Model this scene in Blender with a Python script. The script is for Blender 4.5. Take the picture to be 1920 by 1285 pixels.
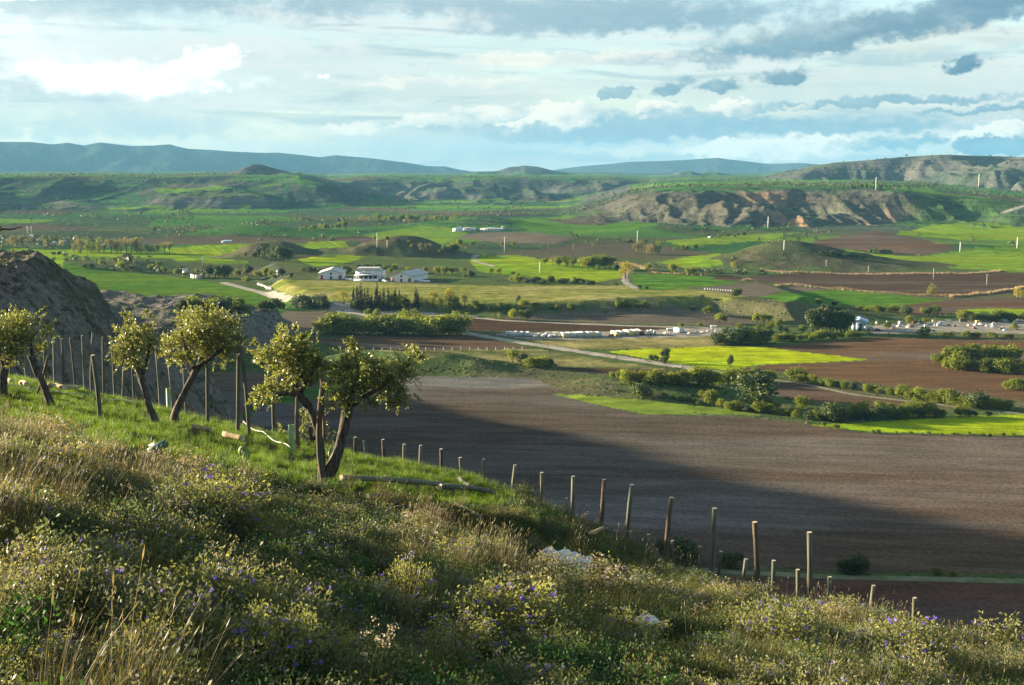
import bpy, bmesh, math, random, time
import numpy as np
from mathutils import Vector, Matrix, Quaternion
T0 = time.time()
for o in list(bpy.data.objects):
    bpy.data.objects.remove(o)
R = math.radians
sc = bpy.context.scene
col = sc.collection

# ------------------------------------------------------------------ camera
F = 2318.0                      # focal length in pixels of a 1920 px wide frame
W0, H0 = 1920.0, 1285.0
PITCH = math.atan((H0 / 2 - 318.0) / F)
EYE = 64.0                      # eye height above the valley floor (z = 0)
cam_data = bpy.data.cameras.new("camera")
cam_data.sensor_fit = 'HORIZONTAL'
cam_data.sensor_width = 36.0
cam_data.lens = 36.0 * F / W0
cam_data.clip_start = 0.1
cam_data.clip_end = 40000.0
cam = bpy.data.objects.new("camera", cam_data)
cam.location = (0, 0, EYE)
cam.rotation_euler = (math.pi / 2 - PITCH, 0, 0)
col.objects.link(cam)
sc.camera = cam

# ------------------------------------------------------------------ light
SUN_AZ = R(-70)                 # measured from the view direction (+Y), negative = left
SUN_EL = R(10.8)
EXPOSURE = 2.45
sd = Vector((math.sin(SUN_AZ) * math.cos(SUN_EL), math.cos(SUN_AZ) * math.cos(SUN_EL), math.sin(SUN_EL)))
sun_data = bpy.data.lights.new("sun", 'SUN')
sun_data.energy = 5.0
sun_data.angle = R(1.4)
sun_data.color = (1.0, 0.85, 0.60)
sun = bpy.data.objects.new("sun", sun_data)
sun.rotation_euler = (-sd).to_track_quat('-Z', 'Y').to_euler()
sun.location = (-60, 20, 120)
col.objects.link(sun)

sc.view_settings.view_transform = 'Standard'
sc.view_settings.look = 'None'
sc.view_settings.exposure = EXPOSURE
sc.view_settings.gamma = 1.0
sc.view_settings.use_curve_mapping = False
sc.render.engine = 'CYCLES'
cy = sc.cycles
cy.use_denoising = True
cy.denoiser = 'OPENIMAGEDENOISE'
cy.denoising_input_passes = 'RGB_ALBEDO_NORMAL'
cy.max_bounces = 6
cy.diffuse_bounces = 2
cy.glossy_bounces = 1
cy.transmission_bounces = 3
cy.transparent_max_bounces = 6
cy.volume_bounces = 0
cy.sample_clamp_indirect = 3.0
cy.use_adaptive_sampling = False

# ------------------------------------------------------------------ node helpers
class NT:
    """small helper to write node trees"""
    def __init__(s, tree):
        s.t = tree
        tree.nodes.clear()
    def n(s, kind, **kw):
        nd = s.t.nodes.new(kind)
        for k, v in kw.items():
            setattr(nd, k, v)
        return nd
    def link(s, a, b):
        s.t.links.new(a, b)
    def _set(s, sock, v):
        if hasattr(v, 'is_output') or isinstance(v, bpy.types.NodeSocket):
            s.t.links.new(v, sock)
        elif v is not None:
            sock.default_value = v
    def math(s, op, a, b=None, c=None, clamp=False):
        nd = s.n('ShaderNodeMath', operation=op, use_clamp=clamp)
        s._set(nd.inputs[0], a)
        if b is not None: s._set(nd.inputs[1], b)
        if c is not None: s._set(nd.inputs[2], c)
        return nd.outputs[0]
    def vmath(s, op, a, b=None):
        nd = s.n('ShaderNodeVectorMath', operation=op)
        s._set(nd.inputs[0], a)
        if b is not None: s._set(nd.inputs[1], b)
        return nd.outputs['Value'] if op in ('LENGTH', 'DOT_PRODUCT') else nd.outputs[0]
    def comb(s, x, y, z=0.0):
        nd = s.n('ShaderNodeCombineXYZ')
        s._set(nd.inputs[0], x); s._set(nd.inputs[1], y); s._set(nd.inputs[2], z)
        return nd.outputs[0]
    def sep(s, v):
        nd = s.n('ShaderNodeSeparateXYZ'); s._set(nd.inputs[0], v)
        return nd.outputs
    def noise(s, vec, scale=1.0, detail=4.0, rough=0.55, dist=0.0):
        nd = s.n('ShaderNodeTexNoise')
        s._set(nd.inputs['Vector'], vec)
        nd.inputs['Scale'].default_value = scale
        nd.inputs['Detail'].default_value = detail
        nd.inputs['Roughness'].default_value = rough
        nd.inputs['Distortion'].default_value = dist
        return nd.outputs[0]
    def ramp(s, v, lo, hi, a=0.0, b=1.0):
        nd = s.n('ShaderNodeMapRange', interpolation_type='SMOOTHSTEP')
        s._set(nd.inputs[0], v)
        nd.inputs[1].default_value = lo; nd.inputs[2].default_value = hi
        nd.inputs[3].default_value = a; nd.inputs[4].default_value = b
        return nd.outputs[0]
    def mix(s, f, a, b, mode='MIX'):
        nd = s.n('ShaderNodeMix', data_type='RGBA', blend_type=mode)
        s._set(nd.inputs[0], f)
        for sock, v in ((nd.inputs[6], a), (nd.inputs[7], b)):
            if isinstance(v, (tuple, list)) and len(v) == 3:
                v = (*v, 1.0)
            s._set(sock, v)
        return nd.outputs[2]
    def attr(s, name, kind='GEOMETRY', out='Color'):
        nd = s.n('ShaderNodeAttribute', attribute_name=name, attribute_type=kind)
        return nd.outputs[out]

# ------------------------------------------------------------------ world: Nishita sky + procedural clouds
world = bpy.data.worlds.new("World")
sc.world = world
world.use_nodes = True
wn = NT(world.node_tree)
sky = wn.n('ShaderNodeTexSky')
sky.sky_type = 'NISHITA'
sky.sun_disc = False
sky.sun_elevation = SUN_EL
sky.sun_rotation = SUN_AZ
sky.air_density = 1.0
sky.dust_density = 1.0
sky.ozone_density = 2.0
SKY_STRENGTH = 0.08
SB = 1.0 / (2 ** EXPOSURE)      # a cloud radiance of 1.0 * SB shows as full white

gen = wn.n('ShaderNodeTexCoord').outputs['Generated']
dx, dy, dz = wn.sep(gen)[:3]
az = wn.math('ARCTAN2', dx, dy)
el = wn.math('ARCSINE', dz)
U = wn.math('MULTIPLY', az, F / 100.0)          # sky directions in hundredths of a radian-ish unit
V = wn.math('MULTIPLY', el, F / 100.0)
base = wn.mix(1.0, sky.outputs[0], (SKY_STRENGTH * 0.98, SKY_STRENGTH * 0.97, SKY_STRENGTH * 0.93), 'MULTIPLY')
shear = wn.math('MULTIPLY_ADD', U, 0.03, V)
# broad veil
n1 = wn.noise(wn.comb(wn.math('MULTIPLY', U, 0.10), wn.math('MULTIPLY', shear, 0.55), 3.1), 1.0, 5.0, 0.55, 0.4)
veil = wn.ramp(n1, 0.30, 0.62)
# thin streaks
n2 = wn.noise(wn.comb(wn.math('MULTIPLY', U, 0.20), wn.math('MULTIPLY', shear, 1.9), 7.7), 1.0, 6.0, 0.6, 0.6)
streak = wn.ramp(n2, 0.44, 0.64)
# fine billow noise shared by all the heaped clouds
nb = wn.noise(wn.comb(wn.math('MULTIPLY', U, 0.9), wn.math('MULTIPLY', V, 1.5), 1.3), 1.0, 7.0, 0.62, 0.3)
nb2 = wn.noise(wn.comb(wn.math('MULTIPLY', U, 2.2), wn.math('MULTIPLY', V, 3.6), 5.3), 1.0, 6.0, 0.6, 0.2)

def C(r, g, b):   # sRGB display colour -> radiance in the scene
    f = lambda c: ((c / 255.0 + 0.055) / 1.055) ** 2.4 if c > 10 else c / 255.0 / 12.92
    return (f(r) * SB, f(g) * SB, f(b) * SB)

thick = wn.math('DIVIDE', 0.30, wn.math('ADD', wn.math('MAXIMUM', dz, 0.0), 0.26))      # a thin layer looks denser towards the horizon; thinned overhead to darken the fill
cur = wn.mix(wn.math('MULTIPLY', wn.math('MULTIPLY_ADD', veil, 0.55, 0.36), thick), base, C(206, 220, 220))
cur = wn.mix(wn.math('MULTIPLY', wn.math('MULTIPLY', streak, 0.85), thick), cur, C(238, 244, 240))
n3 = wn.noise(wn.comb(wn.math('MULTIPLY', U, 0.28), wn.math('MULTIPLY', shear, 3.2), 12.4), 1.0, 6.0, 0.62, 0.8)
cur = wn.mix(wn.math('MULTIPLY', wn.ramp(n3, 0.50, 0.66), wn.math('MULTIPLY', thick, 0.6)), cur, C(150, 186, 202))
cur = wn.mix(wn.math('MULTIPLY', wn.ramp(n3, 0.44, 0.32), wn.math('MULTIPLY', thick, 0.65)), cur, C(250, 249, 240))
open_sky = cur
warp = wn.n('ShaderNodeTexNoise'); wn.link(wn.comb(wn.math('MULTIPLY', U, 2.6), wn.math('MULTIPLY', V, 3.6), 9.0), warp.inputs['Vector'])
warp.inputs['Scale'].default_value = 1.0; warp.inputs['Detail'].default_value = 6.0; warp.inputs['Roughness'].default_value = 0.62
wx, wy, wz = wn.sep(warp.outputs[1])[:3]
UW = wn.math('ADD', U, wn.math('MULTIPLY', wn.math('SUBTRACT', wx, 0.5), 1.1))
VW = wn.math('ADD', V, wn.math('MULTIPLY', wn.math('SUBTRACT', wy, 0.5), 0.55))

blob_tree = bpy.data.node_groups.new("cloud_blob", 'ShaderNodeTree')
itf = blob_tree.interface
for nm, st in (("Base", 'NodeSocketColor'), ("U", 'NodeSocketFloat'), ("V", 'NodeSocketFloat'), ("N", 'NodeSocketFloat'),
               ("N2", 'NodeSocketFloat'), ("U0", 'NodeSocketFloat'), ("V0", 'NodeSocketFloat'), ("A", 'NodeSocketFloat'), ("B", 'NodeSocketFloat'),
               ("Rot", 'NodeSocketFloat'), ("Rough", 'NodeSocketFloat'), ("Soft", 'NodeSocketFloat'), ("Alpha", 'NodeSocketFloat'),
               ("Lit", 'NodeSocketColor'), ("Dark", 'NodeSocketColor'), ("Bias", 'NodeSocketFloat')):
    itf.new_socket(nm, in_out='INPUT', socket_type=st)
itf.new_socket("Color", in_out='OUTPUT', socket_type='NodeSocketColor')
bt = NT(blob_tree)
gi = bt.n('NodeGroupInput').outputs
go = bt.n('NodeGroupOutput')
du = bt.math('SUBTRACT', gi["U"], gi["U0"]); dv = bt.math('SUBTRACT', gi["V"], gi["V0"])
dv = bt.math('SUBTRACT', dv, bt.math('MULTIPLY', du, gi["Rot"]))
eu = bt.math('DIVIDE', du, gi["A"]); ev = bt.math('DIVIDE', dv, gi["B"])
# flat base: squash the lower half
evl = bt.math('MULTIPLY', bt.math('MINIMUM', ev, 0.0), 1.5)
ev2 = bt.math('ADD', bt.math('MAXIMUM', ev, 0.0), evl)
r2 = bt.math('ADD', bt.math('MULTIPLY', eu, eu), bt.math('MULTIPLY', ev2, ev2))
nn = bt.math('ADD', bt.math('MULTIPLY', bt.math('SUBTRACT', gi["N"], 0.5), 1.0), bt.math('MULTIPLY', bt.math('SUBTRACT', gi["N2"], 0.5), 0.6))
m = bt.math('ADD', bt.math('SUBTRACT', 1.0, r2), bt.math('MULTIPLY', nn, gi["Rough"]))
mr = bt.n('ShaderNodeMapRange', interpolation_type='SMOOTHSTEP')
bt.link(m, mr.inputs[0]); mr.inputs[1].default_value = 0.0; bt.link(gi["Soft"], mr.inputs[2])
mask = bt.math('MULTIPLY', mr.outputs[0], gi["Alpha"])
lf = bt.math('ADD', bt.math('MULTIPLY', ev, 0.55), bt.math('MULTIPLY', eu, -0.35))
lf = bt.math('ADD', lf, bt.math('MULTIPLY', nn, 2.2))
lf = bt.math('ADD', lf, gi["Bias"])
lit = bt.ramp(lf, -0.35, 0.75)
bt.link(bt.mix(mask, gi["Base"], bt.mix(lit, gi["Dark"], gi["Lit"])), go.inputs[0])

def blob(u, v, a, b, lit, dark, rot=0.0, rough=1.6, soft=0.5, alpha=1.0, bias=0.0):
    global cur
    g = wn.n('ShaderNodeGroup'); g.node_tree = blob_tree
    vals = dict(U0=(u - 960) / 100.0, V0=(318 - v) / 100.0, A=a / 100.0, B=b / 100.0, Rot=rot, Rough=rough, Soft=soft, Alpha=alpha, Bias=bias)
    for k, x in vals.items(): g.inputs[k].default_value = x
    g.inputs["Lit"].default_value = (*lit, 1); g.inputs["Dark"].default_value = (*dark, 1)
    wn.link(cur, g.inputs["Base"]); wn.link(UW, g.inputs["U"]); wn.link(VW, g.inputs["V"])
    wn.link(nb, g.inputs["N"]); wn.link(nb2, g.inputs["N2"])
    cur = g.outputs[0]

WHT, CREAM, PALE = tuple(1.45 * q for q in C(252, 253, 248)), tuple(1.12 * q for q in C(250, 247, 232)), C(222, 234, 232)
BLU, GRB, DKB = C(150, 188, 204), C(128, 166, 186), C(98, 142, 168)
# broad dark decks and bright glow
blob(80, 30, 700, 60, C(176, 206, 214), C(160, 196, 210), -0.02, 2.0, 1.2, 0.7)
blob(700, 20, 700, 45, C(170, 200, 210), C(150, 186, 202), 0.0, 2.2, 1.2, 0.8)
blob(1180, 45, 420, 52, C(168, 198, 210), C(138, 174, 194), 0.02, 2.0, 1.0, 0.9)
blob(60, 180, 820, 170, C(236, 246, 246), C(208, 230, 234), 0.0, 1.5, 1.4, 0.85)
blob(40, 150, 470, 105, tuple(1.25 * q for q in C(252, 253, 248)), C(246, 250, 247), 0.02, 2.0, 2.4, 1.0, 0.7)
blob(300, 165, 330, 40, WHT, C(236, 246, 246), 0.0, 2.4, 1.2, 0.8, 0.5)
blob(500, 110, 420, 26, C(240, 246, 242), C(214, 230, 232), 0.01, 2.4, 1.0, 0.75, 0.3)
blob(620, 205, 420, 16, C(240, 246, 240), C(206, 226, 230), 0.0, 2.2, 1.0, 0.75, 0.3)
blob(-30, 30, 200, 22, WHT, C(235, 244, 244), 0.04, 1.6, 0.9, 1.0, 0.5)
blob(0, 62, 90, 22, WHT, C(235, 244, 244), 0.04, 1.6, 0.9, 1.0, 0.5)
blob(950, 285, 700, 60, C(192, 214, 216), C(176, 205, 211), 0.0, 1.2, 1.2, 0.75)
blob(120, 245, 560, 40, C(196, 224, 226), C(180, 212, 220), 0.0, 1.2, 1.2, 0.7)
# upper right deck
blob(1640, 75, 430, 46, C(176, 202, 210), C(116, 154, 176), 0.13, 1.9, 0.8, 0.95, -0.2)
blob(1880, 22, 300, 34, C(150, 182, 198), C(118, 156, 178), 0.10, 1.9, 0.9, 0.9, -0.2)
blob(1330, 112, 260, 14, C(150, 186, 198), C(132, 172, 190), 0.06, 1.6, 0.8, 0.9)
blob(1820, 95, 330, 30, C(236, 240, 226), C(206, 224, 224), 0.10, 1.5, 0.9, 0.55, 0.4)
blob(1560, 175, 520, 45, C(228, 240, 230), C(206, 228, 226), 0.02, 1.2, 1.2, 0.7, 0.3)
blob(1050, 120, 330, 22, CREAM, PALE, 0.02, 1.8, 0.9, 0.75, 0.3)
blob(860, 160, 260, 16, CREAM, PALE, 0.01, 1.8, 0.9, 0.7, 0.3)
# streaks lower right
blob(1620, 200, 330, 12, C(160, 194, 206), C(134, 174, 192), 0.02, 1.4, 0.8, 0.9)
blob(1790, 215, 140, 7, C(150, 186, 200), C(128, 168, 188), 0.05, 1.2, 0.8, 0.9)
blob(1500, 240, 330, 26, C(190, 214, 218), C(140, 180, 198), 0.0, 1.7, 0.8, 0.9, -0.1)
# heaped cloud bank in the middle
blob(1210, 240, 330, 38, C(176, 206, 214), C(146, 186, 204), 0.0, 1.5, 0.8, 0.95)
blob(1040, 226, 112, 36, CREAM, C(180, 208, 216), 0.06, 1.9, 0.4, 1.0, 0.45)
blob(880, 224, 130, 26, CREAM, C(186, 214, 218), 0.08, 1.8, 0.5, 0.9, 0.2)
blob(700, 244, 100, 14, CREAM, C(196, 220, 222), 0.06, 1.8, 0.5, 0.9, 0.2)
blob(1240, 212, 80, 15, CREAM, C(166, 198, 208), 0.0, 2.0, 0.35, 0.95, 0.2)
blob(1380, 207, 72, 17, CREAM, C(170, 200, 210), 0.0, 2.0, 0.35, 0.95, 0.2)
blob(1490, 206, 26, 10, C(246, 242, 226), C(176, 206, 212), 0.2, 2.0, 0.4, 0.9, 0.2)
blob(1150, 255, 300, 22, C(168, 198, 208), C(148, 184, 200), 0.0, 1.5, 0.7, 0.9)
blob(1260, 285, 260, 13, C(240, 238, 220), C(196, 218, 220), 0.0, 1.9, 0.6, 0.9, 0.3)
blob(1500, 282, 270, 26, CREAM, C(190, 212, 214), 0.02, 1.8, 0.45, 0.95, 0.3)
blob(1640, 272, 120, 17, C(226, 230, 218), C(126, 168, 190), 0.05, 1.8, 0.4, 0.9, 0.0)
blob(1850, 256, 140, 28, CREAM, C(166, 196, 206), 0.10, 1.8, 0.4, 0.95, 0.3)
blob(1785, 280, 52, 24, C(126, 166, 188), C(92, 138, 166), 0.0, 1.7, 0.35, 0.95)
blob(1870, 282, 110, 22, C(130, 168, 188), C(98, 144, 170), 0.0, 1.7, 0.4, 0.95)
# small separate clouds
blob(425, 134, 66, 34, WHT, C(232, 244, 242), 0.0, 2.6, 0.85, 1.0, 0.7)
blob(432, 172, 38, 20, WHT, C(226, 240, 240), 0.0, 2.8, 0.9, 0.9, 0.6)
blob(315, 160, 32, 14, WHT, C(232, 244, 242), 0.0, 2.8, 0.9, 0.9, 0.6)
blob(614, 155, 14, 6, WHT, PALE, 0.0, 1.8, 0.4, 0.8, 0.4)
blob(1448, 155, 56, 24, C(150, 182, 198), C(112, 152, 174), 0.05, 2.6, 0.85, 0.95, -0.1)
blob(1340, 170, 46, 17, C(158, 188, 200), C(120, 160, 180), -0.05, 2.6, 0.85, 0.95, -0.1)
blob(1248, 172, 46, 20, C(164, 194, 204), C(130, 168, 186), 0.3, 2.6, 0.85, 0.95, -0.1)
blob(1145, 180, 34, 18, C(176, 204, 212), C(146, 184, 200), 0.0, 1.7, 0.4, 0.9)
blob(1755, 142, 38, 18, C(118, 158, 180), C(86, 132, 160), 0.15, 2.6, 0.85, 0.95, -0.1)
blob(1890, 138, 46, 15, C(120, 160, 180), C(90, 136, 162), 0.3, 2.6, 0.85, 0.95, -0.1)
blob(1925, 185, 16, 7, C(130, 168, 188), C(104, 148, 172), 0.2, 1.8, 0.4, 0.9)
bg = wn.n('ShaderNodeBackground'); wn.link(cur, bg.inputs[0])
bg2 = wn.n('ShaderNodeBackground'); wn.link(open_sky, bg2.inputs[0])
# the heaped clouds stand low over this horizon only: skip their nodes where none can be
band = wn.math('MULTIPLY', wn.math('LESS_THAN', wn.math('ABSOLUTE', U), 14.0), wn.math('LESS_THAN', wn.math('ABSOLUTE', wn.math('SUBTRACT', V, 1.9)), 2.3))
ms = wn.n('ShaderNodeMixShader')
wn.link(band, ms.inputs[0]); wn.link(bg2.outputs[0], ms.inputs[1]); wn.link(bg.outputs[0], ms.inputs[2])
wo = wn.n('ShaderNodeOutputWorld')
wn.link(ms.outputs[0], wo.inputs[0])
world.cycles.sampling_method = 'MANUAL'
world.cycles.sample_map_resolution = 512

# ------------------------------------------------------------------ noise in numpy
def _hash(ix, iy, seed):
    h = (ix.astype(np.int64) * 374761393 + iy.astype(np.int64) * 668265263 + seed * 974711) & 0xFFFFFFFF
    h = ((h ^ (h >> 13)) * 1274126177) & 0xFFFFFFFF
    h = h ^ (h >> 16)
    return (h & 0xFFFFFF) / float(0xFFFFFF)
def vnoise(x, y, seed=0):
    x = np.asarray(x, float); y = np.asarray(y, float)
    ix = np.floor(x); iy = np.floor(y)
    fx = x - ix; fy = y - iy
    fx = fx * fx * fx * (fx * (fx * 6 - 15) + 10); fy = fy * fy * fy * (fy * (fy * 6 - 15) + 10)
    a = _hash(ix, iy, seed); b = _hash(ix + 1, iy, seed); c = _hash(ix, iy + 1, seed); d = _hash(ix + 1, iy + 1, seed)
    return (a + (b - a) * fx) * (1 - fy) + (c + (d - c) * fx) * fy
def fbm(x, y, seed=0, octs=4, gain=0.5):
    s = 0; amp = 1; tot = 0
    for i in range(octs):
        s = s + amp * (vnoise(x * 2 ** i + 13.7 * i, y * 2 ** i - 7.1 * i, seed + i) * 2 - 1); tot += amp; amp *= gain
    return s / tot
def ridged(x, y, seed=0, octs=4):
    s = 0; amp = 1; tot = 0
    for i in range(octs):
        n = 1 - np.abs(vnoise(x * 2 ** i + 3.3 * i, y * 2 ** i + 9.1 * i, seed + i) * 2 - 1)
        s = s + amp * n * n; tot += amp; amp *= 0.5
    return s / tot
def sstep(a, b, x):
    t = np.clip((x - a) / (b - a), 0, 1)
    return t * t * (3 - 2 * t)
def smin(a, b, k):
    h = np.clip(0.5 + 0.5 * (b - a) / k, 0, 1)
    return b + (a - b) * h - k * h * (1 - h)
def smax(a, b, k):
    return -smin(-a, -b, k)

# ------------------------------------------------------------------ pixel <-> world
CP, SP = math.cos(PITCH), math.sin(PITCH)
def ray(u, v):
    """unit-free world direction seen at pixel u, v of the photograph"""
    a = (np.asarray(u, float) - W0 / 2) / F; b = (np.asarray(v, float) - H0 / 2) / F
    return a, CP - b * SP, -SP - b * CP            # x right, y ahead, z up
def flat(u, v, z=0.0):
    x, y, w = ray(u, v)
    t = (z - EYE) / w
    return x * t, y * t
def project(x, y, z):
    zz = np.asarray(z, float) - EYE
    fwd = y * CP - zz * SP; up = y * SP + zz * CP
    return W0 / 2 + F * x / fwd, H0 / 2 - F * up / fwd

def seg_dist(x, y, pts, closed=False):
    """distance to a polyline"""
    best = np.full(np.shape(x), 1e18)
    P = list(pts) + ([pts[0]] if closed else [])
    for (ax, ay), (bx, by) in zip(P[:-1], P[1:]):
        ex, ey = bx - ax, by - ay
        t = np.clip(((x - ax) * ex + (y - ay) * ey) / (ex * ex + ey * ey + 1e-9), 0, 1)
        best = np.minimum(best, (x - ax - t * ex) ** 2 + (y - ay - t * ey) ** 2)
    return np.sqrt(best)
def inside(x, y, pts):
    r = np.zeros(np.shape(x), bool)
    n = len(pts)
    for i in range(n):
        x1, y1 = pts[i]; x2, y2 = pts[(i + 1) % n]
        c = ((y1 > y) != (y2 > y))
        with np.errstate(divide='ignore', invalid='ignore'):
            r ^= c & (x < (x2 - x1) * (y - y1) / (y2 - y1 + 1e-12) + x1)
    return r
def sdist(x, y, pts):
    return np.where(inside(x, y, pts), 1, -1) * seg_dist(x, y, pts, True)

# ------------------------------------------------------------------ the shape of the land
TOE = [(400, 60), (200, 120), (90, 138), (40, 150), (0, 165), (-35, 215), (-58, 280), (-70, 314), (-84, 345), (-106, 392),
       (-92, 420), (-78, 450), (-86, 485), (-112, 520), (-170, 545), (-300, 520), (-600, 420), (-900, 200), (-900, -900), (400, -900)]
CREST = [(-60, 16), (-20, 21.0), (-7.5, 20.0), (-5.0, 21.6), (-3.4, 22.6), (-2.2, 23.0), (0, 23.2), (2.2, 22.8), (4.6, 22.2), (9.0, 21.0), (30, 16)]
def near_plane(x, y):
    return EYE - 1.72 - np.where(x < 0, 0.262, 0.195) * x - 0.243 * y
def terrace_plane(x, y):
    return EYE - 2.32 - np.where(x < 0, 0.178, 0.44) * x - 0.187 * y
def interp_pts(pts, x):
    return np.interp(x, [p[0] for p in pts], [p[1] for p in pts])
def flatpoly(pts, z=0.0):
    return [tuple(float(c) for c in flat(u, v, z)) for u, v in pts]

MEADOW = flatpoly([(520, 574), (620, 583), (800, 592), (1000, 600), (1200, 596), (1330, 592), (1440, 604), (1500, 610), (1560, 580),
                   (1420, 535), (1150, 505), (880, 500), (600, 495), (480, 508)])
BUMPS = []   # (x, y, rx, ry, rot, height, power)
def bump(u, v, rx, ry, h, rot=0.0, p=1.0):
    x, y = flat(u, v); BUMPS.append((float(x), float(y), rx, ry, rot, h, p))
bump(512, 487, 31, 24, 13.5)                 # tree-topped knoll
bump(760, 484, 36, 30, 14.5, 0.1)            # bare dark knoll
bump(690, 490, 46, 30, 6.0)
bump(1470, 492, 42, 40, 12.5)                # dark knoll on the right
bump(1560, 497, 60, 40, 5.0)
bump(1570, 596, 22, 20, 3.6)                 # small brown rise
bump(1250, 592, 50, 22, 2.6)
bump(800, 686, 24, 9.0, 5.2, 0.0)            # eroded bank beside the ploughed field
bump(905, 696, 12, 5.0, 2.2, -0.3)
bump(690, 676, 18, 9, 3.6)
bump(560, 655, 30, 14, 3.5)
bump(1180, 735, 22, 7, 2.8, -0.25)           # bank with bushes
bump(1300, 742, 16, 6, 2.2, -0.2)
bump(1130, 722, 10, 5, 2.0, -0.2)
bump(480, 440, 70, 60, 9.0)                  # dark wooded rise
bump(1660, 445, 80, 40, 6.0, 0.1)
bump(1790, 470, 60, 30, 5.0)
bump(900, 424, 60, 60, 10.0)                 # stony rise behind the far farm
bump(1040, 455, 60, 40, 5.0)
bump(1240, 437, 60, 50, 7.0)
bump(180, 505, 70, 18, 4.5)
bump(330, 497, 80, 20, 5.0)
bump(560, 463, 120, 50, 4.0)
bump(1360, 462, 80, 30, 4.0)
bump(1750, 420, 130, 80, 9.0)

def uof(x, y):
    return W0 / 2 + F * x / np.maximum(y, 1.0) / CP
def ridge(x, y, crest, dc, dt, back='plateau', gul=0.35, seed=0, wl=130.0, fall=900.0):
    """crest: list of (pixel u, pixel v) of a skyline that stands dc metres away and has its foot at dt"""
    u = uof(x, y); d = np.hypot(x, y)
    us = [c[0] for c in crest]
    hc = np.interp(u, us, [EYE - (c[1] - 318.0) / F * dc for c in crest])
    edge = np.where((u < us[0]) | (u > us[-1]), 0.0, 1.0)
    wob = fbm(x / wl / 2.2, y / wl / 2.2, seed + 40, 3) * (dc - dt) * 0.55
    p = (d + wob - dt) / (dc - dt)
    prof = sstep(0, 1, p) * 0.55 + np.clip(p, 0, 1) * 0.45
    hc = np.maximum(hc, 0)
    lat = x + fbm(x / wl / 1.5, y / wl / 1.5, seed + 3, 3) * wl * 0.55
    g = 0.65 * ridged(lat / wl, d / wl / 4.0, seed, 4) + 0.35 * ridged(x / wl * 1.6, y / wl * 1.2, seed + 9, 3)
    h = hc * prof - gul * hc * (1 - g) * 4 * np.clip(p, 0, 1) * np.clip(1.08 - p, 0, 1)
    if back == 'fall':
        h = h * (1 - sstep(1.0, 1.0 + fall / (dc - dt), p))
    return np.where((p > 0) & (y > 200), h, 0) * edge

R1 = [(-900, 330), (-300, 332), (0, 331), (150, 330), (300, 333), (400, 330), (560, 331), (620, 345), (660, 372), (700, 395)]
R2 = [(540, 400), (580, 350), (620, 336), (700, 333), (860, 334), (1000, 334), (1140, 335), (1240, 342), (1300, 352), (1400, 356), (1500, 350), (1900, 345), (2600, 345)]
R3 = [(1040, 412), (1090, 402), (1135, 388), (1180, 368), (1230, 358), (1300, 353), (1420, 353), (1640, 351), (1700, 355), (1800, 366), (1920, 376), (2600, 385)]
R4 = [(1360, 360), (1420, 340), (1470, 326), (1520, 312), (1570, 305), (1620, 302), (1690, 296), (1760, 292), (1860, 294), (1940, 297), (2300, 300), (2600, 310)]
R5 = [(-1400, 262), (-700, 270), (-300, 264), (0, 268), (60, 268), (100, 272), (130, 269), (160, 274), (190, 269), (250, 275), (290, 274), (320, 271), (355, 279), (400, 281),
      (440, 284), (500, 286), (520, 285), (575, 290), (600, 293), (630, 289), (665, 293), (700, 297), (760, 304), (800, 311), (835, 312), (860, 318), (900, 324)]
R6 = [(1000, 326), (1050, 317), (1100, 311), (1140, 308), (1180, 304), (1250, 302), (1300, 300), (1345, 297), (1390, 302), (1440, 308), (1500, 306), (1540, 309), (1620, 311), (1800, 312), (2600, 310)]
K1 = [(330, 342), (400, 332), (430, 325), (455, 314), (475, 308), (492, 309), (515, 315), (545, 323), (590, 331), (640, 340)]
K2 = [(850, 330), (890, 322), (935, 319), (955, 313), (985, 309), (1010, 313), (1045, 321), (1090, 325), (1150, 330)]
K3 = [(1240, 332), (1262, 326), (1275, 321), (1300, 321), (1312, 326), (1322, 322), (1345, 323), (1380, 328), (1420, 333)]

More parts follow.
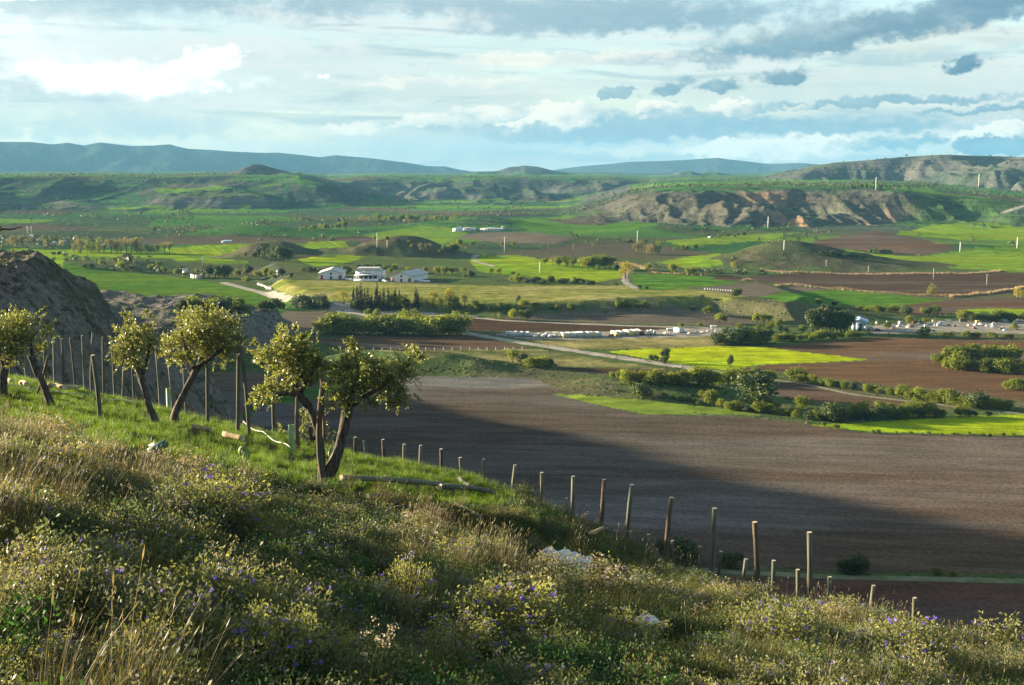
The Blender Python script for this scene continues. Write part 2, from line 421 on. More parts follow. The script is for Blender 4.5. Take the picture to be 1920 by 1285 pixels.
def height(x, y):
    x = np.asarray(x, float); y = np.asarray(y, float)
    d = np.hypot(x, y)
    h = fbm(x / 230.0, y / 230.0, 3, 3) * 1.5 * sstep(150, 420, d)
    h = h + fbm(x / 900.0, y / 900.0, 8, 3) * 9.0 * sstep(1000, 2200, d)
    h = h + fbm(x / 40.0, y / 40.0, 5, 2) * 0.12
    sm = sdist(x, y, MEADOW) + fbm(x / 30.0, y / 30.0, 4, 2) * 4
    h = h + 5.8 * sstep(0, 13, sm)
    for (bx, by, rx, ry, rot, hh, p) in BUMPS:
        c, s = math.cos(rot), math.sin(rot)
        near = (np.abs(x - bx) < 4 * max(rx, ry)) & (np.abs(y - by) < 4 * max(rx, ry))
        if not near.any(): continue
        X = x[near] - bx; Y = y[near] - by
        q = ((X * c + Y * s) / rx) ** 2 + ((-X * s + Y * c) / ry) ** 2
        q = q * (1 + 0.5 * fbm(x[near] / (rx * 0.6), y[near] / (rx * 0.6), 21, 3))
        h[near] = h[near] + hh * np.exp(-q)
    far = d > 1150
    if far.any():
        X, Y = x[far], y[far]
        hf = h[far]
        hf = np.maximum(hf, ridge(X, Y, R1, 2300, 1700, gul=0.4, seed=11, wl=170))
        hf = np.maximum(hf, ridge(X, Y, R2, 3000, 2250, gul=0.7, seed=12, wl=130))
        hf = np.maximum(hf, ridge(X, Y, R3, 1600, 1370, gul=0.62, seed=13, wl=70))
        hf = np.maximum(hf, ridge(X, Y, K1, 2900, 2550, 'fall', 0.3, 14, 90, 500))
        hf = np.maximum(hf, ridge(X, Y, R4, 2900, 2200, 'plateau', 0.55, 15, 120))
        hf = np.maximum(hf, ridge(X, Y, K2, 5000, 4500, 'fall', 0.2, 16, 150, 600))
        hf = np.maximum(hf, ridge(X, Y, K3, 5200, 4900, 'fall', 0.2, 17, 120, 500))
        hf = np.maximum(hf, ridge(X, Y, R5, 9000, 7400, 'fall', 0.45, 18, 650, 2500))
        hf = np.maximum(hf, ridge(X, Y, R6, 11000, 9600, 'fall', 0.3, 19, 700, 2500))
        h[far] = hf
    # the camera's own hill
    hillm = d < 1200
    X, Y = x[hillm], y[hillm]
    s = sdist(X, Y, TOE)
    sw = s + fbm(X / 34.0, Y / 34.0, 31, 4) * 9 * sstep(25, 60, np.hypot(X, Y)) + (ridged(X / 26, Y / 26, 33, 3) - 0.5) * 9 * sstep(50, 100, np.hypot(X, Y))
    steep = np.where(sw > 0, 0.92 * sw + 0.002 * sw * sw, sw * 0.2)
    npl = near_plane(X, Y)
    npl = smin(npl, EYE - 0.4 + 0 * X, 2.0)
    over = Y - interp_pts(CREST, X)                       # metres beyond the rim of the scrubby slope
    wt = sstep(-1.6, 1.6, over)
    tpl = smin(terrace_plane(X, Y), EYE - 1.2 + 0 * X, 2.0)
    terr = npl * (1 - wt) + tpl * wt
    edge2 = Y - np.interp(X, [-80, -30, -17, -10, -4.6, -1, 1.5, 6, 30], [60, 50, 43, 38.5, 34.5, 32.5, 28.5, 23.5, 17])
    terr = terr - 0.40 * np.maximum(edge2, 0) - 0.55 * sstep(0, 1.2, edge2)
    leftw = sstep(-24, -70, X)                             # the long shoulder on the left stays high
    topB = EYE - 1.5 - 0.063 * np.maximum(Y, 0) - 0.165 * np.maximum(Y - 245, 0) + fbm(X / 60, Y / 60, 36, 3) * 1.5
    topB = np.maximum(topB, 11.0 + fbm(X / 30, Y / 30, 39, 3) * 2.5)
    top = terr * (1 - leftw) + np.minimum(topB, EYE - 2) * leftw
    hill = smin(steep, top, 3.0)
    fine = fbm(X / 1.7, Y / 1.7, 6, 3) * 0.06 * sstep(2.5, 6, np.hypot(X, Y)) + fbm(X / 5.5, Y / 5.5, 7, 2) * 0.10 * sstep(4, 10, np.hypot(X, Y))
    hill = hill + fine * sstep(60, 40, np.hypot(X, Y))
    rough = ((ridged(X / 14, Y / 14, 37, 4) - 0.5) * 3.0 + (ridged(X / 4.5, Y / 4.5, 38, 3) - 0.5) * 0.9) * sstep(50, 80, np.hypot(X, Y)) * sstep(0, 12, s)
    hill = hill + rough
    hh = np.where(s > -40, smax(h[hillm], hill, 1.5), h[hillm])
    h[hillm] = np.where(hill > -6, hh, h[hillm])
    return h

# polar grid: fine where the photograph looks, coarse elsewhere
az_f = np.arange(-24.6, 24.61, 0.088)
az_c = np.concatenate([np.arange(25.2, 40, 0.8), np.arange(40, 180, 4.0)])
AZ = np.radians(np.concatenate([-az_c[::-1], az_f, az_c]))
ds = [0.7]
while ds[-1] < 48: ds.append(ds[-1] * 1.030)
while ds[-1] < 150: ds.append(ds[-1] * 1.017)
while ds[-1] < 13500:
    q = ds[-1]
    step = min(max(q * q * 1.9 / (EYE * F), 0.5), 6.5 if 1340 < q < 1720 else 12 if q < 3300 else (50 if q < 6500 else 120))
    ds.append(q + step)
DS = np.array(ds)
A2, D2 = np.meshgrid(AZ, DS)
GX = D2 * np.sin(A2); GY = D2 * np.cos(A2)
GZ = height(GX.ravel(), GY.ravel()).reshape(GX.shape)
NR, NC = GX.shape
print('grid', NR, NC, 'height', round(time.time() - T0, 1))

def ground(x, y):
    """height of the built ground mesh (bilinear)"""
    x = np.asarray(x, float); y = np.asarray(y, float)
    a = np.arctan2(x, y); d = np.hypot(x, y)
    c = np.clip(np.searchsorted(AZ, a) - 1, 0, NC - 2); r = np.clip(np.searchsorted(DS, d) - 1, 0, NR - 2)
    ta = np.clip((a - AZ[c]) / (AZ[c + 1] - AZ[c]), 0, 1); td = np.clip((d - DS[r]) / (DS[r + 1] - DS[r]), 0, 1)
    return (GZ[r, c] * (1 - ta) + GZ[r, c + 1] * ta) * (1 - td) + (GZ[r + 1, c] * (1 - ta) + GZ[r + 1, c + 1] * ta) * td
def hit(u, v, dmin=0.0):
    """where the line of sight through a photo pixel first meets the ground"""
    rx, ry, rz = (float(q) for q in ray(u, v))
    a = math.atan2(rx, ry); k = rz / math.hypot(rx, ry)
    c = int(np.clip(np.searchsorted(AZ, a) - 1, 0, NC - 2)); t = (a - AZ[c]) / (AZ[c + 1] - AZ[c])
    prof = GZ[:, c] * (1 - t) + GZ[:, c + 1] * t
    diff = (EYE + k * DS) - prof
    ok = np.nonzero((diff[1:] <= 0) & (diff[:-1] > 0) & (DS[1:] > dmin))[0]
    if len(ok) == 0:
        i = len(DS) - 2; d = DS[-1]
    else:
        i = ok[0]; d = DS[i] + (DS[i + 1] - DS[i]) * diff[i] / (diff[i] - diff[i + 1])
    return d * math.sin(a), d * math.cos(a), EYE + k * d
# ------------------------------------------------------------------ tagging helpers
def tag(o, label=None, cat=None, group=None, kind=None):
    if label: o['label'] = label
    if cat: o['category'] = cat
    if group: o['group'] = group
    if kind: o['kind'] = kind
    return o
def mesh_np(name, verts, faces, mats=(), smooth=False, mat_idx=None, cols=None):
    """verts (n,3); faces (m,k) all of one size, or a list of such arrays"""
    me = bpy.data.meshes.new(name)
    verts = np.asarray(verts, np.float32)
    fl = faces if isinstance(faces, list) else [faces]
    fl = [np.asarray(f, np.int32) for f in fl if len(f)]
    me.vertices.add(len(verts)); me.vertices.foreach_set('co', verts.ravel())
    nl = sum(f.size for f in fl); npoly = sum(len(f) for f in fl)
    me.loops.add(nl); me.loops.foreach_set('vertex_index', np.concatenate([f.ravel() for f in fl]))
    st = []; o = 0
    for f in fl:
        st.append(o + np.arange(len(f)) * f.shape[1]); o += f.size
    me.polygons.add(npoly); me.polygons.foreach_set('loop_start', np.concatenate(st).astype(np.int32))
    if smooth: me.polygons.foreach_set('use_smooth', np.ones(npoly, bool))
    if mat_idx is not None: me.polygons.foreach_set('material_index', np.asarray(mat_idx, np.int32))
    if cols is not None:
        a = me.color_attributes.new('tint', 'FLOAT_COLOR', 'POINT')
        c4 = np.ones((len(verts), 4), np.float32); c4[:, :3] = cols
        a.data.foreach_set('color', c4.ravel())
    for m in mats: me.materials.append(m)
    me.update()
    return me
def add(name, me, parent=None, loc=None):
    o = bpy.data.objects.new(name, me)
    col.objects.link(o)
    if parent is not None: o.parent = parent
    if loc is not None: o.location = loc
    return o
def empty(name, loc, rz=0.0):
    o = bpy.data.objects.new(name, None); o.empty_display_size = 0.2
    col.objects.link(o); o.location = loc; o.rotation_euler = (0, 0, rz)
    return o

# ------------------------------------------------------------------ ground materials
def new_mat(name):
    m = bpy.data.materials.new(name); m.use_nodes = True
    return m, NT(m.node_tree)
def finish(nt, color, rough=0.9, bump=None, bstr=0.5, bdist=0.1, spec=0.2, translucent=0.0, tcol=None):
    p = nt.n('ShaderNodeBsdfPrincipled')
    nt._set(p.inputs['Base Color'], color if not isinstance(color, tuple) else (*color, 1.0))
    nt._set(p.inputs['Roughness'], rough)
    p.inputs['Specular IOR Level'].default_value = spec
    if bump is not None:
        b = nt.n('ShaderNodeBump'); b.inputs['Strength'].default_value = bstr; b.inputs['Distance'].default_value = bdist
        nt.link(bump, b.inputs['Height']); nt.link(b.outputs[0], p.inputs['Normal'])
    out = nt.n('ShaderNodeOutputMaterial')
    if translucent > 0:
        tr = nt.n('ShaderNodeBsdfTranslucent'); nt._set(tr.inputs[0], tcol if tcol is not None else color)
        ms_ = nt.n('ShaderNodeMixShader'); ms_.inputs[0].default_value = translucent
        nt.link(p.outputs[0], ms_.inputs[1]); nt.link(tr.outputs[0], ms_.inputs[2]); nt.link(ms_.outputs[0], out.inputs[0])
    else:
        nt.link(p.outputs[0], out.inputs[0])
def rotated_pos(nt):
    """world position turned so that x runs along the furrows of the object"""
    pos = nt.n('ShaderNodeNewGeometry').outputs['Position']
    ang = nt.attr('furrow', 'OBJECT', 'Fac')
    vr = nt.n('ShaderNodeVectorRotate', rotation_type='Z_AXIS')
    nt.link(pos, vr.inputs['Vector']); nt.link(ang, vr.inputs['Angle'])
    return pos, vr.outputs[0]
def mat_soil():
    m, nt = new_mat('ploughed_soil')
    pos, fp = rotated_pos(nt)
    x, y, z = nt.sep(fp)[:3]
    band = nt.noise(nt.comb(nt.math('MULTIPLY', x, 0.004), nt.math('MULTIPLY', y, 0.028), 0), 1.0, 4.0, 0.55, 0.3)
    fur = nt.noise(nt.comb(nt.math('MULTIPLY', x, 0.02), nt.math('MULTIPLY', y, 0.9), 0), 1.0, 5.0, 0.65)
    fur2 = nt.noise(nt.comb(nt.math('MULTIPLY', x, 0.05), nt.math('MULTIPLY', y, 0.22), 0), 1.0, 4.0, 0.6)
    clod = nt.noise(pos, 1.1, 5.0, 0.7)
    c = nt.attr('tint')
    grey = nt.mix(0.5, c, (0.115, 0.103, 0.088))
    c2 = nt.mix(nt.ramp(band, 0.46, 0.66), c, grey)
    c3 = nt.mix(1.0, c2, nt.ramp(fur, 0.25, 0.75, 0.86, 1.14), 'MULTIPLY')
    c3 = nt.mix(1.0, c3, nt.ramp(fur2, 0.3, 0.7, 0.80, 1.20), 'MULTIPLY')
    c4 = nt.mix(1.0, c3, nt.ramp(clod, 0.25, 0.75, 0.70, 1.30), 'MULTIPLY')
    st = nt.noise(pos, 0.35, 2.0, 0.5)
    c4 = nt.mix(nt.math('MULTIPLY', nt.ramp(clod, 0.72, 0.78), nt.ramp(st, 0.45, 0.6)), c4, (0.42, 0.37, 0.30))
    hh = nt.math('ADD', nt.math('MULTIPLY', fur, 0.5), nt.math('MULTIPLY', clod, 0.9))
    finish(nt, c4, 1.0, hh, 0.6, 0.25, 0.0)
    return m
def mat_crop(name='crop_green', amt=0.28):
    m, nt = new_mat(name)
    pos, fp = rotated_pos(nt)
    x, y, z = nt.sep(fp)[:3]
    rows = nt.noise(nt.comb(nt.math('MULTIPLY', x, 0.01), nt.math('MULTIPLY', y, 0.20), 0), 1.0, 4.0, 0.6)
    big = nt.noise(pos, 0.012, 4.0, 0.6)
    mid = nt.noise(pos, 0.12, 5.0, 0.65)
    fine = nt.noise(pos, 1.6, 4.0, 0.7)
    c = nt.attr('tint')
    tram = nt.math('ABSOLUTE', nt.math('SUBTRACT', nt.math('FRACT', nt.math('MULTIPLY', nt.math('ADD', y, nt.math('MULTIPLY', big, 5.0)), 0.0714)), 0.5))
    thin = nt.ramp(nt.noise(pos, 0.05, 5.0, 0.7), 0.58, 0.70)
    c2 = nt.mix(nt.ramp(big, 0.38, 0.66), c, nt.mix(1.0, c, (1.35, 1.08, 0.8), 'MULTIPLY'))
    c2 = nt.mix(nt.math('MULTIPLY', nt.ramp(tram, 0.055, 0.02), 0.45), c2, (0.075, 0.085, 0.030))
    c2 = nt.mix(nt.math('MULTIPLY', thin, 0.4), c2, (0.10, 0.10, 0.035))
    c2 = nt.mix(1.0, c2, nt.ramp(rows, 0.3, 0.7, 1 - amt, 1 + amt), 'MULTIPLY')
    c2 = nt.mix(1.0, c2, nt.ramp(mid, 0.3, 0.7, 1 - amt, 1 + amt), 'MULTIPLY')
    c2 = nt.mix(1.0, c2, nt.ramp(fine, 0.25, 0.75, 0.72, 1.28), 'MULTIPLY')
    finish(nt, c2, 0.85, nt.math('ADD', mid, nt.math('MULTIPLY', fine, 0.5)), 0.6, 0.4, 0.0)
    return m
def mat_meadow():
    m, nt = new_mat('meadow_grass')
    pos, fp = rotated_pos(nt)
    x, y, z = nt.sep(fp)[:3]
    st = nt.noise(nt.comb(nt.math('MULTIPLY', x, 0.02), nt.math('MULTIPLY', y, 0.07), 0), 1.0, 5.0, 0.62, 0.5)
    mid = nt.noise(pos, 0.16, 6.0, 0.7)
    fine = nt.noise(pos, 1.2, 4.0, 0.7)
    c = nt.attr('tint')
    c2 = nt.mix(nt.ramp(st, 0.42, 0.66), c, nt.mix(0.75, c, (0.25, 0.21, 0.085)))
    c2 = nt.mix(nt.ramp(st, 0.46, 0.28), c2, nt.mix(1.0, c, (0.62, 0.8, 0.7), 'MULTIPLY'))
    c2 = nt.mix(1.0, c2, nt.ramp(mid, 0.3, 0.7, 0.62, 1.36), 'MULTIPLY')
    c2 = nt.mix(1.0, c2, nt.ramp(fine, 0.25, 0.75, 0.72, 1.28), 'MULTIPLY')
    finish(nt, c2, 0.9, nt.math('ADD', mid, nt.math('MULTIPLY', fine, 0.5)), 0.7, 0.5, 0.0)
    return m
def mat_scrub(name, s1, rock, dark, rockamt=(0.52, 0.68), strata=False, bd=0.6):
    m, nt = new_mat(name)
    pos = nt.n('ShaderNodeNewGeometry').outputs['Position']
    big = nt.noise(pos, s1 * 0.12, 5.0, 0.65)
    mid = nt.noise(pos, s1, 6.0, 0.72)
    fine = nt.noise(pos, s1 * 5.0, 5.0, 0.7)
    vo = nt.n('ShaderNodeTexVoronoi'); nt.link(pos, vo.inputs['Vector']); vo.inputs['Scale'].default_value = s1 * 2.2
    c = nt.attr('tint')
    c2 = nt.mix(nt.math('MULTIPLY', nt.ramp(big, 0.42, 0.64), 0.5), c, nt.mix(1.0, c, (0.78, 0.92, 0.7), 'MULTIPLY'))
    c2 = nt.mix(nt.math('MULTIPLY', nt.ramp(mid, *rockamt), 0.75), c2, rock)
    spots = nt.math('MULTIPLY', nt.ramp(vo.outputs[0], 0.42, 0.22), nt.ramp(nt.noise(pos, s1 * 0.6, 3.0, 0.6), 0.44, 0.58))
    c2 = nt.mix(nt.math('MULTIPLY', spots, 0.9), c2, dark)
    if strata:
        z = nt.sep(pos)[2]
        w = nt.noise(nt.comb(0.0, 0.0, nt.math('ADD', nt.math('MULTIPLY', z, 0.22), nt.math('MULTIPLY', big, 1.2))), 1.0, 4.0, 0.7)
        c2 = nt.mix(1.0, c2, nt.ramp(w, 0.3, 0.7, 0.66, 1.36), 'MULTIPLY')
    c2 = nt.mix(1.0, c2, nt.ramp(fine, 0.25, 0.75, 0.62, 1.38), 'MULTIPLY')
    h = nt.math('ADD', nt.math('ADD', mid, nt.math('MULTIPLY', fine, 0.4)), nt.math('MULTIPLY', spots, 0.5))
    finish(nt, c2, 1.0, h, 0.8, bd, 0.0)
    return m
def mat_track(name='pale_gravel', c0=(0.30, 0.27, 0.225), c1=(0.20, 0.175, 0.14)):
    m, nt = new_mat(name)
    pos = nt.n('ShaderNodeNewGeometry').outputs['Position']
    a = nt.noise(pos, 0.25, 5.0, 0.65); b = nt.noise(pos, 2.0, 4.0, 0.7)
    c2 = nt.mix(nt.ramp(a, 0.35, 0.65), c0, c1)
    c2 = nt.mix(1.0, c2, nt.ramp(b, 0.3, 0.7, 0.8, 1.2), 'MULTIPLY')
    finish(nt, c2, 1.0, b, 0.4, 0.1, 0.0)
    return m
M_SOIL, M_CROP, M_MEADOW, M_TRACK = mat_soil(), mat_crop(), mat_meadow(), mat_track()
M_ROUGH = mat_scrub('rough_ground', 0.22, (0.13, 0.12, 0.075), (0.030, 0.045, 0.018))
M_HILL = mat_scrub('scrub_hillside', 0.28, (0.165, 0.14, 0.112), (0.026, 0.032, 0.018), (0.47, 0.66))
M_BAD = mat_scrub('badland_rock', 0.035, (0.118, 0.100, 0.076), (0.035, 0.045, 0.028), (0.55, 0.72), True, 4.0)
M_MOUNT = mat_scrub('mountain_scrub', 0.006, (0.062, 0.062, 0.052), (0.03, 0.04, 0.025), (0.5, 0.66), False, 12.0)
M_NEAR = mat_scrub('litter_soil', 1.2, (0.12, 0.10, 0.065), (0.022, 0.022, 0.012), (0.55, 0.7), False, 0.08)

# ------------------------------------------------------------------ fields, traced as corners on the ground
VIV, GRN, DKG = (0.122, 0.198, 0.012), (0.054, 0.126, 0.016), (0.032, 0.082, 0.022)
MEA, OLV = (0.135, 0.145, 0.030), (0.095, 0.100, 0.036)
SOI, SGR, SDK = (0.082, 0.048, 0.028), (0.102, 0.080, 0.056), (0.056, 0.035, 0.022)
FIELDS = [  # name, label, kind of surface, colour, furrow direction (deg), corners as photo pixels
 ('ploughed_field', 'large dark ploughed field below the vineyard posts, half in hill shadow', 'soil', (0.098, 0.070, 0.054), 8,
  [(330, 772), (405, 757), (560, 757), (640, 738), (720, 712), (800, 706), (1000, 709), (1040, 728), (1110, 757), (1200, 778), (1370, 780), (1480, 790), (1560, 800), (1620, 813), (1920, 819),
   (2150, 822), (2150, 1082), (1920, 1078), (1560, 1070), (1300, 1060), (1000, 1200), (600, 1100), (330, 860)]),
 ('ploughed_field', 'small reddish ploughed strip at the foot of the slope, lower right', 'soil', (0.082, 0.046, 0.032), 3,
  [(1300, 1082), (1560, 1084), (1920, 1096), (2150, 1100), (2150, 1300), (1000, 1300)]),
 ('ploughed_field', 'pale brown strip field behind the left olive trunks', 'soil', SGR, 5, [(320, 697), (470, 698), (620, 714), (560, 733), (400, 735), (345, 728)]),
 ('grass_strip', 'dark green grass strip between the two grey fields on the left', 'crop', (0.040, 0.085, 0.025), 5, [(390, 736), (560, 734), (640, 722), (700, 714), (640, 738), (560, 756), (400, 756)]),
 ('ploughed_field', 'brown ploughed field in front of the long bushy hedge', 'soil', SOI, 2, [(575, 634), (700, 632), (870, 630), (905, 634), (1000, 654), (860, 656), (640, 656)]),
 ('rough_field', 'olive rough field with a line of thin posts left of the gravel road', 'meadow', OLV, 4, [(690, 657), (1005, 655), (1120, 674), (1240, 692), (1170, 690), (1040, 688), (940, 678), (800, 668)]),
 ('ploughed_field', 'narrow dark ploughed wedge beside the gravel road', 'soil', SDK, -6, [(1040, 689), (1170, 691), (1250, 693), (1330, 700), (1200, 706), (1100, 700)]),
 ('ploughed_field', 'small brown field left of the road bend near the dark bushes', 'soil', SGR, 3, [(468, 584), (600, 584), (700, 598), (720, 603), (600, 610), (480, 612)]),
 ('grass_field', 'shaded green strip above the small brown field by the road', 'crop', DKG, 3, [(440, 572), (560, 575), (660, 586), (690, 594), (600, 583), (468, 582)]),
 ('ploughed_field', 'dark ploughed field between the gravel road and the stacked pallets', 'soil', SDK, 4, [(740, 592), (800, 589), (940, 602), (1340, 616), (1300, 622), (950, 622), (885, 620), (800, 604)]),
 ('ploughed_field', 'light brown rolling field below the dark bank', 'soil', SGR, -4, [(930, 596), (1010, 586), (1100, 580), (1260, 576), (1330, 585), (1420, 602), (1380, 612), (1200, 608), (1050, 603)]),
 ('yard', 'bare pale storage yard with stacked pallets', 'track', (0.25, 0.22, 0.18), 0, [(930, 627), (1060, 622), (1190, 622), (1300, 614), (1400, 616), (1340, 630), (1200, 634), (1000, 637)]),
 ('stubble_field', 'olive stubble field below the storage yard', 'meadow', (0.140, 0.125, 0.045), 3, [(985, 638), (1200, 635), (1340, 630), (1380, 640), (1340, 650), (1190, 654), (1080, 655)]),
 ('crop_field', 'bright yellow green crop wedge beside the gravel road', 'crop', (0.215, 0.285, 0.008), 2, [(1140, 660), (1190, 655), (1330, 650), (1420, 650), (1520, 662), (1640, 675), (1520, 680), (1430, 684), (1355, 694), (1290, 686), (1220, 674)]),
 ('ploughed_field', 'wide brown field right of the bright crop wedge', 'soil', (0.096, 0.056, 0.030), -3,
  [(1425, 650), (1560, 640), (1640, 632), (1920, 640), (2150, 645), (2150, 770), (1920, 752), (1760, 730), (1650, 722), (1480, 700), (1380, 693), (1440, 685), (1640, 676), (1530, 662)]),
 ('ploughed_field', 'small brown field behind the big dark pine', 'soil', SOI, -3, [(1430, 722), (1490, 716), (1600, 738), (1710, 756), (1640, 764), (1500, 752), (1440, 738)]),
 ('crop_field', 'vivid green crop strip striped by tree shadows, right edge', 'crop', (0.165, 0.250, 0.010), 6, [(1520, 797), (1620, 792), (1780, 783), (1920, 776), (2150, 770), (2150, 818), (1920, 816), (1630, 810), (1565, 803)]),
 ('grass_strip', 'green grassy tongue at the top edge of the big ploughed field', 'crop', (0.120, 0.170, 0.024), -10, [(1030, 738), (1100, 741), (1220, 752), (1370, 768), (1440, 778), (1370, 777), (1210, 777), (1110, 757)]),
 ('meadow', 'sunlit yellowish meadow in front of the white barns', 'meadow', MEA, 3,
  [(475, 524), (600, 526), (720, 530), (880, 536), (1060, 532), (1200, 536), (1330, 545), (1400, 556), (1340, 566), (1200, 568), (1000, 567), (850, 576), (740, 574), (660, 580), (560, 560), (500, 540)]),
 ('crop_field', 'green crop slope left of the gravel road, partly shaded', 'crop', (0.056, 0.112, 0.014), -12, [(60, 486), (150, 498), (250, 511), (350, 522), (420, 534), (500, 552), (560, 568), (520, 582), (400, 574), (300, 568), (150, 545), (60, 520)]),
 ('crop_field', 'long bright crop strip behind the bushes on the far left', 'crop', VIV, -6, [(20, 466), (130, 468), (260, 472), (420, 486), (470, 492), (400, 494), (260, 484), (120, 480), (20, 476)]),
 ('crop_field', 'ribbed bright green field behind the tree topped knoll', 'crop', VIV, 70, [(300, 466), (400, 459), (520, 456), (640, 452), (735, 458), (690, 466), (560, 476), (430, 481), (330, 477)]),
 ('crop_field', 'yellow green wedge between the two knolls', 'crop', VIV, 5, [(545, 484), (640, 480), (700, 478), (640, 496), (590, 500)]),
 ('crop_field', 'bright green field left of the long shaded slope, mid valley', 'crop', VIV, 4, [(880, 492), (905, 480), (960, 478), (1040, 488), (1100, 497), (1172, 508), (1172, 520), (1110, 531), (1000, 520), (900, 510)]),
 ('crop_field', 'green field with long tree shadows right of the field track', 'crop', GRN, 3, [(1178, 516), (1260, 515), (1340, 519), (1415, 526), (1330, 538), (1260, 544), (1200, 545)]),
 ('ploughed_field', 'wide dark brown field crossed by poles on the right', 'soil', SDK, -3, [(1330, 524), (1450, 516), (1560, 510), (1920, 512), (2150, 512), (2150, 540), (1920, 548), (1800, 556), (1700, 552), (1560, 541), (1430, 530)]),
 ('ploughed_field', 'greyish field strip below the reed line', 'soil', SGR, -5, [(1290, 540), (1420, 530), (1560, 543), (1440, 553), (1400, 556), (1330, 545)]),
 ('crop_field', 'green wedge field below the reed line, right of the meadow', 'crop', GRN, -4, [(1425, 556), (1500, 547), (1580, 543), (1700, 556), (1775, 563), (1660, 576), (1560, 574), (1470, 566)]),
 ('ploughed_field', 'brown field between the green wedge and the scrap yard', 'soil', SOI, -3, [(1640, 580), (1780, 562), (1920, 560), (2150, 560), (2150, 590), (1920, 584), (1780, 588), (1700, 592)]),
 ('crop_field', 'small bright crop patch above the scrap yard', 'crop', VIV, 0, [(1790, 582), (1860, 578), (1920, 580), (2150, 580), (2150, 596), (1920, 592), (1840, 590)]),
 ('scrap_yard_ground', 'bare grey ground of the scrap yard', 'track', (0.22, 0.20, 0.17), 0, [(1620, 612), (1700, 606), (1920, 598), (2150, 596), (2150, 622), (1920, 626), (1780, 622), (1640, 626)]),
 ('ploughed_field', 'brown field under the dark ridge below the eroded cliffs', 'soil', SOI, 6, [(1495, 456), (1560, 446), (1640, 434), (1700, 442), (1780, 458), (1800, 466), (1720, 480), (1640, 474), (1570, 466)]),
 ('crop_field', 'big bright green slope at the right edge below the dark mound', 'crop', (0.108, 0.178, 0.014), -4, [(1580, 468), (1640, 476), (1720, 482), (1820, 466), (1920, 462), (2150, 460), (2150, 510), (1920, 510), (1760, 502), (1640, 488)]),
 ('crop_field', 'rounded light green slopes below the cliffs at far right', 'crop', VIV, 20, [(1680, 440), (1740, 424), (1820, 416), (1920, 412), (2150, 410), (2150, 446), (1920, 452), (1800, 450), (1740, 446)]),
 ('crop_field', 'bright slanting crop wedge left of the dark knoll', 'crop', VIV, -15, [(1230, 492), (1300, 480), (1395, 470), (1380, 484), (1340, 500), (1290, 503)]),
 ('crop_field', 'green field in front of the far white farm', 'crop', (0.092, 0.160, 0.018), 10, [(640, 448), (720, 434), (790, 424), (850, 428), (880, 438), (850, 448), (760, 458), (700, 456)]),
 ('ploughed_field', 'brown field beside the far white farm', 'soil', SGR, 0, [(850, 446), (900, 436), (1000, 436), (1080, 446), (1040, 458), (940, 456)]),
 ('crop_field', 'green strip right of the far farm under the stony rise', 'crop', GRN, 0, [(950, 414), (1010, 410), (1060, 420), (1150, 424), (1100, 432), (1000, 434)]),
 ('crop_field', 'green slope at the foot of the left cliff spur', 'crop', GRN, 12, [(1060, 436), (1160, 416), (1240, 410), (1230, 424), (1160, 434), (1100, 440)]),
 ('crop_field', 'long green strips on the terraces under the middle cliffs', 'crop', (0.098, 0.165, 0.018), 8, [(1240, 452), (1340, 444), (1440, 438), (1500, 436), (1440, 450), (1360, 458), (1280, 462)]),
 ('ploughed_field', 'dark ploughed patch beyond the ribbed bright field', 'soil', SDK, 0, [(600, 448), (680, 442), (720, 450), (700, 456), (640, 451)]),
]
polys = []
for f in FIELDS:
    pts = []
    n = len(f[5])
    for k in range(n):
        (u0, v0), (u1, v1) = f[5][k], f[5][(k + 1) % n]
        for t in (0.0, 0.5):
            hx, hy, hz = hit(u0 + (u1 - u0) * t, v0 + (v1 - v0) * t, 60.0)
            pts.append((hx, hy))
    polys.append(pts)

# vertex colours of the open land
def srgb_mix(a, b, t):
    t = np.asarray(t)[..., None]
    return np.asarray(a) * (1 - t) + np.asarray(b) * t
gx, gy, gz = GX.ravel(), GY.ravel(), GZ.ravel()
gd = np.hypot(gx, gy)
P3 = np.stack([GX, GY, GZ], -1)
dr = np.gradient(P3, axis=0); dc = np.gradient(P3, axis=1)
NRM = np.cross(dc, dr); NRM /= np.linalg.norm(NRM, axis=-1, keepdims=True) + 1e-12
NRM *= np.sign(NRM[..., 2:3] + 1e-9)
slope = np.sqrt(np.maximum(0, 1 - NRM[..., 2] ** 2)).ravel() / np.maximum(NRM[..., 2].ravel(), 0.05)
NRM = NRM.reshape(-1, 3)
# patchwork of unnamed far plots
def cells(x, y, sx, sy, seed):
    wx_ = x / sx + fbm(x / sx / 2.5, y / sx / 2.5, seed + 5, 2) * 0.35; wy_ = y / sy + fbm(x / sy / 2.5, y / sy / 2.5, seed + 6, 2) * 0.35
    best = np.full(x.shape, 1e9); sec = np.full(x.shape, 1e9); idv = np.zeros(x.shape)
    ix, iy = np.floor(wx_), np.floor(wy_)
    for a in (-1, 0, 1):
        for b in (-1, 0, 1):
            cx, cy_ = ix + a, iy + b
            px = cx + 0.15 + 0.7 * _hash(cx, cy_, seed); py = cy_ + 0.15 + 0.7 * _hash(cx, cy_, seed + 1)
            q = (wx_ - px) ** 2 + (wy_ - py) ** 2
            new = q < best
            sec = np.where(new, best, np.minimum(sec, q)); idv = np.where(new, _hash(cx, cy_, seed + 2), idv); best = np.where(new, q, best)
    return idv, np.sqrt(sec) - np.sqrt(best)
cid, cedge = cells(gx, gy, 150.0, 130.0, 77)
pal = np.array([(0.044, 0.105, 0.020), (0.072, 0.138, 0.016), (0.032, 0.082, 0.022), (0.062, 0.075, 0.030), (0.052, 0.118, 0.018),
                (0.075, 0.058, 0.040), (0.042, 0.062, 0.030), (0.042, 0.100, 0.022), (0.082, 0.142, 0.016), (0.032, 0.072, 0.028)])
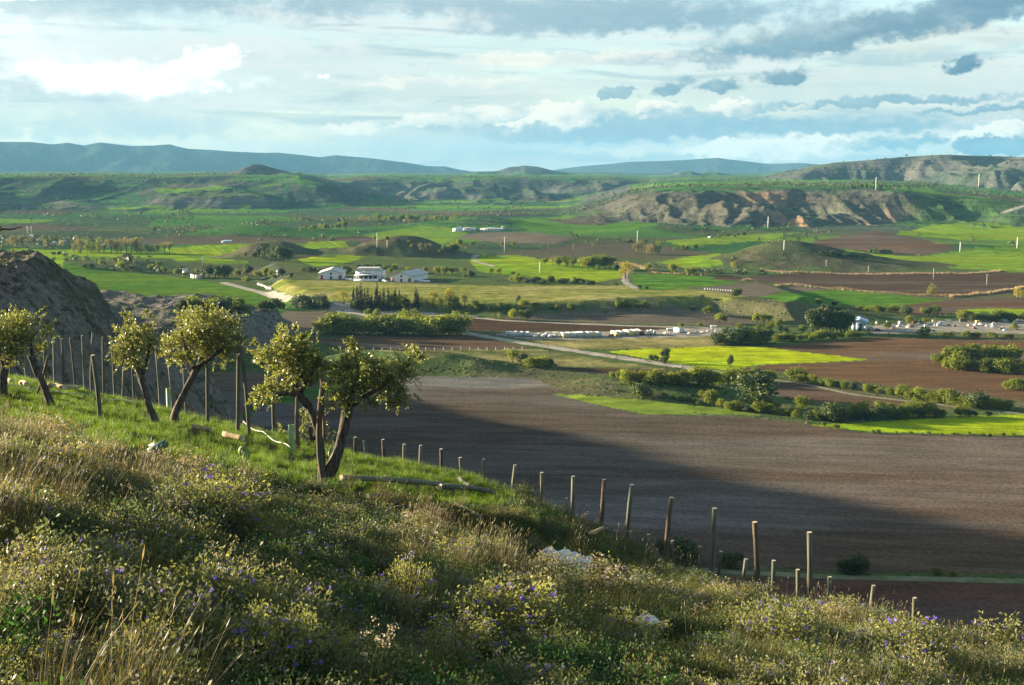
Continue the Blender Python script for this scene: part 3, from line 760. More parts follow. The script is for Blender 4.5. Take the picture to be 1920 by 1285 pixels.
pc = pal[(cid * 9.999).astype(int)] * (1 + 0.35 * sstep(1200, 2200, gd))[:, None]
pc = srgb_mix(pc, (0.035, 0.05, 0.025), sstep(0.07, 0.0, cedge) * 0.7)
rough_c = srgb_mix((0.056, 0.078, 0.026), (0.085, 0.078, 0.040), sstep(-0.2, 0.4, fbm(gx / 60, gy / 60, 61, 4)))
rough_c = srgb_mix(rough_c, (0.060, 0.090, 0.030), sstep(0.0, 0.5, fbm(gx / 25, gy / 25, 62, 4)))
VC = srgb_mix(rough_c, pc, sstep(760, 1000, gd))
scr = sstep(0.10, 0.24, slope) * sstep(500, 800, gd)
scr = np.maximum(scr, sstep(0.30, 0.60, fbm(gx / 190, gy / 190, 63, 4)) * sstep(900, 1300, gd) * 0.9)
bad_c = srgb_mix((0.082, 0.080, 0.070), (0.038, 0.048, 0.036), sstep(-0.25, 0.35, fbm(gx / 110, gy / 110, 64, 4)))
VC = srgb_mix(VC, bad_c, scr)
uu_all = uof(gx, gy)
cliff = ((gd > 1330) & (gd < 1720) & (uu_all > 1100) & (gy > 0))
warm = sstep(1330, 1420, uu_all) * sstep(1760, 1640, uu_all)
cc = srgb_mix(srgb_mix((0.072, 0.066, 0.052), (0.20, 0.130, 0.080), warm * sstep(0.0, 0.45, fbm(gx / 45, gy / 45, 65, 4))), (0.075, 0.08, 0.052), sstep(0.1, 0.5, fbm(gx / 70, gy / 70, 66, 4)))
cc = srgb_mix(cc, (0.045, 0.080, 0.026), sstep(1660, 1780, uu_all))
VC = np.where((cliff & (slope > 0.16))[:, None], srgb_mix(VC, cc, np.clip((slope - 0.16) / 0.16, 0, 1)), VC)
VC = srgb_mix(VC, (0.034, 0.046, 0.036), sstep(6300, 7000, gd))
sdT = np.full(gx.shape, -999.0); nearm = gd < 900
sdT[nearm] = sdist(gx[nearm], gy[nearm], TOE)
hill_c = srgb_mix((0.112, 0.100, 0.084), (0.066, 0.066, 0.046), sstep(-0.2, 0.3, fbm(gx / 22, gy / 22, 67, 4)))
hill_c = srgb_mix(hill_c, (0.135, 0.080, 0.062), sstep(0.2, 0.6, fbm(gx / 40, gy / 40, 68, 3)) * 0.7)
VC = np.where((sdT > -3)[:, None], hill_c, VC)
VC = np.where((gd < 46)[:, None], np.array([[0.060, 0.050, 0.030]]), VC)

KNOLLS = [(b[0], b[1], b[2] * 1.25, b[3] * 1.25) for b in BUMPS[:5]]
def on_knoll(x, y):
    r = np.zeros(np.shape(x), bool)
    for kx, ky, ka, kb in KNOLLS: r |= ((x - kx) / ka) ** 2 + ((y - ky) / kb) ** 2 < 1 + 0.35 * fbm(x / 14, y / 14, 95, 2)
    return r
gk = on_knoll(gx, gy)
VC[gk] = srgb_mix((0.054, 0.064, 0.030), (0.074, 0.064, 0.036), sstep(-0.3, 0.4, fbm(gx[gk] / 18, gy[gk] / 18, 96, 3)))
idx = np.arange(NR * NC).reshape(NR, NC)
Q = np.stack([idx[:-1, :-1].ravel(), idx[1:, :-1].ravel(), idx[1:, 1:].ravel(), idx[:-1, 1:].ravel()], 1)
Q = Q[:, ::-1]
fcx = gx[Q].mean(1); fcy = gy[Q].mean(1); fd = np.hypot(fcx, fcy)
jx = fcx + fbm(fcx / 7, fcy / 7, 51, 2) * np.minimum(3.0, fd * 0.007)
jy = fcy + fbm(fcx / 7, fcy / 7, 52, 2) * np.minimum(4.0, fd * 0.010)
cls = np.zeros(len(Q), np.int32)               # 0 valley floor
fs = slope[Q].mean(1)
cls[(fd > 1250)] = 100                         # far hills and cliffs
cls[(fd > 6300)] = 101
fT = sdT[Q].mean(1)
cls[(fT > -2) & (fd < 900)] = 102              # own hill
cls[(fd < 46)] = 103                           # foreground slope
Vin = gx; 
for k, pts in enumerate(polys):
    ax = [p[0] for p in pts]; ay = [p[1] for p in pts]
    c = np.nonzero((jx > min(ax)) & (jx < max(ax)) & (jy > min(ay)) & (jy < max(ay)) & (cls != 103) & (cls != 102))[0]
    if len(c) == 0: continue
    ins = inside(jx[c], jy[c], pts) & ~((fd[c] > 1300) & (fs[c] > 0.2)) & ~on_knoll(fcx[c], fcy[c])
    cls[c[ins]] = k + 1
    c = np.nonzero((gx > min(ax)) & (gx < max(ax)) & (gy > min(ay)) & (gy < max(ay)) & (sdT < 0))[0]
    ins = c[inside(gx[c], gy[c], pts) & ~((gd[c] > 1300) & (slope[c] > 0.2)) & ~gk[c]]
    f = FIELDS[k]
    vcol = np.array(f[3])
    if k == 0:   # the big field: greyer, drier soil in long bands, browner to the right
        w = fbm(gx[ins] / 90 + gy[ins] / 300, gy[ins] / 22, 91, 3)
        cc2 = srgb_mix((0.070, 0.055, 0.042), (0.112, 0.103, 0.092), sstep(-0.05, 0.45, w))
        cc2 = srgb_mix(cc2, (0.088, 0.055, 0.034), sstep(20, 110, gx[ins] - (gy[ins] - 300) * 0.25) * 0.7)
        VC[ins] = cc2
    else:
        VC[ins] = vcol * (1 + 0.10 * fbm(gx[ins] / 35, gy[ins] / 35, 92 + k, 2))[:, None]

def piece(name, label, mask, mat, cat=None, furrow=0.0, kind='structure'):
    fq = Q[mask]
    if len(fq) == 0: print('EMPTY', name, label); return None
    used, inv = np.unique(fq, return_inverse=True)
    me = mesh_np(name, np.stack([gx[used], gy[used], gz[used]], 1), inv.reshape(fq.shape), (mat,), True, None, VC[used])
    me.normals_split_custom_set_from_vertices(NRM[used].astype(np.float32).tolist())
    o = add(name, me)
    o['furrow'] = R(furrow)
    return tag(o, label, cat, kind=kind)
piece('ground', 'open valley floor between the fields', cls == 0, M_ROUGH)
piece('hills', 'eroded grey cliffs and green plateaus in the middle distance', cls == 100, M_BAD)
piece('mountains', 'long blue mountain range on the skyline', cls == 101, M_MOUNT)
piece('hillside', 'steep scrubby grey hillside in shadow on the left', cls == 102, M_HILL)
piece('slope', 'foreground hillside under the grass', cls == 103, M_NEAR)
SURF = dict(soil=M_SOIL, crop=M_CROP, meadow=M_MEADOW, track=M_TRACK)
M_YARD = mat_track('trodden_yard', (0.26, 0.23, 0.19), (0.16, 0.14, 0.11))
SURF['track'] = M_YARD
for k, f in enumerate(FIELDS):
    piece(f[0], f[1], cls == k + 1, SURF[f[2]], furrow=f[4])
print('ground', round(time.time() - T0, 1))

# ------------------------------------------------------------------ roads: ribbons laid on the ground
def ribbon(name, label, pix, width, mat=M_TRACK, lift=0.10, dm=60.0):
    P = []
    for (u0, v0), (u1, v1) in zip(pix[:-1], pix[1:]):
        n = max(2, int(math.hypot(u1 - u0, (v1 - v0) * 4) / 10))
        for i in range(n):
            t = i / n
            P.append(hit(u0 + (u1 - u0) * t, v0 + (v1 - v0) * t, dm)[:2])
    P.append(hit(*pix[-1], dm)[:2])
    P = np.array(P)
    for _ in range(3):
        P[1:-1] = (P[:-2] + 2 * P[1:-1] + P[2:]) / 4
    T = np.gradient(P, axis=0); T /= np.linalg.norm(T, axis=1, keepdims=True) + 1e-9
    Nn = np.stack([-T[:, 1], T[:, 0]], 1)
    rng = np.random.default_rng(len(pix) + int(width * 10))
    m = 5
    vs = []
    for j in range(m):
        s = (j / (m - 1) - 0.5) * width * (1 + 0.10 * rng.standard_normal(len(P)))
        q = P + Nn * np.asarray(s)[:, None]
        z = ground(q[:, 0], q[:, 1]) + lift * (1.0 if 0 < j < m - 1 else 0.1)
        vs.append(np.column_stack([q, z]))
    vs = np.stack(vs, 1); n = len(P)
    ii = np.arange(n * m).reshape(n, m)
    fq = np.stack([ii[:-1, :-1].ravel(), ii[:-1, 1:].ravel(), ii[1:, 1:].ravel(), ii[1:, :-1].ravel()], 1)
    me = mesh_np(name, vs.reshape(-1, 3), fq, (mat,), True)
    o = add(name, me)
    if me.polygons[0].normal.z < 0: me.flip_normals()
    return tag(o, label, kind='structure')
ribbon('road', 'pale gravel road running diagonally through the valley', [(418, 530), (480, 546), (560, 566), (640, 582), (750, 602), (880, 626), (1000, 646), (1150, 669), (1300, 691), (1375, 705)], 5.5)
ribbon('track', 'narrow field track winding on behind the bushes to the right', [(1375, 705), (1450, 712), (1520, 722), (1600, 740), (1700, 752), (1800, 763), (1920, 776), (2000, 782)], 2.4, mat_track('dull_track', (0.20, 0.18, 0.13), (0.13, 0.12, 0.08)))
ribbon('track', 'thin pale track crossing the brown fields below the dark bank', [(700, 586), (800, 590), (870, 593), (940, 601), (1050, 606), (1200, 612), (1330, 615), (1420, 620)], 3.2)
ribbon('track', 'short sandy track bending through the green mid valley', [(895, 478), (880, 488), (905, 494), (930, 500)], 4.0)
ribbon('track', 'sandy track climbing past the yellow bush between two green fields', [(1182, 505), (1170, 518), (1172, 530), (1195, 542)], 4.0)
ribbon('track', 'pale dirt strip at the lower edge of the big ploughed field', [(1200, 1062), (1400, 1074), (1560, 1082), (1920, 1090), (2050, 1092)], 2.2, mat_track('grassy_track', (0.17, 0.16, 0.10), (0.10, 0.12, 0.05)))
ribbon('track', 'light track by the pylons on the far left slope', [(58, 440), (70, 448), (78, 451)], 5.0)
ribbon('track', 'pale line of track below the right cliffs', [(1880, 400), (1900, 392), (1930, 384)], 7.0)

# ------------------------------------------------------------------ haze
def haze():
    me = bpy.data.meshes.new('haze'); bm = bmesh.new()
    bmesh.ops.create_cube(bm, size=1.0); bm.to_mesh(me); bm.free()
    o = add('haze', me); o.scale = (27600, 27600, 345); o.location = (0, 0, 345 / 2 - 14)
    m = bpy.data.materials.new('haze_air'); m.use_nodes = True; nt = NT(m.node_tree)
    v = nt.n('ShaderNodeVolumePrincipled')
    v.inputs['Color'].default_value = (0.17, 0.42, 0.64, 1); v.inputs['Density'].default_value = HAZE; v.inputs['Anisotropy'].default_value = 0.0
    out = nt.n('ShaderNodeOutputMaterial'); nt.link(v.outputs[0], out.inputs['Volume'])
    me.materials.append(m)
    tag(o, 'thin blue air over the valley', kind='stuff')
HAZE = 5.2e-5
haze()
# ------------------------------------------------------------------ foliage
def mat_leaf(name, c, var=0.35, trans=0.35, tboost=(1.25, 1.2, 0.6), rough=0.6, spec=0.25, objvar=0.25):
    m, nt = new_mat(name)
    t = nt.attr('tint')
    oi = nt.n('ShaderNodeObjectInfo').outputs['Random']
    base_ = nt.mix(1.0, (*c, 1.0), t, 'MULTIPLY')
    base_ = nt.mix(1.0, base_, nt.mix(oi, (1 - objvar, 1 - objvar * 0.9, 1 - objvar, 1), (1 + objvar, 1 + objvar * 0.7, 1 + objvar * 0.4, 1)), 'MULTIPLY')
    tc = nt.mix(1.0, base_, (*tboost, 1.0), 'MULTIPLY')
    finish(nt, base_, rough, None, spec=spec, translucent=trans, tcol=tc)
    return m
def mat_bark(name='bark', c0=(0.085, 0.068, 0.052), c1=(0.035, 0.028, 0.022), s=14.0):
    m, nt = new_mat(name)
    p = nt.n('ShaderNodeTexCoord').outputs['Object']
    x, y, z = nt.sep(p)[:3]
    n = nt.noise(nt.comb(nt.math('MULTIPLY', x, s), nt.math('MULTIPLY', y, s), nt.math('MULTIPLY', z, s * 0.22)), 1.0, 6.0, 0.7, 0.6)
    finish(nt, nt.mix(nt.ramp(n, 0.35, 0.65), c1, c0), 0.95, n, 0.9, 0.03, 0.1)
    return m
L_GREEN = mat_leaf('leaf_green', (0.130, 0.165, 0.020), trans=0.5)
L_FRESH = mat_leaf('leaf_fresh', (0.175, 0.205, 0.020), trans=0.5)
L_DARK = mat_leaf('leaf_dark', (0.050, 0.074, 0.022), trans=0.25)
L_CYP = mat_leaf('leaf_cypress', (0.016, 0.028, 0.014), trans=0.08)
L_YEL = mat_leaf('leaf_yellow', (0.260, 0.235, 0.030))
L_PALE = mat_leaf('leaf_pale', (0.185, 0.165, 0.070))
BARK = mat_bark()
BARK_PALE = mat_bark('pale_bark', (0.16, 0.14, 0.115), (0.06, 0.05, 0.04), 12.0)

def leaf_quads(P, Nrm, L, Wd, rng, curl=0.0):
    """one pointed quad per point: P (n,3) centres, Nrm (n,3) facing, sizes L, Wd (n,)"""
    n = len(P)
    r = rng.standard_normal((n, 3)); ax = np.cross(Nrm, r); ax /= np.linalg.norm(ax, axis=1, keepdims=True) + 1e-9
    bx = np.cross(Nrm, ax)
    L = np.asarray(L).reshape(-1, 1); Wd = np.asarray(Wd).reshape(-1, 1)
    v = np.stack([P - ax * L / 2, P + bx * Wd / 2 + ax * L * 0.05, P + ax * L / 2, P - bx * Wd / 2 + ax * L * 0.05], 1).reshape(-1, 3)
    f = np.arange(4 * n).reshape(n, 4)
    return v, f
def crown_pts(rng, n, clumps, shell=0.55):
    """points in a set of clump ellipsoids (cx,cy,cz,rx,ry,rz), denser to the outside"""
    cl = np.array(clumps); vol = (cl[:, 3] * cl[:, 4] * cl[:, 5]) ** (2 / 3)
    k = rng.choice(len(cl), n, p=vol / vol.sum())
    d = rng.standard_normal((n, 3)); d /= np.linalg.norm(d, axis=1, keepdims=True)
    r = shell + (1 - shell) * rng.random(n) ** 0.6
    r *= 1 + 0.18 * rng.standard_normal(n)
    P = cl[k, :3] + d * cl[k, 3:6] * r[:, None]
    N = d * 0.9 + rng.standard_normal((n, 3)) * 0.6; N[:, 2] += 0.25
    N /= np.linalg.norm(N, axis=1, keepdims=True)
    return P, N, k
def tube(path, radii, seg=6, cap=True):
    """tapered tube along a 3-D path -> verts, quad faces, cap faces"""
    path = np.asarray(path, float); n = len(path)
    T = np.gradient(path, axis=0); T /= np.linalg.norm(T, axis=1, keepdims=True) + 1e-9
    ref = np.array([0.31, 0.95, 0.05]);
    vs = []
    a = np.linspace(0, 2 * np.pi, seg, endpoint=False)
    for i in range(n):
        b1 = np.cross(T[i], ref); b1 /= np.linalg.norm(b1) + 1e-9; b2 = np.cross(T[i], b1)
        rr = np.asarray(radii[i]) if np.ndim(radii[i]) else radii[i]
        vs.append(path[i] + np.outer(np.cos(a) * rr, b1) + np.outer(np.sin(a) * rr, b2))
    v = np.concatenate(vs); ii = np.arange(n * seg).reshape(n, seg)
    f = np.stack([ii[:-1].ravel(), np.roll(ii[:-1], -1, 1).ravel(), np.roll(ii[1:], -1, 1).ravel(), ii[1:].ravel()], 1)
    if cap:   # close the ends with quads through a centre fan
        c0 = len(v); v = np.concatenate([v, path[:1], path[-1:]])
        f1 = np.array([[c0, ii[0, (k + 1) % seg], ii[0, k], ii[0, k]] for k in range(seg)])[:, :3]
        f2 = np.array([[c0 + 1, ii[-1, k], ii[-1, (k + 1) % seg]] for k in range(seg)])
        return v, [f, np.concatenate([f1, f2])]
    return v, [f]
def merge(parts):
    """join [(v, [faces...]), ...] into one (v, [quads, tris])"""
    V_, Q_, T_ = [], [], []; o = 0
    for v, fl in parts:
        V_.append(v)
        for f in fl:
            if len(f): (Q_ if f.shape[1] == 4 else T_).append(f + o)
        o += len(v)
    return np.concatenate(V_), [np.concatenate(Q_) if Q_ else np.zeros((0, 4), int), np.concatenate(T_) if T_ else np.zeros((0, 3), int)]

def crown_mesh(name, rng, n, clumps, leaf, mat, dark_in=0.0, shell=0.55, aspect=0.6):
    P, N, k = crown_pts(rng, n, clumps, shell)
    L = leaf * (0.7 + 0.6 * rng.random(n))
    v, f = leaf_quads(P, N, L, L * aspect, rng)
    tint = np.repeat((0.72 + 0.56 * rng.random(n)) * (0.85 + 0.3 * rng.random(len(clumps))[k]), 4)
    c = np.stack([tint * (0.95 + 0.15 * np.repeat(rng.random(n), 4)), tint, tint * 0.95], 1)
    return mesh_np(name, v, f, (mat,), False, None, c)
def trunk_mesh(name, rng, h, r, mat, limbs=4, top=0.6, spread=0.3):
    parts = []
    sway = rng.standard_normal((5, 2)) * r * 0.6; sway[0] = 0
    zs = np.linspace(-0.12 * h * 0.3, h, 5)
    path = np.column_stack([np.cumsum(sway, 0), zs])
    parts.append(tube(path, np.linspace(r * 1.15, r * 0.55, 5), 6))
    for i in range(limbs):
        a = rng.random() * 6.283; l = spread * (0.7 + 0.6 * rng.random())
        p0 = path[-1] - np.array([0, 0, h * 0.25 * rng.random()])
        p1 = p0 + np.array([math.cos(a) * l * 0.5, math.sin(a) * l * 0.5, top * 0.35]); p2 = p0 + np.array([math.cos(a) * l, math.sin(a) * l, top * 0.8])
        parts.append(tube([p0, p1, p2], [r * 0.5, r * 0.35, r * 0.15], 5))
    v, fl = merge(parts)
    return mesh_np(name, v, fl, (mat,), True)

PROTO = {}
def build_protos():
    for kind, nvar in (('round', 5), ('fresh', 4), ('dark', 4), ('bush', 5), ('darkbush', 3), ('yellow', 3), ('pale', 4), ('cypress', 3), ('poplar', 3)):
        lst = []
        for i in range(nvar):
            rng = np.random.default_rng(hash_name(kind) + i)
            H = 5.0
            cl = []
            if kind in ('round', 'fresh', 'dark', 'yellow'):
                zc = 2.75; R0 = 1.7 + 0.5 * rng.random()
                for q in range(9):
                    a = rng.random() * 6.283; rr = R0 * 0.62 * math.sqrt(rng.random()); z = zc + (rng.random() - 0.5) * 2.6
                    s = R0 * (0.38 + 0.22 * rng.random())
                    cl.append((math.cos(a) * rr, math.sin(a) * rr, z, s, s, s * 0.85))
                cl.append((0, 0, zc, R0 * 0.75, R0 * 0.75, 1.25))
                n, leaf, mat = 1500, 0.38, {'round': L_GREEN, 'fresh': L_FRESH, 'dark': L_DARK, 'yellow': L_YEL}[kind]
                th, tr = 2.2, 0.16
                if kind == 'yellow': n, leaf = 620, 0.3
            elif kind in ('bush', 'darkbush'):
                R0 = 2.3
                for q in range(9):
                    a = rng.random() * 6.283; rr = R0 * 0.7 * math.sqrt(rng.random()); z = 1.3 + rng.random() * 2.3 * (1 - 0.25 * rr / R0)
                    s = R0 * (0.34 + 0.2 * rng.random()); cl.append((math.cos(a) * rr, math.sin(a) * rr, z, s, s, s * 0.95))
                cl.append((0, 0, 2.0, R0 * 0.75, R0 * 0.75, 1.9))
                n, leaf, mat = 1500, 0.42, L_GREEN if kind == 'bush' else L_DARK
                th, tr = 0.9, 0.13
            elif kind == 'pale':
                for q in range(9):
                    a = rng.random() * 6.283; rr = 1.0 * math.sqrt(rng.random()); z = 1.2 + rng.random() * 3.0
                    cl.append((math.cos(a) * rr, math.sin(a) * rr, z, 0.65, 0.65, 0.95))
                n, leaf, mat = 760, 0.26, L_PALE; th, tr = 2.4, 0.12
            elif kind == 'poplar':
                for q in range(9):
                    z = 0.9 + q * 0.45; cl.append((rng.standard_normal() * 0.2, rng.standard_normal() * 0.2, z, 0.75, 0.75, 0.6))
                n, leaf, mat = 700, 0.3, L_GREEN; th, tr = 2.0, 0.12
            else:
                for q in range(12):
                    t = q / 11; w = 0.62 * (1 - t) ** 0.7 * (0.75 + 0.25 * min(1, t * 8)) + 0.05
                    cl.append((rng.standard_normal() * 0.05, rng.standard_normal() * 0.05, 0.35 + t * 4.55, w, w, 0.34))
                n, leaf, mat = 950, 0.22, L_CYP; th, tr = 0.8, 0.12
            rngs = np.random.default_rng(77 + i)
            cm = crown_mesh(kind + '_crown', rng, n, cl, leaf, mat)
            tm = trunk_mesh(kind + '_trunk', rngs, th, tr, BARK, 4, 1.6, 1.0)
            # measure, then make a joined version for far copies
            zz = np.empty(len(cm.vertices) * 3, np.float32); cm.vertices.foreach_get('co', zz); zz = zz.reshape(-1, 3)
            top = float(np.percentile(zz[:, 2], 99.0))
            lst.append((cm, tm, top))
        PROTO[kind] = lst
def hash_name(s):
    r = 0
    for ch in s: r = (r * 31 + ord(ch)) % 100003
    return r
build_protos()
KIND = {  # name of the object, phrase, category
 'round': ('round_tree', 'round green tree', 'tree'), 'fresh': ('round_tree', 'bright green tree', 'tree'), 'dark': ('pine_tree', 'dark evergreen tree', 'tree'),
 'bush': ('bush', 'rounded green bush', 'bush'), 'darkbush': ('bush', 'dark green bush', 'bush'), 'yellow': ('spring_tree', 'yellow leafed tree', 'tree'),
 'pale': ('bare_tree', 'pale thinly leafed tree', 'tree'), 'cypress': ('cypress_tree', 'slender dark cypress', 'tree'), 'poplar': ('poplar_tree', 'narrow green tree', 'tree')}
ORD = ['first', 'second', 'third', 'fourth', 'fifth', 'sixth', 'seventh', 'eighth', 'ninth', 'tenth', 'eleventh', 'twelfth']
def nth(i):
    if i < 12: return ORD[i]
    n = i + 1
    return f"{n}{'th' if 10 <= n % 100 <= 20 else {1: 'st', 2: 'nd', 3: 'rd'}.get(n % 10, 'th')}"
trng = random.Random(5)
TREE_COUNT = 0
def plant(kind, u, v, hpx, label, group, wide=1.0, dmin=60.0):
    """put a tree whose foot is seen at photo pixel u, v and whose height there is hpx pixels"""
    global TREE_COUNT
    x, y, z = hit(u, v, dmin)
    d = math.hypot(x, y)
    cm, tm, top = trng.choice(PROTO[kind])
    h = 1.08 * hpx * math.hypot(d, EYE - z) / F
    s = h / top
    nm, ph, cat = KIND[kind]
    w = s * wide * (1.22 if 'bush' in kind else 1.05) * trng.uniform(0.92, 1.12)
    rz = trng.uniform(0, 6.283)
    e = empty(nm, (x, y, z - 0.05 * s), rz); e.scale = (w, w, s)
    add('crown', cm, e)
    if kind not in ('bush', 'darkbush') or hpx > 16: add('trunk', tm, e)
    tag(e, label, cat, group)
    TREE_COUNT += 1
    return e
def row(phrase, group, items, wide=1.0):
    """items: (kind, u, v, h). One label per tree: its rank from the left within the row"""
    items = sorted(items, key=lambda t: t[1])
    for i, (k, u, v, h) in enumerate(items):
        ph = KIND[k][1]
        if len(items) == 1: lab = f'{ph} {phrase}'
        elif i == len(items) - 1: lab = f'{ph}, rightmost {phrase}'
        elif i == 0: lab = f'{ph}, leftmost {phrase}'
        else: lab = f'{ph}, {nth(i)} from left {phrase}'
        plant(k, u, v, h, lab, group, wide)
def line(kinds, p0, p1, n, h, jit=(4, 2), seed=0):
    r = random.Random(seed + n)
    out = []
    for i in range(n):
        t = (i + 0.5) / n
        out.append((r.choice(kinds), p0[0] + (p1[0] - p0[0]) * t + r.uniform(-jit[0], jit[0]), p0[1] + (p1[1] - p0[1]) * t + r.uniform(-jit[1], jit[1]), h * r.uniform(0.62, 1.28)))
    return out
B, D, FR, RD, DB, YE, PA, CY, PO = 'bush', 'dark', 'fresh', 'round', 'darkbush', 'yellow', 'pale', 'cypress', 'poplar'

row('in front row of long hedge by gravel road', 'long hedge left of the gravel road', line([B, B, B, RD], (612, 628), (862, 628), 19, 29, (3, 1.5), 1), 1.15)
row('in back row of long hedge by gravel road', 'long hedge left of the gravel road', line([B, B], (738, 617), (858, 622), 8, 27, (4, 1), 2))
row('in dark clump at left road bend', 'dark clump by the road', [(DB, 556, 578, 18), (DB, 572, 579, 24), (DB, 584, 579, 19), (DB, 597, 579, 25), (DB, 608, 580, 18)])
row('in the shaded hedge behind the largest left olive', 'shaded hedge behind the olives', line([DB, DB, B], (335, 582), (470, 588), 11, 21, (4, 1.5), 3))
row('in short shaded hedge above small brown field', 'shaded hedge behind the olives', line([DB], (484, 582), (536, 581), 5, 17, (2, 0.8), 4))
row('in the cypress grove by the gravel road', 'cypress grove', [(CY, 663, 577, 35), (CY, 670, 578, 38), (CY, 677, 579, 44), (CY, 684, 580, 34), (CY, 690, 581, 37), (CY, 697, 581, 29), (CY, 707, 581, 45), (CY, 713, 581, 32), (CY, 720, 580, 37),
     (CY, 728, 582, 37), (CY, 742, 580, 36), (CY, 749, 579, 33), (CY, 780, 578, 36), (CY, 784, 578, 28), (CY, 703, 583, 25), (CY, 693, 584, 28), (CY, 687, 583, 26), (CY, 674, 576, 30)], 0.95)
row('among the cypresses', 'round trees in the cypress grove', [(RD, 735, 578, 26), (RD, 755, 580, 25), (D, 763, 580, 18)])
row('in yellow group by the cypresses', 'yellow trees by the road', [(YE, 645, 570, 25), (RD, 666, 579, 15), (YE, 791, 575, 19), (YE, 812, 575, 27), (YE, 827, 575, 21), (YE, 842, 575, 33), (FR, 850, 579, 22), (YE, 871, 575, 21), (RD, 890, 583, 19), (RD, 905, 582, 10), (RD, 860, 581, 12), (PA, 800, 577, 16)])
row('beside the gravel road below the cypresses', 'bushes along the gravel road', [(B, 691, 594, 14), (B, 707, 596, 15), (B, 740, 600, 11), (B, 754, 603, 17), (DB, 772, 602, 10)], 0.9)
row('below the meadow beside the dark bank', 'trees below the meadow', [(D, 973, 571, 15), (RD, 936, 582, 14), (RD, 952, 582, 13), (RD, 981, 581, 18), (RD, 1002, 581, 13), (RD, 1011, 579, 10), (B, 1034, 580, 7), (B, 1046, 579, 7), (B, 1070, 580, 10), (RD, 920, 584, 9)])
row('along the thin pale track', 'trees on the thin track', [(B, 876, 595, 8), (PA, 924, 597, 10), (PA, 936, 599, 12), (FR, 962, 601, 20), (RD, 977, 600, 17), (D, 989, 602, 20)])
row('on the slope right of the barns', 'trees right of the barns', [(D, 883, 524, 15), (B, 920, 512, 9), (RD, 935, 515, 11), (B, 962, 516, 7), (B, 972, 517, 5), (B, 870, 510, 8), (RD, 846, 517, 15), (RD, 834, 518, 17), (RD, 822, 515, 14), (RD, 797, 514, 12), (RD, 767, 513, 11), (RD, 732, 514, 11), (B, 854, 512, 9), (B, 871, 520, 6)])
row('in dark hedge above the meadow', 'dark hedge above the meadow', line([DB, B, DB], (955, 530), (1118, 533), 17, 11, (3, 2.5), 6))
row('in the clump under the grey slope, mid valley', 'round clump mid valley', [(RD, 1022, 497, 12), (PA, 1036, 499, 17), (RD, 1048, 500, 18), (RD, 1062, 501, 19), (RD, 1074, 502, 16), (RD, 1092, 505, 20), (RD, 1102, 506, 23), (RD, 1112, 505, 25), (RD, 1123, 506, 25), (RD, 1134, 505, 25), (RD, 1145, 505, 21), (DB, 1157, 506, 8)])
row('behind the green field with long tree shadows', 'trees behind the green field', [(RD, 1215, 510, 15), (RD, 1260, 514, 18), (RD, 1290, 517, 13), (RD, 1300, 517, 15), (YE, 1374, 505, 13), (PA, 1318, 518, 7)])
row('at the head of the sandy track', 'bushes at the sandy track', [(YE, 1166, 526, 20), (YE, 1172, 523, 30), (YE, 1179, 519, 20), (DB, 1200, 542, 7), (DB, 1212, 543, 6), (DB, 1156, 537, 6)])
row('in the brown field on the right', 'pale trees in the brown field', [(YE, 1750, 554, 20), (YE, 1744, 554, 15), (YE, 1908, 561, 22), (YE, 1916, 562, 16)])
row('in the dark grove above the bright crop wedge', 'grove above the crop wedge', line([DB, B, DB], (1342, 646), (1438, 644), 11, 25, (3, 1.5), 7), 1.1)
row('in the low hedge right of the grove', 'low hedge right of the grove', line([B, B, DB], (1448, 641), (1620, 633), 15, 13, (3, 1), 8), 1.2)
row('in tall grove beside blue roofed shed', 'tall dark grove by the shed', line([D, D, D], (1518, 622), (1596, 626), 11, 33, (3, 2), 9), 0.9)
row('in the hollow below the dark bank', 'trees in the hollow', [(RD, 1322, 590, 13), (FR, 1330, 589, 14), (FR, 1348, 606, 17), (FR, 1358, 606, 15), (FR, 1418, 606, 18), (RD, 1429, 607, 15), (RD, 1441, 606, 15), (RD, 1421, 623, 12), (RD, 1443, 623, 17), (D, 1461, 625, 15), (D, 1472, 626, 13), (RD, 1386, 620, 13), (B, 1277, 614, 8), (B, 1312, 613, 8), (RD, 1505, 625, 14), (DB, 1300, 583, 8), (B, 1460, 612, 12)])
row('on the dark bank under the meadow', 'bushes on the dark bank', [(D, 1163, 572, 10), (B, 1160, 576, 11), (B, 1170, 576, 14), (B, 1180, 577, 10), (B, 1208, 576, 12), (DB, 1381, 557, 15), (DB, 1316, 559, 6), (B, 1196, 577, 7)])
row('in bushes behind the scrap yard', 'bushes behind the scrap yard', [(B, 1536, 571, 10), (DB, 1566, 574, 9), (DB, 1544, 583, 12), (DB, 1556, 584, 11), (DB, 1572, 584, 10), (B, 1612, 583, 10), (B, 1624, 584, 8), (B, 1634, 583, 8), (B, 1645, 585, 12), (B, 1655, 585, 10), (B, 1668, 586, 11), (B, 1679, 586, 13), (DB, 1700, 591, 16), (DB, 1740, 592, 16), (B, 1756, 588, 14), (B, 1730, 587, 9)])
row('among the junk of the scrap yard', 'bushes in the scrap yard', [(B, 1704, 607, 13), (DB, 1733, 633, 17), (B, 1664, 616, 11), (B, 1733, 606, 8), (B, 1902, 618, 10)])
row('in hedge above the scrap yard', 'hedge above the scrap yard', line([DB, B, DB], (1796, 601), (1918, 603), 13, 15, (4, 2), 10))
row('in front of the scrap yard', 'bushes in front of the scrap yard', [(B, 1812, 634, 12), (B, 1824, 634, 9), (B, 1832, 634, 11), (B, 1858, 633, 9), (B, 1866, 634, 7), (B, 1886, 635, 9), (B, 1896, 635, 8), (B, 1770, 631, 9), (B, 1782, 631, 7)])
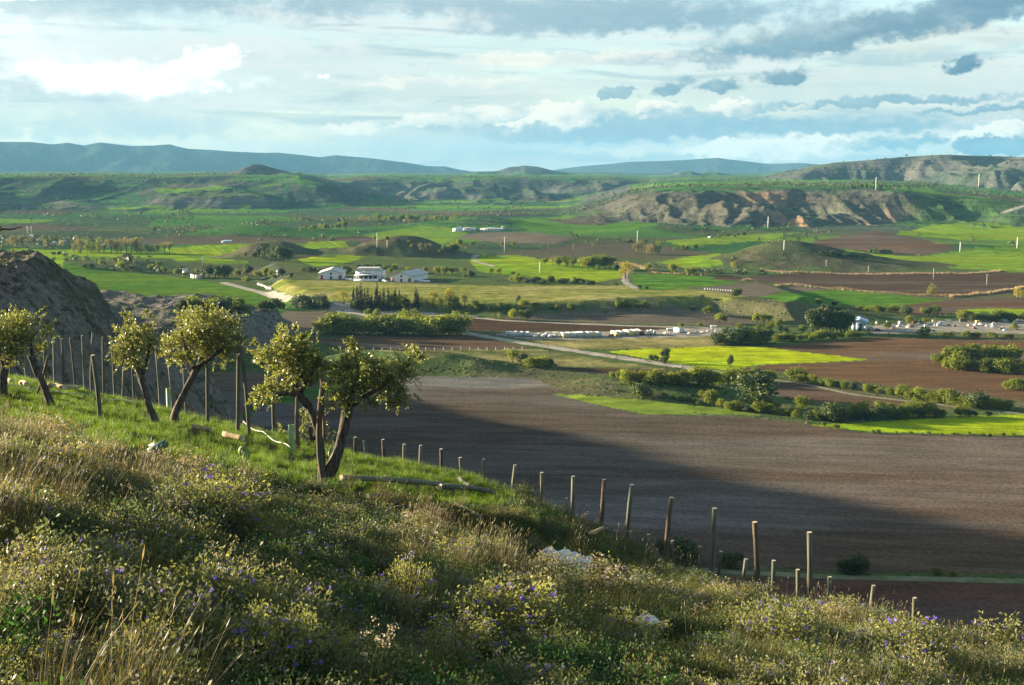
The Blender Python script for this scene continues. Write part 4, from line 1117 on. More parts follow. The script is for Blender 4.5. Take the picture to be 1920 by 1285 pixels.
row('in back row of right bush belt', 'bush belt on the brown field', line([B, B, RD], (1752, 684), (1918, 676), 13, 24, (4, 2), 11), 1.1)
row('in front row of right bush belt', 'bush belt on the brown field', line([B, B, DB], (1770, 692), (1918, 702), 9, 24, (5, 2), 12), 1.1)
row('of trio at right edge below bush belt', 'bush trio at the right edge', [(B, 1893, 731, 17), (B, 1906, 732, 20), (B, 1918, 733, 18)], 1.1)
row('in hedge along winding field track', 'hedge along the field track', [(B, 1489, 714, 24), (B, 1501, 718, 15), (DB, 1512, 716, 16), (B, 1523, 720, 16), (B, 1540, 723, 12), (B, 1557, 726, 15), (DB, 1564, 727, 12), (B, 1583, 729, 14), (DB, 1599, 731, 13), (B, 1627, 735, 14), (B, 1638, 736, 12), (B, 1648, 738, 10), (B, 1668, 741, 13),
     (B, 1692, 745, 21), (B, 1704, 749, 14), (B, 1719, 750, 22), (B, 1731, 752, 14), (B, 1742, 753, 18), (B, 1753, 755, 18), (B, 1764, 756, 24), (B, 1774, 757, 17), (B, 1784, 759, 25), (B, 1796, 761, 16), (B, 1806, 763, 19), (B, 1820, 766, 20), (DB, 1832, 767, 28), (B, 1845, 768, 16), (B, 1865, 769, 20), (B, 1876, 770, 15), (B, 1888, 769, 17)], 1.05)
row('in leafy hedge right of dark wedge', 'leafy hedge below the road', [(B, 1150, 708, 10), (B, 1164, 711, 17), (B, 1181, 720, 25), (B, 1195, 716, 15), (FR, 1206, 718, 21), (B, 1228, 720, 24), (FR, 1242, 719, 18), (B, 1254, 720, 22), (B, 1268, 721, 18), (B, 1280, 721, 25), (FR, 1308, 723, 33), (B, 1320, 724, 26), (B, 1334, 723, 30), (B, 1348, 722, 22), (FR, 1366, 723, 29), (B, 1380, 720, 22), (B, 1395, 718, 26), (B, 1408, 717, 20), (B, 1418, 717, 24), (B, 1440, 717, 21)], 1.1)
row('standing big and broad above the right end of the ploughed field', 'big dark tree', [(D, 1420, 769, 62)], 1.4)
row('close around the big dark tree', 'bushes around the big dark tree', [(DB, 1205, 748, 28), (FR, 1330, 761, 27), (FR, 1352, 766, 17), (B, 1366, 769, 15), (FR, 1420, 775, 20), (B, 1385, 770, 17), (B, 1338, 749, 14), (B, 1316, 745, 13), (B, 1246, 746, 9), (B, 1262, 750, 8), (B, 1276, 752, 9), (B, 1290, 753, 10), (B, 1302, 756, 8), (B, 1438, 766, 20), (DB, 1400, 773, 12), (B, 1310, 760, 9)])
row('in dense hedge behind vivid right strip', 'dense hedge at the right strip', [(B, 1442, 774, 15), (B, 1458, 778, 13), (B, 1456, 766, 12), (B, 1476, 779, 13), (B, 1493, 784, 14), (B, 1504, 765, 22), (DB, 1516, 788, 16), (B, 1531, 783, 16), (DB, 1548, 788, 22), (DB, 1566, 791, 33), (B, 1581, 786, 20), (B, 1595, 783, 25), (DB, 1606, 787, 16), (B, 1617, 781, 27), (DB, 1630, 787, 20), (DB, 1643, 787, 24), (B, 1651, 770, 17), (B, 1668, 784, 25), (DB, 1680, 786, 17), (B, 1694, 784, 23), (B, 1711, 781, 28), (DB, 1725, 783, 16), (B, 1743, 781, 25), (DB, 1757, 783, 14), (B, 1768, 782, 12), (B, 1800, 781, 19), (DB, 1814, 781, 12), (DB, 1828, 781, 9), (DB, 1853, 781, 9), (B, 1544, 800, 8), (B, 1568, 805, 9)])
row('tuft along lower edge of vivid strip', 'tufts at the strip edge', line([B, B, DB], (1620, 812), (1918, 819), 13, 6, (8, 1), 13))
row('in the bright crop wedge by the road', 'lone trees by the crop wedge', [(DB, 1221, 677, 11), (DB, 1231, 678, 11), (DB, 1246, 683, 14), (D, 1247, 681, 27), (D, 1370, 690, 22)], 0.8)
row('in small group in olive rough field', 'group in the rough field', [(RD, 962, 680, 24), (DB, 979, 683, 17), (B, 993, 689, 18), (FR, 1006, 690, 19), (FR, 1017, 690, 20), (DB, 1029, 688, 15), (DB, 1042, 688, 5)])
row('on rough bank above left green slope', 'bushes on the left bank', [(RD, 228, 511, 18), (RD, 249, 511, 12), (B, 262, 511, 6), (RD, 283, 512, 14), (RD, 308, 513, 12), (B, 192, 498, 9), (B, 122, 491, 7), (DB, 159, 503, 7), (DB, 172, 503, 8), (B, 200, 505, 5), (B, 254, 496, 6), (B, 298, 498, 7), (B, 331, 515, 10), (B, 344, 518, 5), (B, 371, 513, 8), (DB, 112, 478, 6), (DB, 100, 478, 5), (B, 215, 490, 6), (B, 275, 492, 6)])
row('in the pine clump left of the white barns', 'pine clump', [(D, 384, 521, 20), (D, 393, 522, 22), (D, 402, 522, 20), (D, 411, 523, 23), (D, 420, 523, 24), (D, 428, 523, 22), (D, 466, 519, 20), (B, 446, 517, 11), (FR, 464, 532, 12), (FR, 456, 530, 9), (RD, 481, 521, 12), (RD, 498, 521, 18), (RD, 489, 521, 12), (RD, 507, 521, 13), (B, 514, 522, 8), (D, 529, 519, 15), (D, 546, 523, 10)])
row('crowning the knoll', 'evergreens on the knoll', [(D, 477, 487, 13), (D, 485, 486, 20), (D, 493, 485, 26), (D, 500, 488, 24), (D, 508, 489, 24), (D, 516, 490, 24), (D, 524, 491, 25), (D, 532, 491, 25), (D, 539, 491, 22), (D, 497, 480, 22), (D, 461, 482, 8), (D, 503, 483, 14)])
row('in the hedge behind the white barns', 'hedge behind the barns', line([DB, DB, B], (566, 512), (660, 512), 9, 10, (3, 1), 14) + line([DB, B], (668, 503), (748, 504), 11, 7, (2, 1), 15))
row('in tan tree belt, far left', 'tan tree belt', line([PA, PA, PO], (134, 474), (318, 476), 24, 21, (4, 1.5), 16), 1.1)
row('in pale group at left edge', 'pale group at the left edge', line([PA], (14, 464), (52, 466), 5, 18, (2, 1), 17) + [(PA, 86, 465, 13), (YE, 115, 463, 12)])
row('in tree belt across far valley', 'far tree belt', line([PA, RD, PO], (664, 417), (858, 414), 24, 11, (4, 1.5), 18), 1.2)
row('in loose group left of tree belt', 'loose far group', line([PA, RD], (560, 434), (648, 428), 10, 11, (4, 2), 19), 1.1)
row('behind the bare dark knoll', 'trees behind the dark knoll', [(PA, 790, 474, 17), (PA, 798, 474, 16), (PA, 806, 475, 17), (PO, 829, 476, 16), (RD, 851, 474, 18), (RD, 843, 473, 14), (RD, 861, 465, 15), (PA, 872, 473, 10), (RD, 767, 462, 10), (YE, 771, 466, 8), (RD, 702, 452, 9), (RD, 725, 455, 11), (YE, 824, 478, 9), (RD, 885, 463, 9), (RD, 941, 465, 11), (RD, 962, 465, 11), (PA, 905, 466, 8)])
row('in tan clump on mid valley slope', 'tan clump mid valley', line([PA, PA, PO], (1188, 477), (1238, 478), 8, 19, (2, 1.5), 20) + [(PA, 1110, 465, 9), (PA, 1076, 467, 9), (PA, 1028, 466, 8), (PA, 1075, 470, 8)])
row('in dark rows on right green slope', 'dark rows on the right slope', line([DB], (1538, 479), (1620, 486), 11, 7, (1.5, 1), 21) + line([DB], (1630, 474), (1673, 477), 7, 8, (1.5, 0.6), 22))
row('of pine line on cliff top', 'pine line on the cliffs', line([D], (1578, 355), (1764, 352), 26, 6.5, (2, 1), 23))
row('under the mid cliffs', 'scattered trees under the cliffs', line([DB, B], (1320, 447), (1400, 442), 8, 5, (5, 1.5), 24) + line([B, DB], (1262, 468), (1310, 466), 6, 7, (3, 1), 25))
row('at track edge below the posts', 'bushes by the lower track', [(DB, 1585, 1075, 26), (DB, 1608, 1076, 32), (DB, 1595, 1076, 18), (B, 1756, 1078, 12), (B, 1788, 1080, 9), (DB, 1262, 1056, 44), (DB, 1290, 1057, 40), (DB, 1372, 1066, 30)])
print('trees', TREE_COUNT, round(time.time() - T0, 1))

# far-off hedgerows and woods that read as one mass
def far_wood():
    rng = np.random.default_rng(9)
    n = 60000
    a = np.radians(rng.uniform(-24.4, 24.4, n)); d = np.exp(rng.uniform(np.log(760), np.log(4200), n))
    x, y = d * np.sin(a), d * np.cos(a)
    idv, edge = cells(x, y, 150.0, 130.0, 77)
    dens = fbm(x / 120, y / 120, 71, 3)
    wood = fbm(x / 260, y / 260, 72, 3)
    keep = ((edge < 0.05) & (dens > 0.0) & (rng.random(n) < 0.55)) | ((wood > 0.33) & (rng.random(n) < 0.28)) | (rng.random(n) < 0.006)
    # not on the fields that have been traced
    for pts in polys: keep &= ~((d < 2600) & inside(x, y, pts))
    u, v = project(x, y, ground(x, y))
    keep &= (u > -20) & (u < 1940)
    keep &= ~((d < 1000) & (np.abs(u - 780) < 420))
    x, y, d, idv = x[keep], y[keep], d[keep], idv[keep]
    z = ground(x, y); m = len(x)
    h = rng.uniform(1.6, 4.2, m) * (1 + 0.5 * (rng.random(m) < 0.15))
    V_, Fs, Cc = [], [], []
    per = 26
    for (k0, c0) in ((0, None),):
        dirs = rng.standard_normal((m, per, 3)); dirs /= np.linalg.norm(dirs, axis=2, keepdims=True)
        rr = 0.6 + 0.45 * rng.random((m, per))
        P = np.stack([x, y, z + h * 0.5], 1)[:, None, :] + dirs * rr[..., None] * np.stack([h * 0.62, h * 0.62, h * 0.5], 1)[:, None, :]
        N = dirs + rng.standard_normal((m, per, 3)) * 0.5; N /= np.linalg.norm(N, axis=2, keepdims=True)
        L = np.repeat(h[:, None] * 0.42, per, 1)
        v, f = leaf_quads(P.reshape(-1, 3), N.reshape(-1, 3), L.ravel(), L.ravel() * 0.7, rng)
        base_c = np.where((rng.random(m) < 0.3)[:, None], [[1.9, 1.5, 1.6]], [[1.0, 1.0, 1.0]]) * rng.uniform(0.7, 1.25, (m, 1))
        Cc = np.repeat(base_c, per * 4, 0)
    o = add('far_woodland', mesh_np('far_woodland', v, f, (mat_leaf('leaf_far', (0.050, 0.070, 0.026), trans=0.2),), False, None, Cc))
    tag(o, 'scattered hedgerows and small woods in the far valley', 'woodland', kind='stuff')
    print('far wood', m)
far_wood()
# ------------------------------------------------------------------ built things in the valley
def plain(name, c, rough=0.8, var=0.12, s=1.5, spec=0.3, metal=0.0):
    m, nt = new_mat(name)
    p = nt.n('ShaderNodeTexCoord').outputs['Object']
    n = nt.noise(p, s, 5.0, 0.65); n2 = nt.noise(p, s * 6, 3.0, 0.6)
    f = nt.math('MULTIPLY', nt.ramp(n, 0.3, 0.7, 1 - var, 1 + var), nt.ramp(n2, 0.3, 0.7, 1 - var * 0.6, 1 + var * 0.6))
    finish(nt, nt.mix(1.0, (*c, 1.0), f, 'MULTIPLY'), rough, n2, 0.2, 0.02, spec)
    return m
WHITE = plain('lime_wash', (0.60, 0.59, 0.56), 0.85, 0.18); ROOFG = plain('fibre_cement_roof', (0.36, 0.35, 0.33), 0.8, 0.25, 0.8)
REDD = plain('red_door_paint', (0.28, 0.045, 0.035)); DARKW = plain('dark_opening', (0.012, 0.014, 0.018), 0.4); STONEW = plain('pale_stone', (0.48, 0.44, 0.36), 0.9, 0.25, 2.0)
CONC = plain('concrete', (0.58, 0.56, 0.50), 0.85); BLUER = plain('blue_sheet_roof', (0.28, 0.38, 0.48), 0.5); BROWN = plain('rust_brown', (0.16, 0.075, 0.045), 0.9, 0.3)
YELP = plain('yellow_paint', (0.55, 0.45, 0.18), 0.6); BLUP = plain('grey_blue_paint', (0.30, 0.38, 0.42), 0.6); GREYP = plain('grey_scrap', (0.30, 0.30, 0.29), 0.7, 0.35); WHITP = plain('white_paint', (0.50, 0.50, 0.47), 0.6, 0.2)
def box_v(x0, x1, y0, y1, z0, z1):
    v = np.array([(x, y, z) for z in (z0, z1) for y in (y0, y1) for x in (x0, x1)], float)
    f = np.array([(0, 2, 3, 1), (4, 5, 7, 6), (0, 1, 5, 4), (2, 6, 7, 3), (0, 4, 6, 2), (1, 3, 7, 5)])
    return v, [f]
def boxes(name, lst, mat, parent=None, bevel=0.0):
    v, fl = merge([box_v(*b) for b in lst])
    return add(name, mesh_np(name, v, fl, (mat,)), parent)
def poly_prism(name, pts, y0, y1, mat, parent):
    """pts (x,z) outline extruded along y"""
    n = len(pts); bm = bmesh.new()
    a = [bm.verts.new((x, y0, z)) for x, z in pts]; b = [bm.verts.new((x, y1, z)) for x, z in pts]
    bm.faces.new(a); bm.faces.new(b[::-1])
    for i in range(n): bm.faces.new((a[i], b[i], b[(i + 1) % n], a[(i + 1) % n]))
    bmesh.ops.recalc_face_normals(bm, faces=bm.faces)
    me = bpy.data.meshes.new(name); bm.to_mesh(me); bm.free(); me.materials.append(mat)
    return add(name, me, parent)
def at_px(u, v, dmin=60.0):
    x, y, z = hit(u, v, dmin); return x, y, z, math.hypot(math.hypot(x, y), EYE - z) / F
def barn(u, v, wpx, eave, ridge_, depth, rz, label, ridge_off=0.0, doors=((-0.38, 0.11), (0.38, 0.11))):
    x, y, z, k = at_px(u, v); w = 0.92 * wpx * k; he = 0.92 * eave * k; hr = 0.92 * ridge_ * k; zb = -1.2
    e = empty('barn', (x, y + 1.0, z), rz)
    ro = ridge_off * w
    poly_prism('wall', [(-w / 2, zb), (w / 2, zb), (w / 2, he), (ro, hr), (-w / 2, he)], 0, depth, WHITE, e)
    t = 0.28; ov = 0.5
    for sgn in (-1, 1):
        xs = sgn * (w / 2 + ov); zs = he - ov * (hr - he) / (w / 2 - sgn * ro)
        poly_prism('roof', [(ro, hr + 0.04), (xs, zs + 0.04), (xs, zs + 0.04 + t), (ro, hr + 0.04 + t)] if sgn > 0 else [(ro, hr + 0.04), (ro, hr + 0.04 + t), (xs, zs + 0.04 + t), (xs, zs + 0.04)], -ov, depth + ov, ROOFG, e)
    for dxp, wp in doors:
        d = boxes('door', [(dxp * w - wp * w / 2, dxp * w + wp * w / 2, -0.12, 0.02, 0.0, he * 0.72)], REDD, e)
        boxes('frame', [(dxp * w - wp * w / 2 - 0.12, dxp * w - wp * w / 2, -0.15, 0.02, 0.0, he * 0.72 + 0.15), (dxp * w + wp * w / 2, dxp * w + wp * w / 2 + 0.12, -0.15, 0.02, 0.0, he * 0.72 + 0.15)], STONEW, d)
    boxes('window', [(-0.035 * w + ro * 0.3, 0.045 * w + ro * 0.3, -0.10, 0.02, hr * 0.50, hr * 0.50 + 1.0)], DARKW, e)
    boxes('door', [(-0.035 * w + ro * 0.3, 0.045 * w + ro * 0.3, -0.10, 0.02, 0.0, 1.5)], DARKW, e)
    tag(e, label, 'barn', 'white barns')
    return e
barn(620, 524, 49, 11, 18.5, 20, R(4), 'left white barn with two red doors and grey gable roof')
barn(752, 529, 48, 11.5, 19, 24, R(-16), 'right white barn with red doors and grey roof turned sideways')
def stable():
    x, y, z, k = at_px(688, 527); e = empty('farmhouse', (x, y, z), R(2))
    w = 48 * k
    boxes('wall', [(-w / 2, w / 2, 10, 18, -1, 4.6)], WHITE, e)
    poly_prism('roof', [(-w / 2 - 0.4, 4.62), (w / 2 + 0.4, 4.62), (w / 2 - 1.0, 6.0), (-w / 2 + 1.0, 6.0)], 9.5, 18.5, ROOFG, e)
    for i, fx in enumerate((-0.32, -0.20, -0.08, 0.04)):
        f = boxes('window', [(fx * w - 0.45, fx * w + 0.45, 9.88, 10.02, 2.2, 3.3)], DARKW, e)
        boxes('sill', [(fx * w - 0.55, fx * w + 0.55, 9.80, 10.0, 2.05, 2.2)], STONEW, f)
    boxes('door', [(0.34 * w, 0.38 * w, 9.88, 10.02, 0.0, 2.6)], DARKW, e)
    boxes('outbuilding', [(w / 2 + 0.02, w / 2 + 2.0, 11, 17, -1, 4.2)], WHITE, e)
    boxes('porch_roof', [(-w / 2, w * 0.42, -0.2, 6, 2.75, 2.95)], ROOFG, e)
    boxes('porch_back', [(-w / 2 + 0.2, w * 0.41, 5.6, 5.9, -1, 2.74)], DARKW, e)
    for i in range(6):
        xx = -w / 2 + 0.15 + i * (w * 0.92 - 0.3) / 5
        boxes('pillar', [(xx - 0.16, xx + 0.16, 0.0, 0.3, -1, 2.74)], WHITE, e)
    boxes('low_wall', [(-w / 2 - 0.1, w * 0.44, -0.3, -0.02, -1, 1.1)], WHITE, e)
    tag(e, 'white farmhouse with open porch stable between the two barns', 'farmhouse')
stable()
def wall_run(name, label, pix, h, mat, posts=0, thick=0.5, cat='wall'):
    P = [hit(u, v, 60.0) for u, v in pix]
    e = empty(name, P[0])
    o = Vector(P[0])
    for a, b in zip(P[:-1], P[1:]):
        A, Bv = Vector(a) - o, Vector(b) - o
        d = Bv - A; n = max(1, int(d.length / 6))
        for i in range(n):
            p, q = A + d * (i / n), A + d * ((i + 1) / n)
            t = (q - p).normalized(); nn_ = Vector((-t.y, t.x, 0)) * thick / 2
            za, zb_ = (float(ground(p.x + o.x, p.y + o.y)) - o.z, float(ground(q.x + o.x, q.y + o.y)) - o.z)
            vs = []
            for (pt, zz) in ((p, za), (q, zb_)):
                for sg in (-1, 1):
                    for hz in (-0.5, h): vs.append((pt.x + sg * nn_.x, pt.y + sg * nn_.y, zz + hz))
            f = np.array([(0, 1, 3, 2), (4, 6, 7, 5), (0, 4, 5, 1), (2, 3, 7, 6), (1, 5, 7, 3), (0, 2, 6, 4)])
            add('wall_section', mesh_np('wall_section', vs, f, (mat,)), e)
    if posts:
        tot = [Vector(p) for p in P]
        for i in range(posts):
            t = i / (posts - 1) * (len(P) - 1); k = min(int(t), len(P) - 2); q = tot[k].lerp(tot[k + 1], t - k)
            zz = float(ground(q.x, q.y))
            v, fl = tube([(q.x - o.x, q.y - o.y, zz - o.z + h - 0.1), (q.x - o.x, q.y - o.y, zz - o.z + h + 1.2)], [0.07, 0.06], 6)
            add('post', mesh_np('post', v, fl, (GREYP,)), e)
    tag(e, label, cat)
    return e
wall_run('boundary_wall', 'long low pale wall with fence posts along the meadow by the road', [(557, 557), (590, 563), (620, 569), (647, 575)], 0.9, STONEW, 22)
wall_run('boundary_wall', 'short low pale wall piece left of the road bush', [(483, 534), (496, 538), (509, 543)], 0.9, STONEW, 8)
wall_run('boundary_wall', 'thin white wall right of the right barn', [(778, 528), (806, 529)], 0.9, WHITE)
wall_run('boundary_wall', 'white wall between the left barn and the farmhouse', [(647, 524), (661, 526)], 0.9, WHITE)
wall_run('boundary_wall', 'white wall between the farmhouse and the right barn', [(716, 528), (727, 529)], 0.9, WHITE)
wall_run('retaining_wall', 'curved pale wall at the end of the left green slope', [(358, 521), (366, 523), (374, 523), (381, 521)], 2.2, STONEW)
wall_run('ruin', 'small ruined white wall among bushes on the left bank', [(343, 511), (347, 512), (352, 511)], 2.4, WHITE, cat='ruin')
for i, u in enumerate((649, 654)):
    x, y, z, k = at_px(u, 579); e = empty('gate_pillar', (x, y, z))
    boxes('shaft', [(-0.4, 0.4, -0.4, 0.4, -0.3, 2.3)], STONEW, e); boxes('cap', [(-0.5, 0.5, -0.5, 0.5, 2.302, 2.55)], WHITE, e)
    tag(e, ('left' if i == 0 else 'right') + ' pale gate pillar at the meadow entrance by the yellow tree', 'pillar', 'gate pillars')
def farm_block(name, label, u, v, wpx, hpx, depth, rz, roofm, cat, cols_=4):
    x, y, z, k = at_px(u, v); w = wpx * k; h = hpx * k
    e = empty(name, (x, y, z), rz)
    boxes('wall', [(-w / 2, w / 2, 0, depth, -1, h * 0.75)], WHITE, e)
    poly_prism('roof', [(-w / 2 - 0.4, h * 0.752), (w / 2 + 0.4, h * 0.752), (w / 2 + 0.4, h * 0.78), (0, h * 1.02), (-w / 2 - 0.4, h * 0.78)], -0.4, depth + 0.4, roofm, e)
    for i in range(cols_):
        xx = (-0.5 + (i + 0.5) / cols_) * w
        boxes('window', [(xx - w * 0.045, xx + w * 0.045, -0.08, 0.02, h * 0.22, h * 0.5)], DARKW, e)
    tag(e, label, cat)
    return e
farm_block('farmhouse', 'far white two storey farmhouse under the stony rise', 856, 435, 15, 9, 12, R(-10), WHITE, 'farmhouse', 3)
farm_block('farm_shed', 'long low far shed right of the far farmhouse', 876, 433, 26, 5.5, 12, R(-5), ROOFG, 'shed', 5)
farm_block('farm_shed', 'long thin white far shed, right one under the stony rise', 920, 433, 40, 5.0, 10, 0, WHITE, 'shed', 6)
farm_block('farm_shed', 'tiny white tower shed at the right end of the far farm', 943, 432, 6, 7.5, 8, 0, ROOFG, 'shed', 1)
farm_block('hamlet_house', 'small white house among tan trees at the far left', 102, 459, 9, 4.5, 9, R(15), ROOFG, 'house', 2)
farm_block('hamlet_house', 'second small white house among tan trees at far left', 110, 456, 6, 4.5, 9, R(-15), ROOFG, 'house', 1)
farm_block('hamlet_house', 'white shed in the gap of the tan tree belt', 194, 466, 5, 4.0, 7, 0, WHITE, 'house', 1)
farm_block('greenhouse', 'pale low shed behind the ribbed bright field', 423, 455, 16, 3.2, 12, R(5), BLUER, 'shed', 3)
farm_block('farm_shed', 'small white shed on the slope behind the right barn', 787, 513, 14, 5, 7, R(-8), ROOFG, 'shed', 2)
farm_block('farm_shed', 'little white hut left of the barns behind trees', 524, 516, 10, 8, 6, R(10), WHITE, 'shed', 1)
farm_block('farm_shed', 'small white hut on the terraces under the cliffs', 1334, 446, 9, 3.5, 9, 0, ROOFG, 'shed', 1)

# storage yard: stacked pallets and containers, each one by itself
yard_rng = random.Random(12)
def crate(name, u, v, wpx, hpx, dep, mat, label, cat, grp, rz=0.0, ribs=True):
    x, y, z, k = at_px(u, v); w, h = wpx * k, hpx * k
    e = empty(name, (x, y, z), rz)
    boxes('body', [(-w / 2, w / 2, 0, dep, 0.1, h)], mat, e)
    boxes('base', [(-w / 2 + 0.05, w / 2 - 0.05, 0.05, dep - 0.05, -0.4, 0.098)], GREYP, e)
    if ribs:
        n = max(2, int(w / 1.0))
        for i in range(n + 1):
            xx = -w / 2 + i * w / n
            boxes('batten', [(xx - 0.05, xx + 0.05, -0.06, -0.002, 0.1, h)], mat, e)
    boxes('lid', [(-w / 2 - 0.05, w / 2 + 0.05, -0.05, dep + 0.05, h + 0.002, h + 0.12)], WHITP, e)
    tag(e, label, cat, grp); return e
def series(name, phrase, cat, grp, items):
    items = sorted(items, key=lambda t: t[0]); n = len(items)
    for i, (u, v, w, h, dep, mat, rz) in enumerate(items):
        pos = 'leftmost' if i == 0 else ('rightmost' if i == n - 1 else nth(i) + ' from left')
        crate(name, u, v, w, h, dep, mat, f'{phrase[0]}, {pos} {phrase[1]}', cat, grp, rz)
series('pallet_stack', ('white pallet stack', 'in left row of storage yard'), 'pallets', 'left pallet row', [(953 + i * 5.6, 631 + 0.1 * i, 5.0, 7.6 + yard_rng.uniform(-0.6, 0.6), 3.0, yard_rng.choice([WHITP, WHITP, BLUP]), R(8)) for i in range(8)])
series('slab_pile', ('low pale slab pile', 'in middle of storage yard'), 'slabs', 'low slab piles', [(1005 + i * 6.2, 633 + yard_rng.uniform(-2, 1), 5.4, 3.2 + yard_rng.uniform(-0.6, 1.6), 3.0, yard_rng.choice([STONEW, WHITP, BLUP]), R(yard_rng.uniform(-15, 15))) for i in range(7)])
series('pallet_stack', ('cream pallet stack', 'in right block of storage yard'), 'pallets', 'right pallet block', [(1059 + i * 6.0, 634 - 0.15 * i, 5.8, 8.0 + yard_rng.uniform(-0.8, 0.8), 4.0, yard_rng.choice([YELP, STONEW, BLUP]), R(14)) for i in range(12)])
series('container', ('shipping container', 'in storage yard'), 'container', 'containers in the yard', [(1160, 631, 9, 7, 6, YELP, R(18)), (1170, 630, 9, 6.5, 6, BLUP, R(18)), (1184, 630, 11, 8, 6, YELP, R(18)), (1196, 629, 8, 7.5, 6, YELP, R(18)), (1205, 629, 7, 8, 6, BROWN, R(18)), (1278, 625, 9, 7.5, 5, WHITP, R(20))])
series('storage_tank', ('white tank block', 'between containers and rubble'), 'tank', 'tank blocks', [(1216, 629, 4, 8, 2.5, WHITP, 0), (1222, 629, 4, 9, 2.5, STONEW, 0), (1228, 628, 4, 6, 2.5, WHITP, 0)])
def heap(name, u, v, wpx, hpx, mat, label, cat, grp, seed, dmin=60.0):
    x, y, z, k = at_px(u, v, dmin); w, h = wpx * k, hpx * k
    rng = np.random.default_rng(seed)
    bm = bmesh.new(); bmesh.ops.create_icosphere(bm, subdivisions=2, radius=1.0)
    for vt in bm.verts:
        r = 1 + 0.5 * (float(fbm(np.array([vt.co.x * 2 + seed]), np.array([vt.co.y * 2 + vt.co.z]), seed, 3)[0]))
        vt.co = Vector((vt.co.x * w / 2 * r, vt.co.y * w / 2 * r, max(-0.4, vt.co.z * h * 0.9 * r)))
    me = bpy.data.meshes.new(name); bm.to_mesh(me); bm.free(); me.materials.append(mat)
    return tag(add(name, me, None, (x, y, z)), label, cat, grp)
heap('earth_heap', 1146, 631, 12, 6.5, BROWN, 'reddish brown heap right of the cream pallet stacks', 'heap', None, 3)
rub = [(1236 + i * 7.0 + yard_rng.uniform(-2, 2), 628 - 0.06 * i * 7 + yard_rng.uniform(-3, 1.5), yard_rng.uniform(3.5, 7), yard_rng.uniform(1.8, 4.0)) for i in range(21)]
for i, (u, v, w, h) in enumerate(sorted(rub)):
    heap('rubble_heap', u, v, w, h, yard_rng.choice([STONEW, WHITP, GREYP]), f'small pale rubble heap, {nth(i)} from left at right end of storage yard', 'heap', 'rubble heaps in the yard', 20 + i)
def machine(u, v, hpx, label):
    x, y, z, k = at_px(u, v); h = hpx * k; e = empty('hopper_tower', (x, y, z))
    for sx in (-1, 1):
        for sy in (-1, 1): boxes('leg', [(sx * 0.9 - 0.12, sx * 0.9 + 0.12, sy * 0.9 - 0.12, sy * 0.9 + 0.12, -0.3, h * 0.6)], GREYP, e)
    poly_prism('hopper', [(-0.5, h * 0.55), (0.5, h * 0.55), (1.2, h * 0.8), (1.2, h), (-1.2, h), (-1.2, h * 0.8)], -1.1, 1.1, STONEW, e)
    tag(e, label, 'hopper', 'hoppers in the yard')
machine(1256, 627, 11, 'slim brown hopper on legs in the storage yard'); machine(1338, 619, 8, 'pale hopper standing in the rubble at the yard end'); machine(1042, 631, 8, 'small dark hopper behind the low slab piles')

# scrap yard
DKSCR = plain('dark_scrap', (0.07, 0.065, 0.06), 0.8, 0.35)
def shed():
    x, y, z, k = at_px(1612, 621); e = empty('workshop_shed', (x, y, z), R(-14)); w = 27 * k
    boxes('wall', [(-w / 2, w / 2, 0, 9, -0.6, 3.4)], BLUP, e)
    poly_prism('roof', [(-w / 2 - 0.4, 3.42), (w / 2 + 0.4, 3.42), (w / 2 + 0.4, 3.7), (0, 4.9), (-w / 2 - 0.4, 3.7)], -0.4, 9.4, BLUER, e)
    for i in range(4): boxes('panel', [(-w / 2 + i * w / 4 + 0.1, -w / 2 + (i + 1) * w / 4 - 0.1, -0.08, -0.002, 0.2, 3.0)], WHITP if i == 3 else BLUP, e)
    boxes('door', [(-w * 0.1, w * 0.12, -0.14, -0.084, 0.0, 2.8)], DARKW, e)
    tag(e, 'workshop shed with pale blue roof beside the tall dark grove', 'shed')
shed()
def van(u, v, wpx, mat, label, rz):
    x, y, z, k = at_px(u, v); l = wpx * k; s = l / 5.0
    e = empty('scrap_van', (x, y, z), rz)
    poly_prism('body', [(-2.5 * s, 0.4 * s), (2.5 * s, 0.4 * s), (2.5 * s, 1.2 * s), (1.7 * s, 1.4 * s), (1.2 * s, 2.3 * s), (-2.4 * s, 2.35 * s), (-2.5 * s, 2.2 * s)], -0.95 * s, 0.95 * s, mat, e)
    boxes('window', [(0.2 * s, 1.2 * s, -0.97 * s, -0.952 * s, 1.45 * s, 2.0 * s)], DARKW, e)
    for wx_ in (-1.6, 1.6):
        v_, fl = tube([(wx_ * s, -1.0 * s, 0.4 * s), (wx_ * s, -0.75 * s, 0.4 * s)], [0.4 * s, 0.4 * s], 12)
        add('wheel', mesh_np('wheel', v_, fl, (DARKW,)), e)
    tag(e, label, 'van', 'vans in the scrap yard')
vans = [(1632, 617, 11, WHITP), (1646, 621, 10, DKSCR), (1690, 608, 12, GREYP), (1716, 606, 11, BROWN), (1738, 614, 10, WHITP), (1752, 604, 8, YELP), (1780, 606, 12, GREYP), (1806, 604, 13, DKSCR), (1834, 606, 10, YELP), (1860, 601, 12, WHITP), (1886, 604, 10, GREYP), (1905, 607, 9, GREYP)]
for i, (u, v, w, m_) in enumerate(vans):
    van(u, v, w, m_, f'old scrapped van, {nth(i)} from left in the scrap yard', R(yard_rng.uniform(-30, 30)))
jk = sorted([(yard_rng.uniform(1640, 1918), yard_rng.uniform(603, 624), yard_rng.uniform(4, 10), yard_rng.uniform(2.2, 5.5)) for i in range(40)])
for i, (u, v, w, h) in enumerate(jk):
    heap('scrap_heap', u, v, w, h, yard_rng.choice([GREYP, BROWN, GREYP, DKSCR, BLUP, STONEW]), f'scrap heap, {nth(i)} from left in the scrap yard', 'heap', 'scrap heaps', 60 + i)

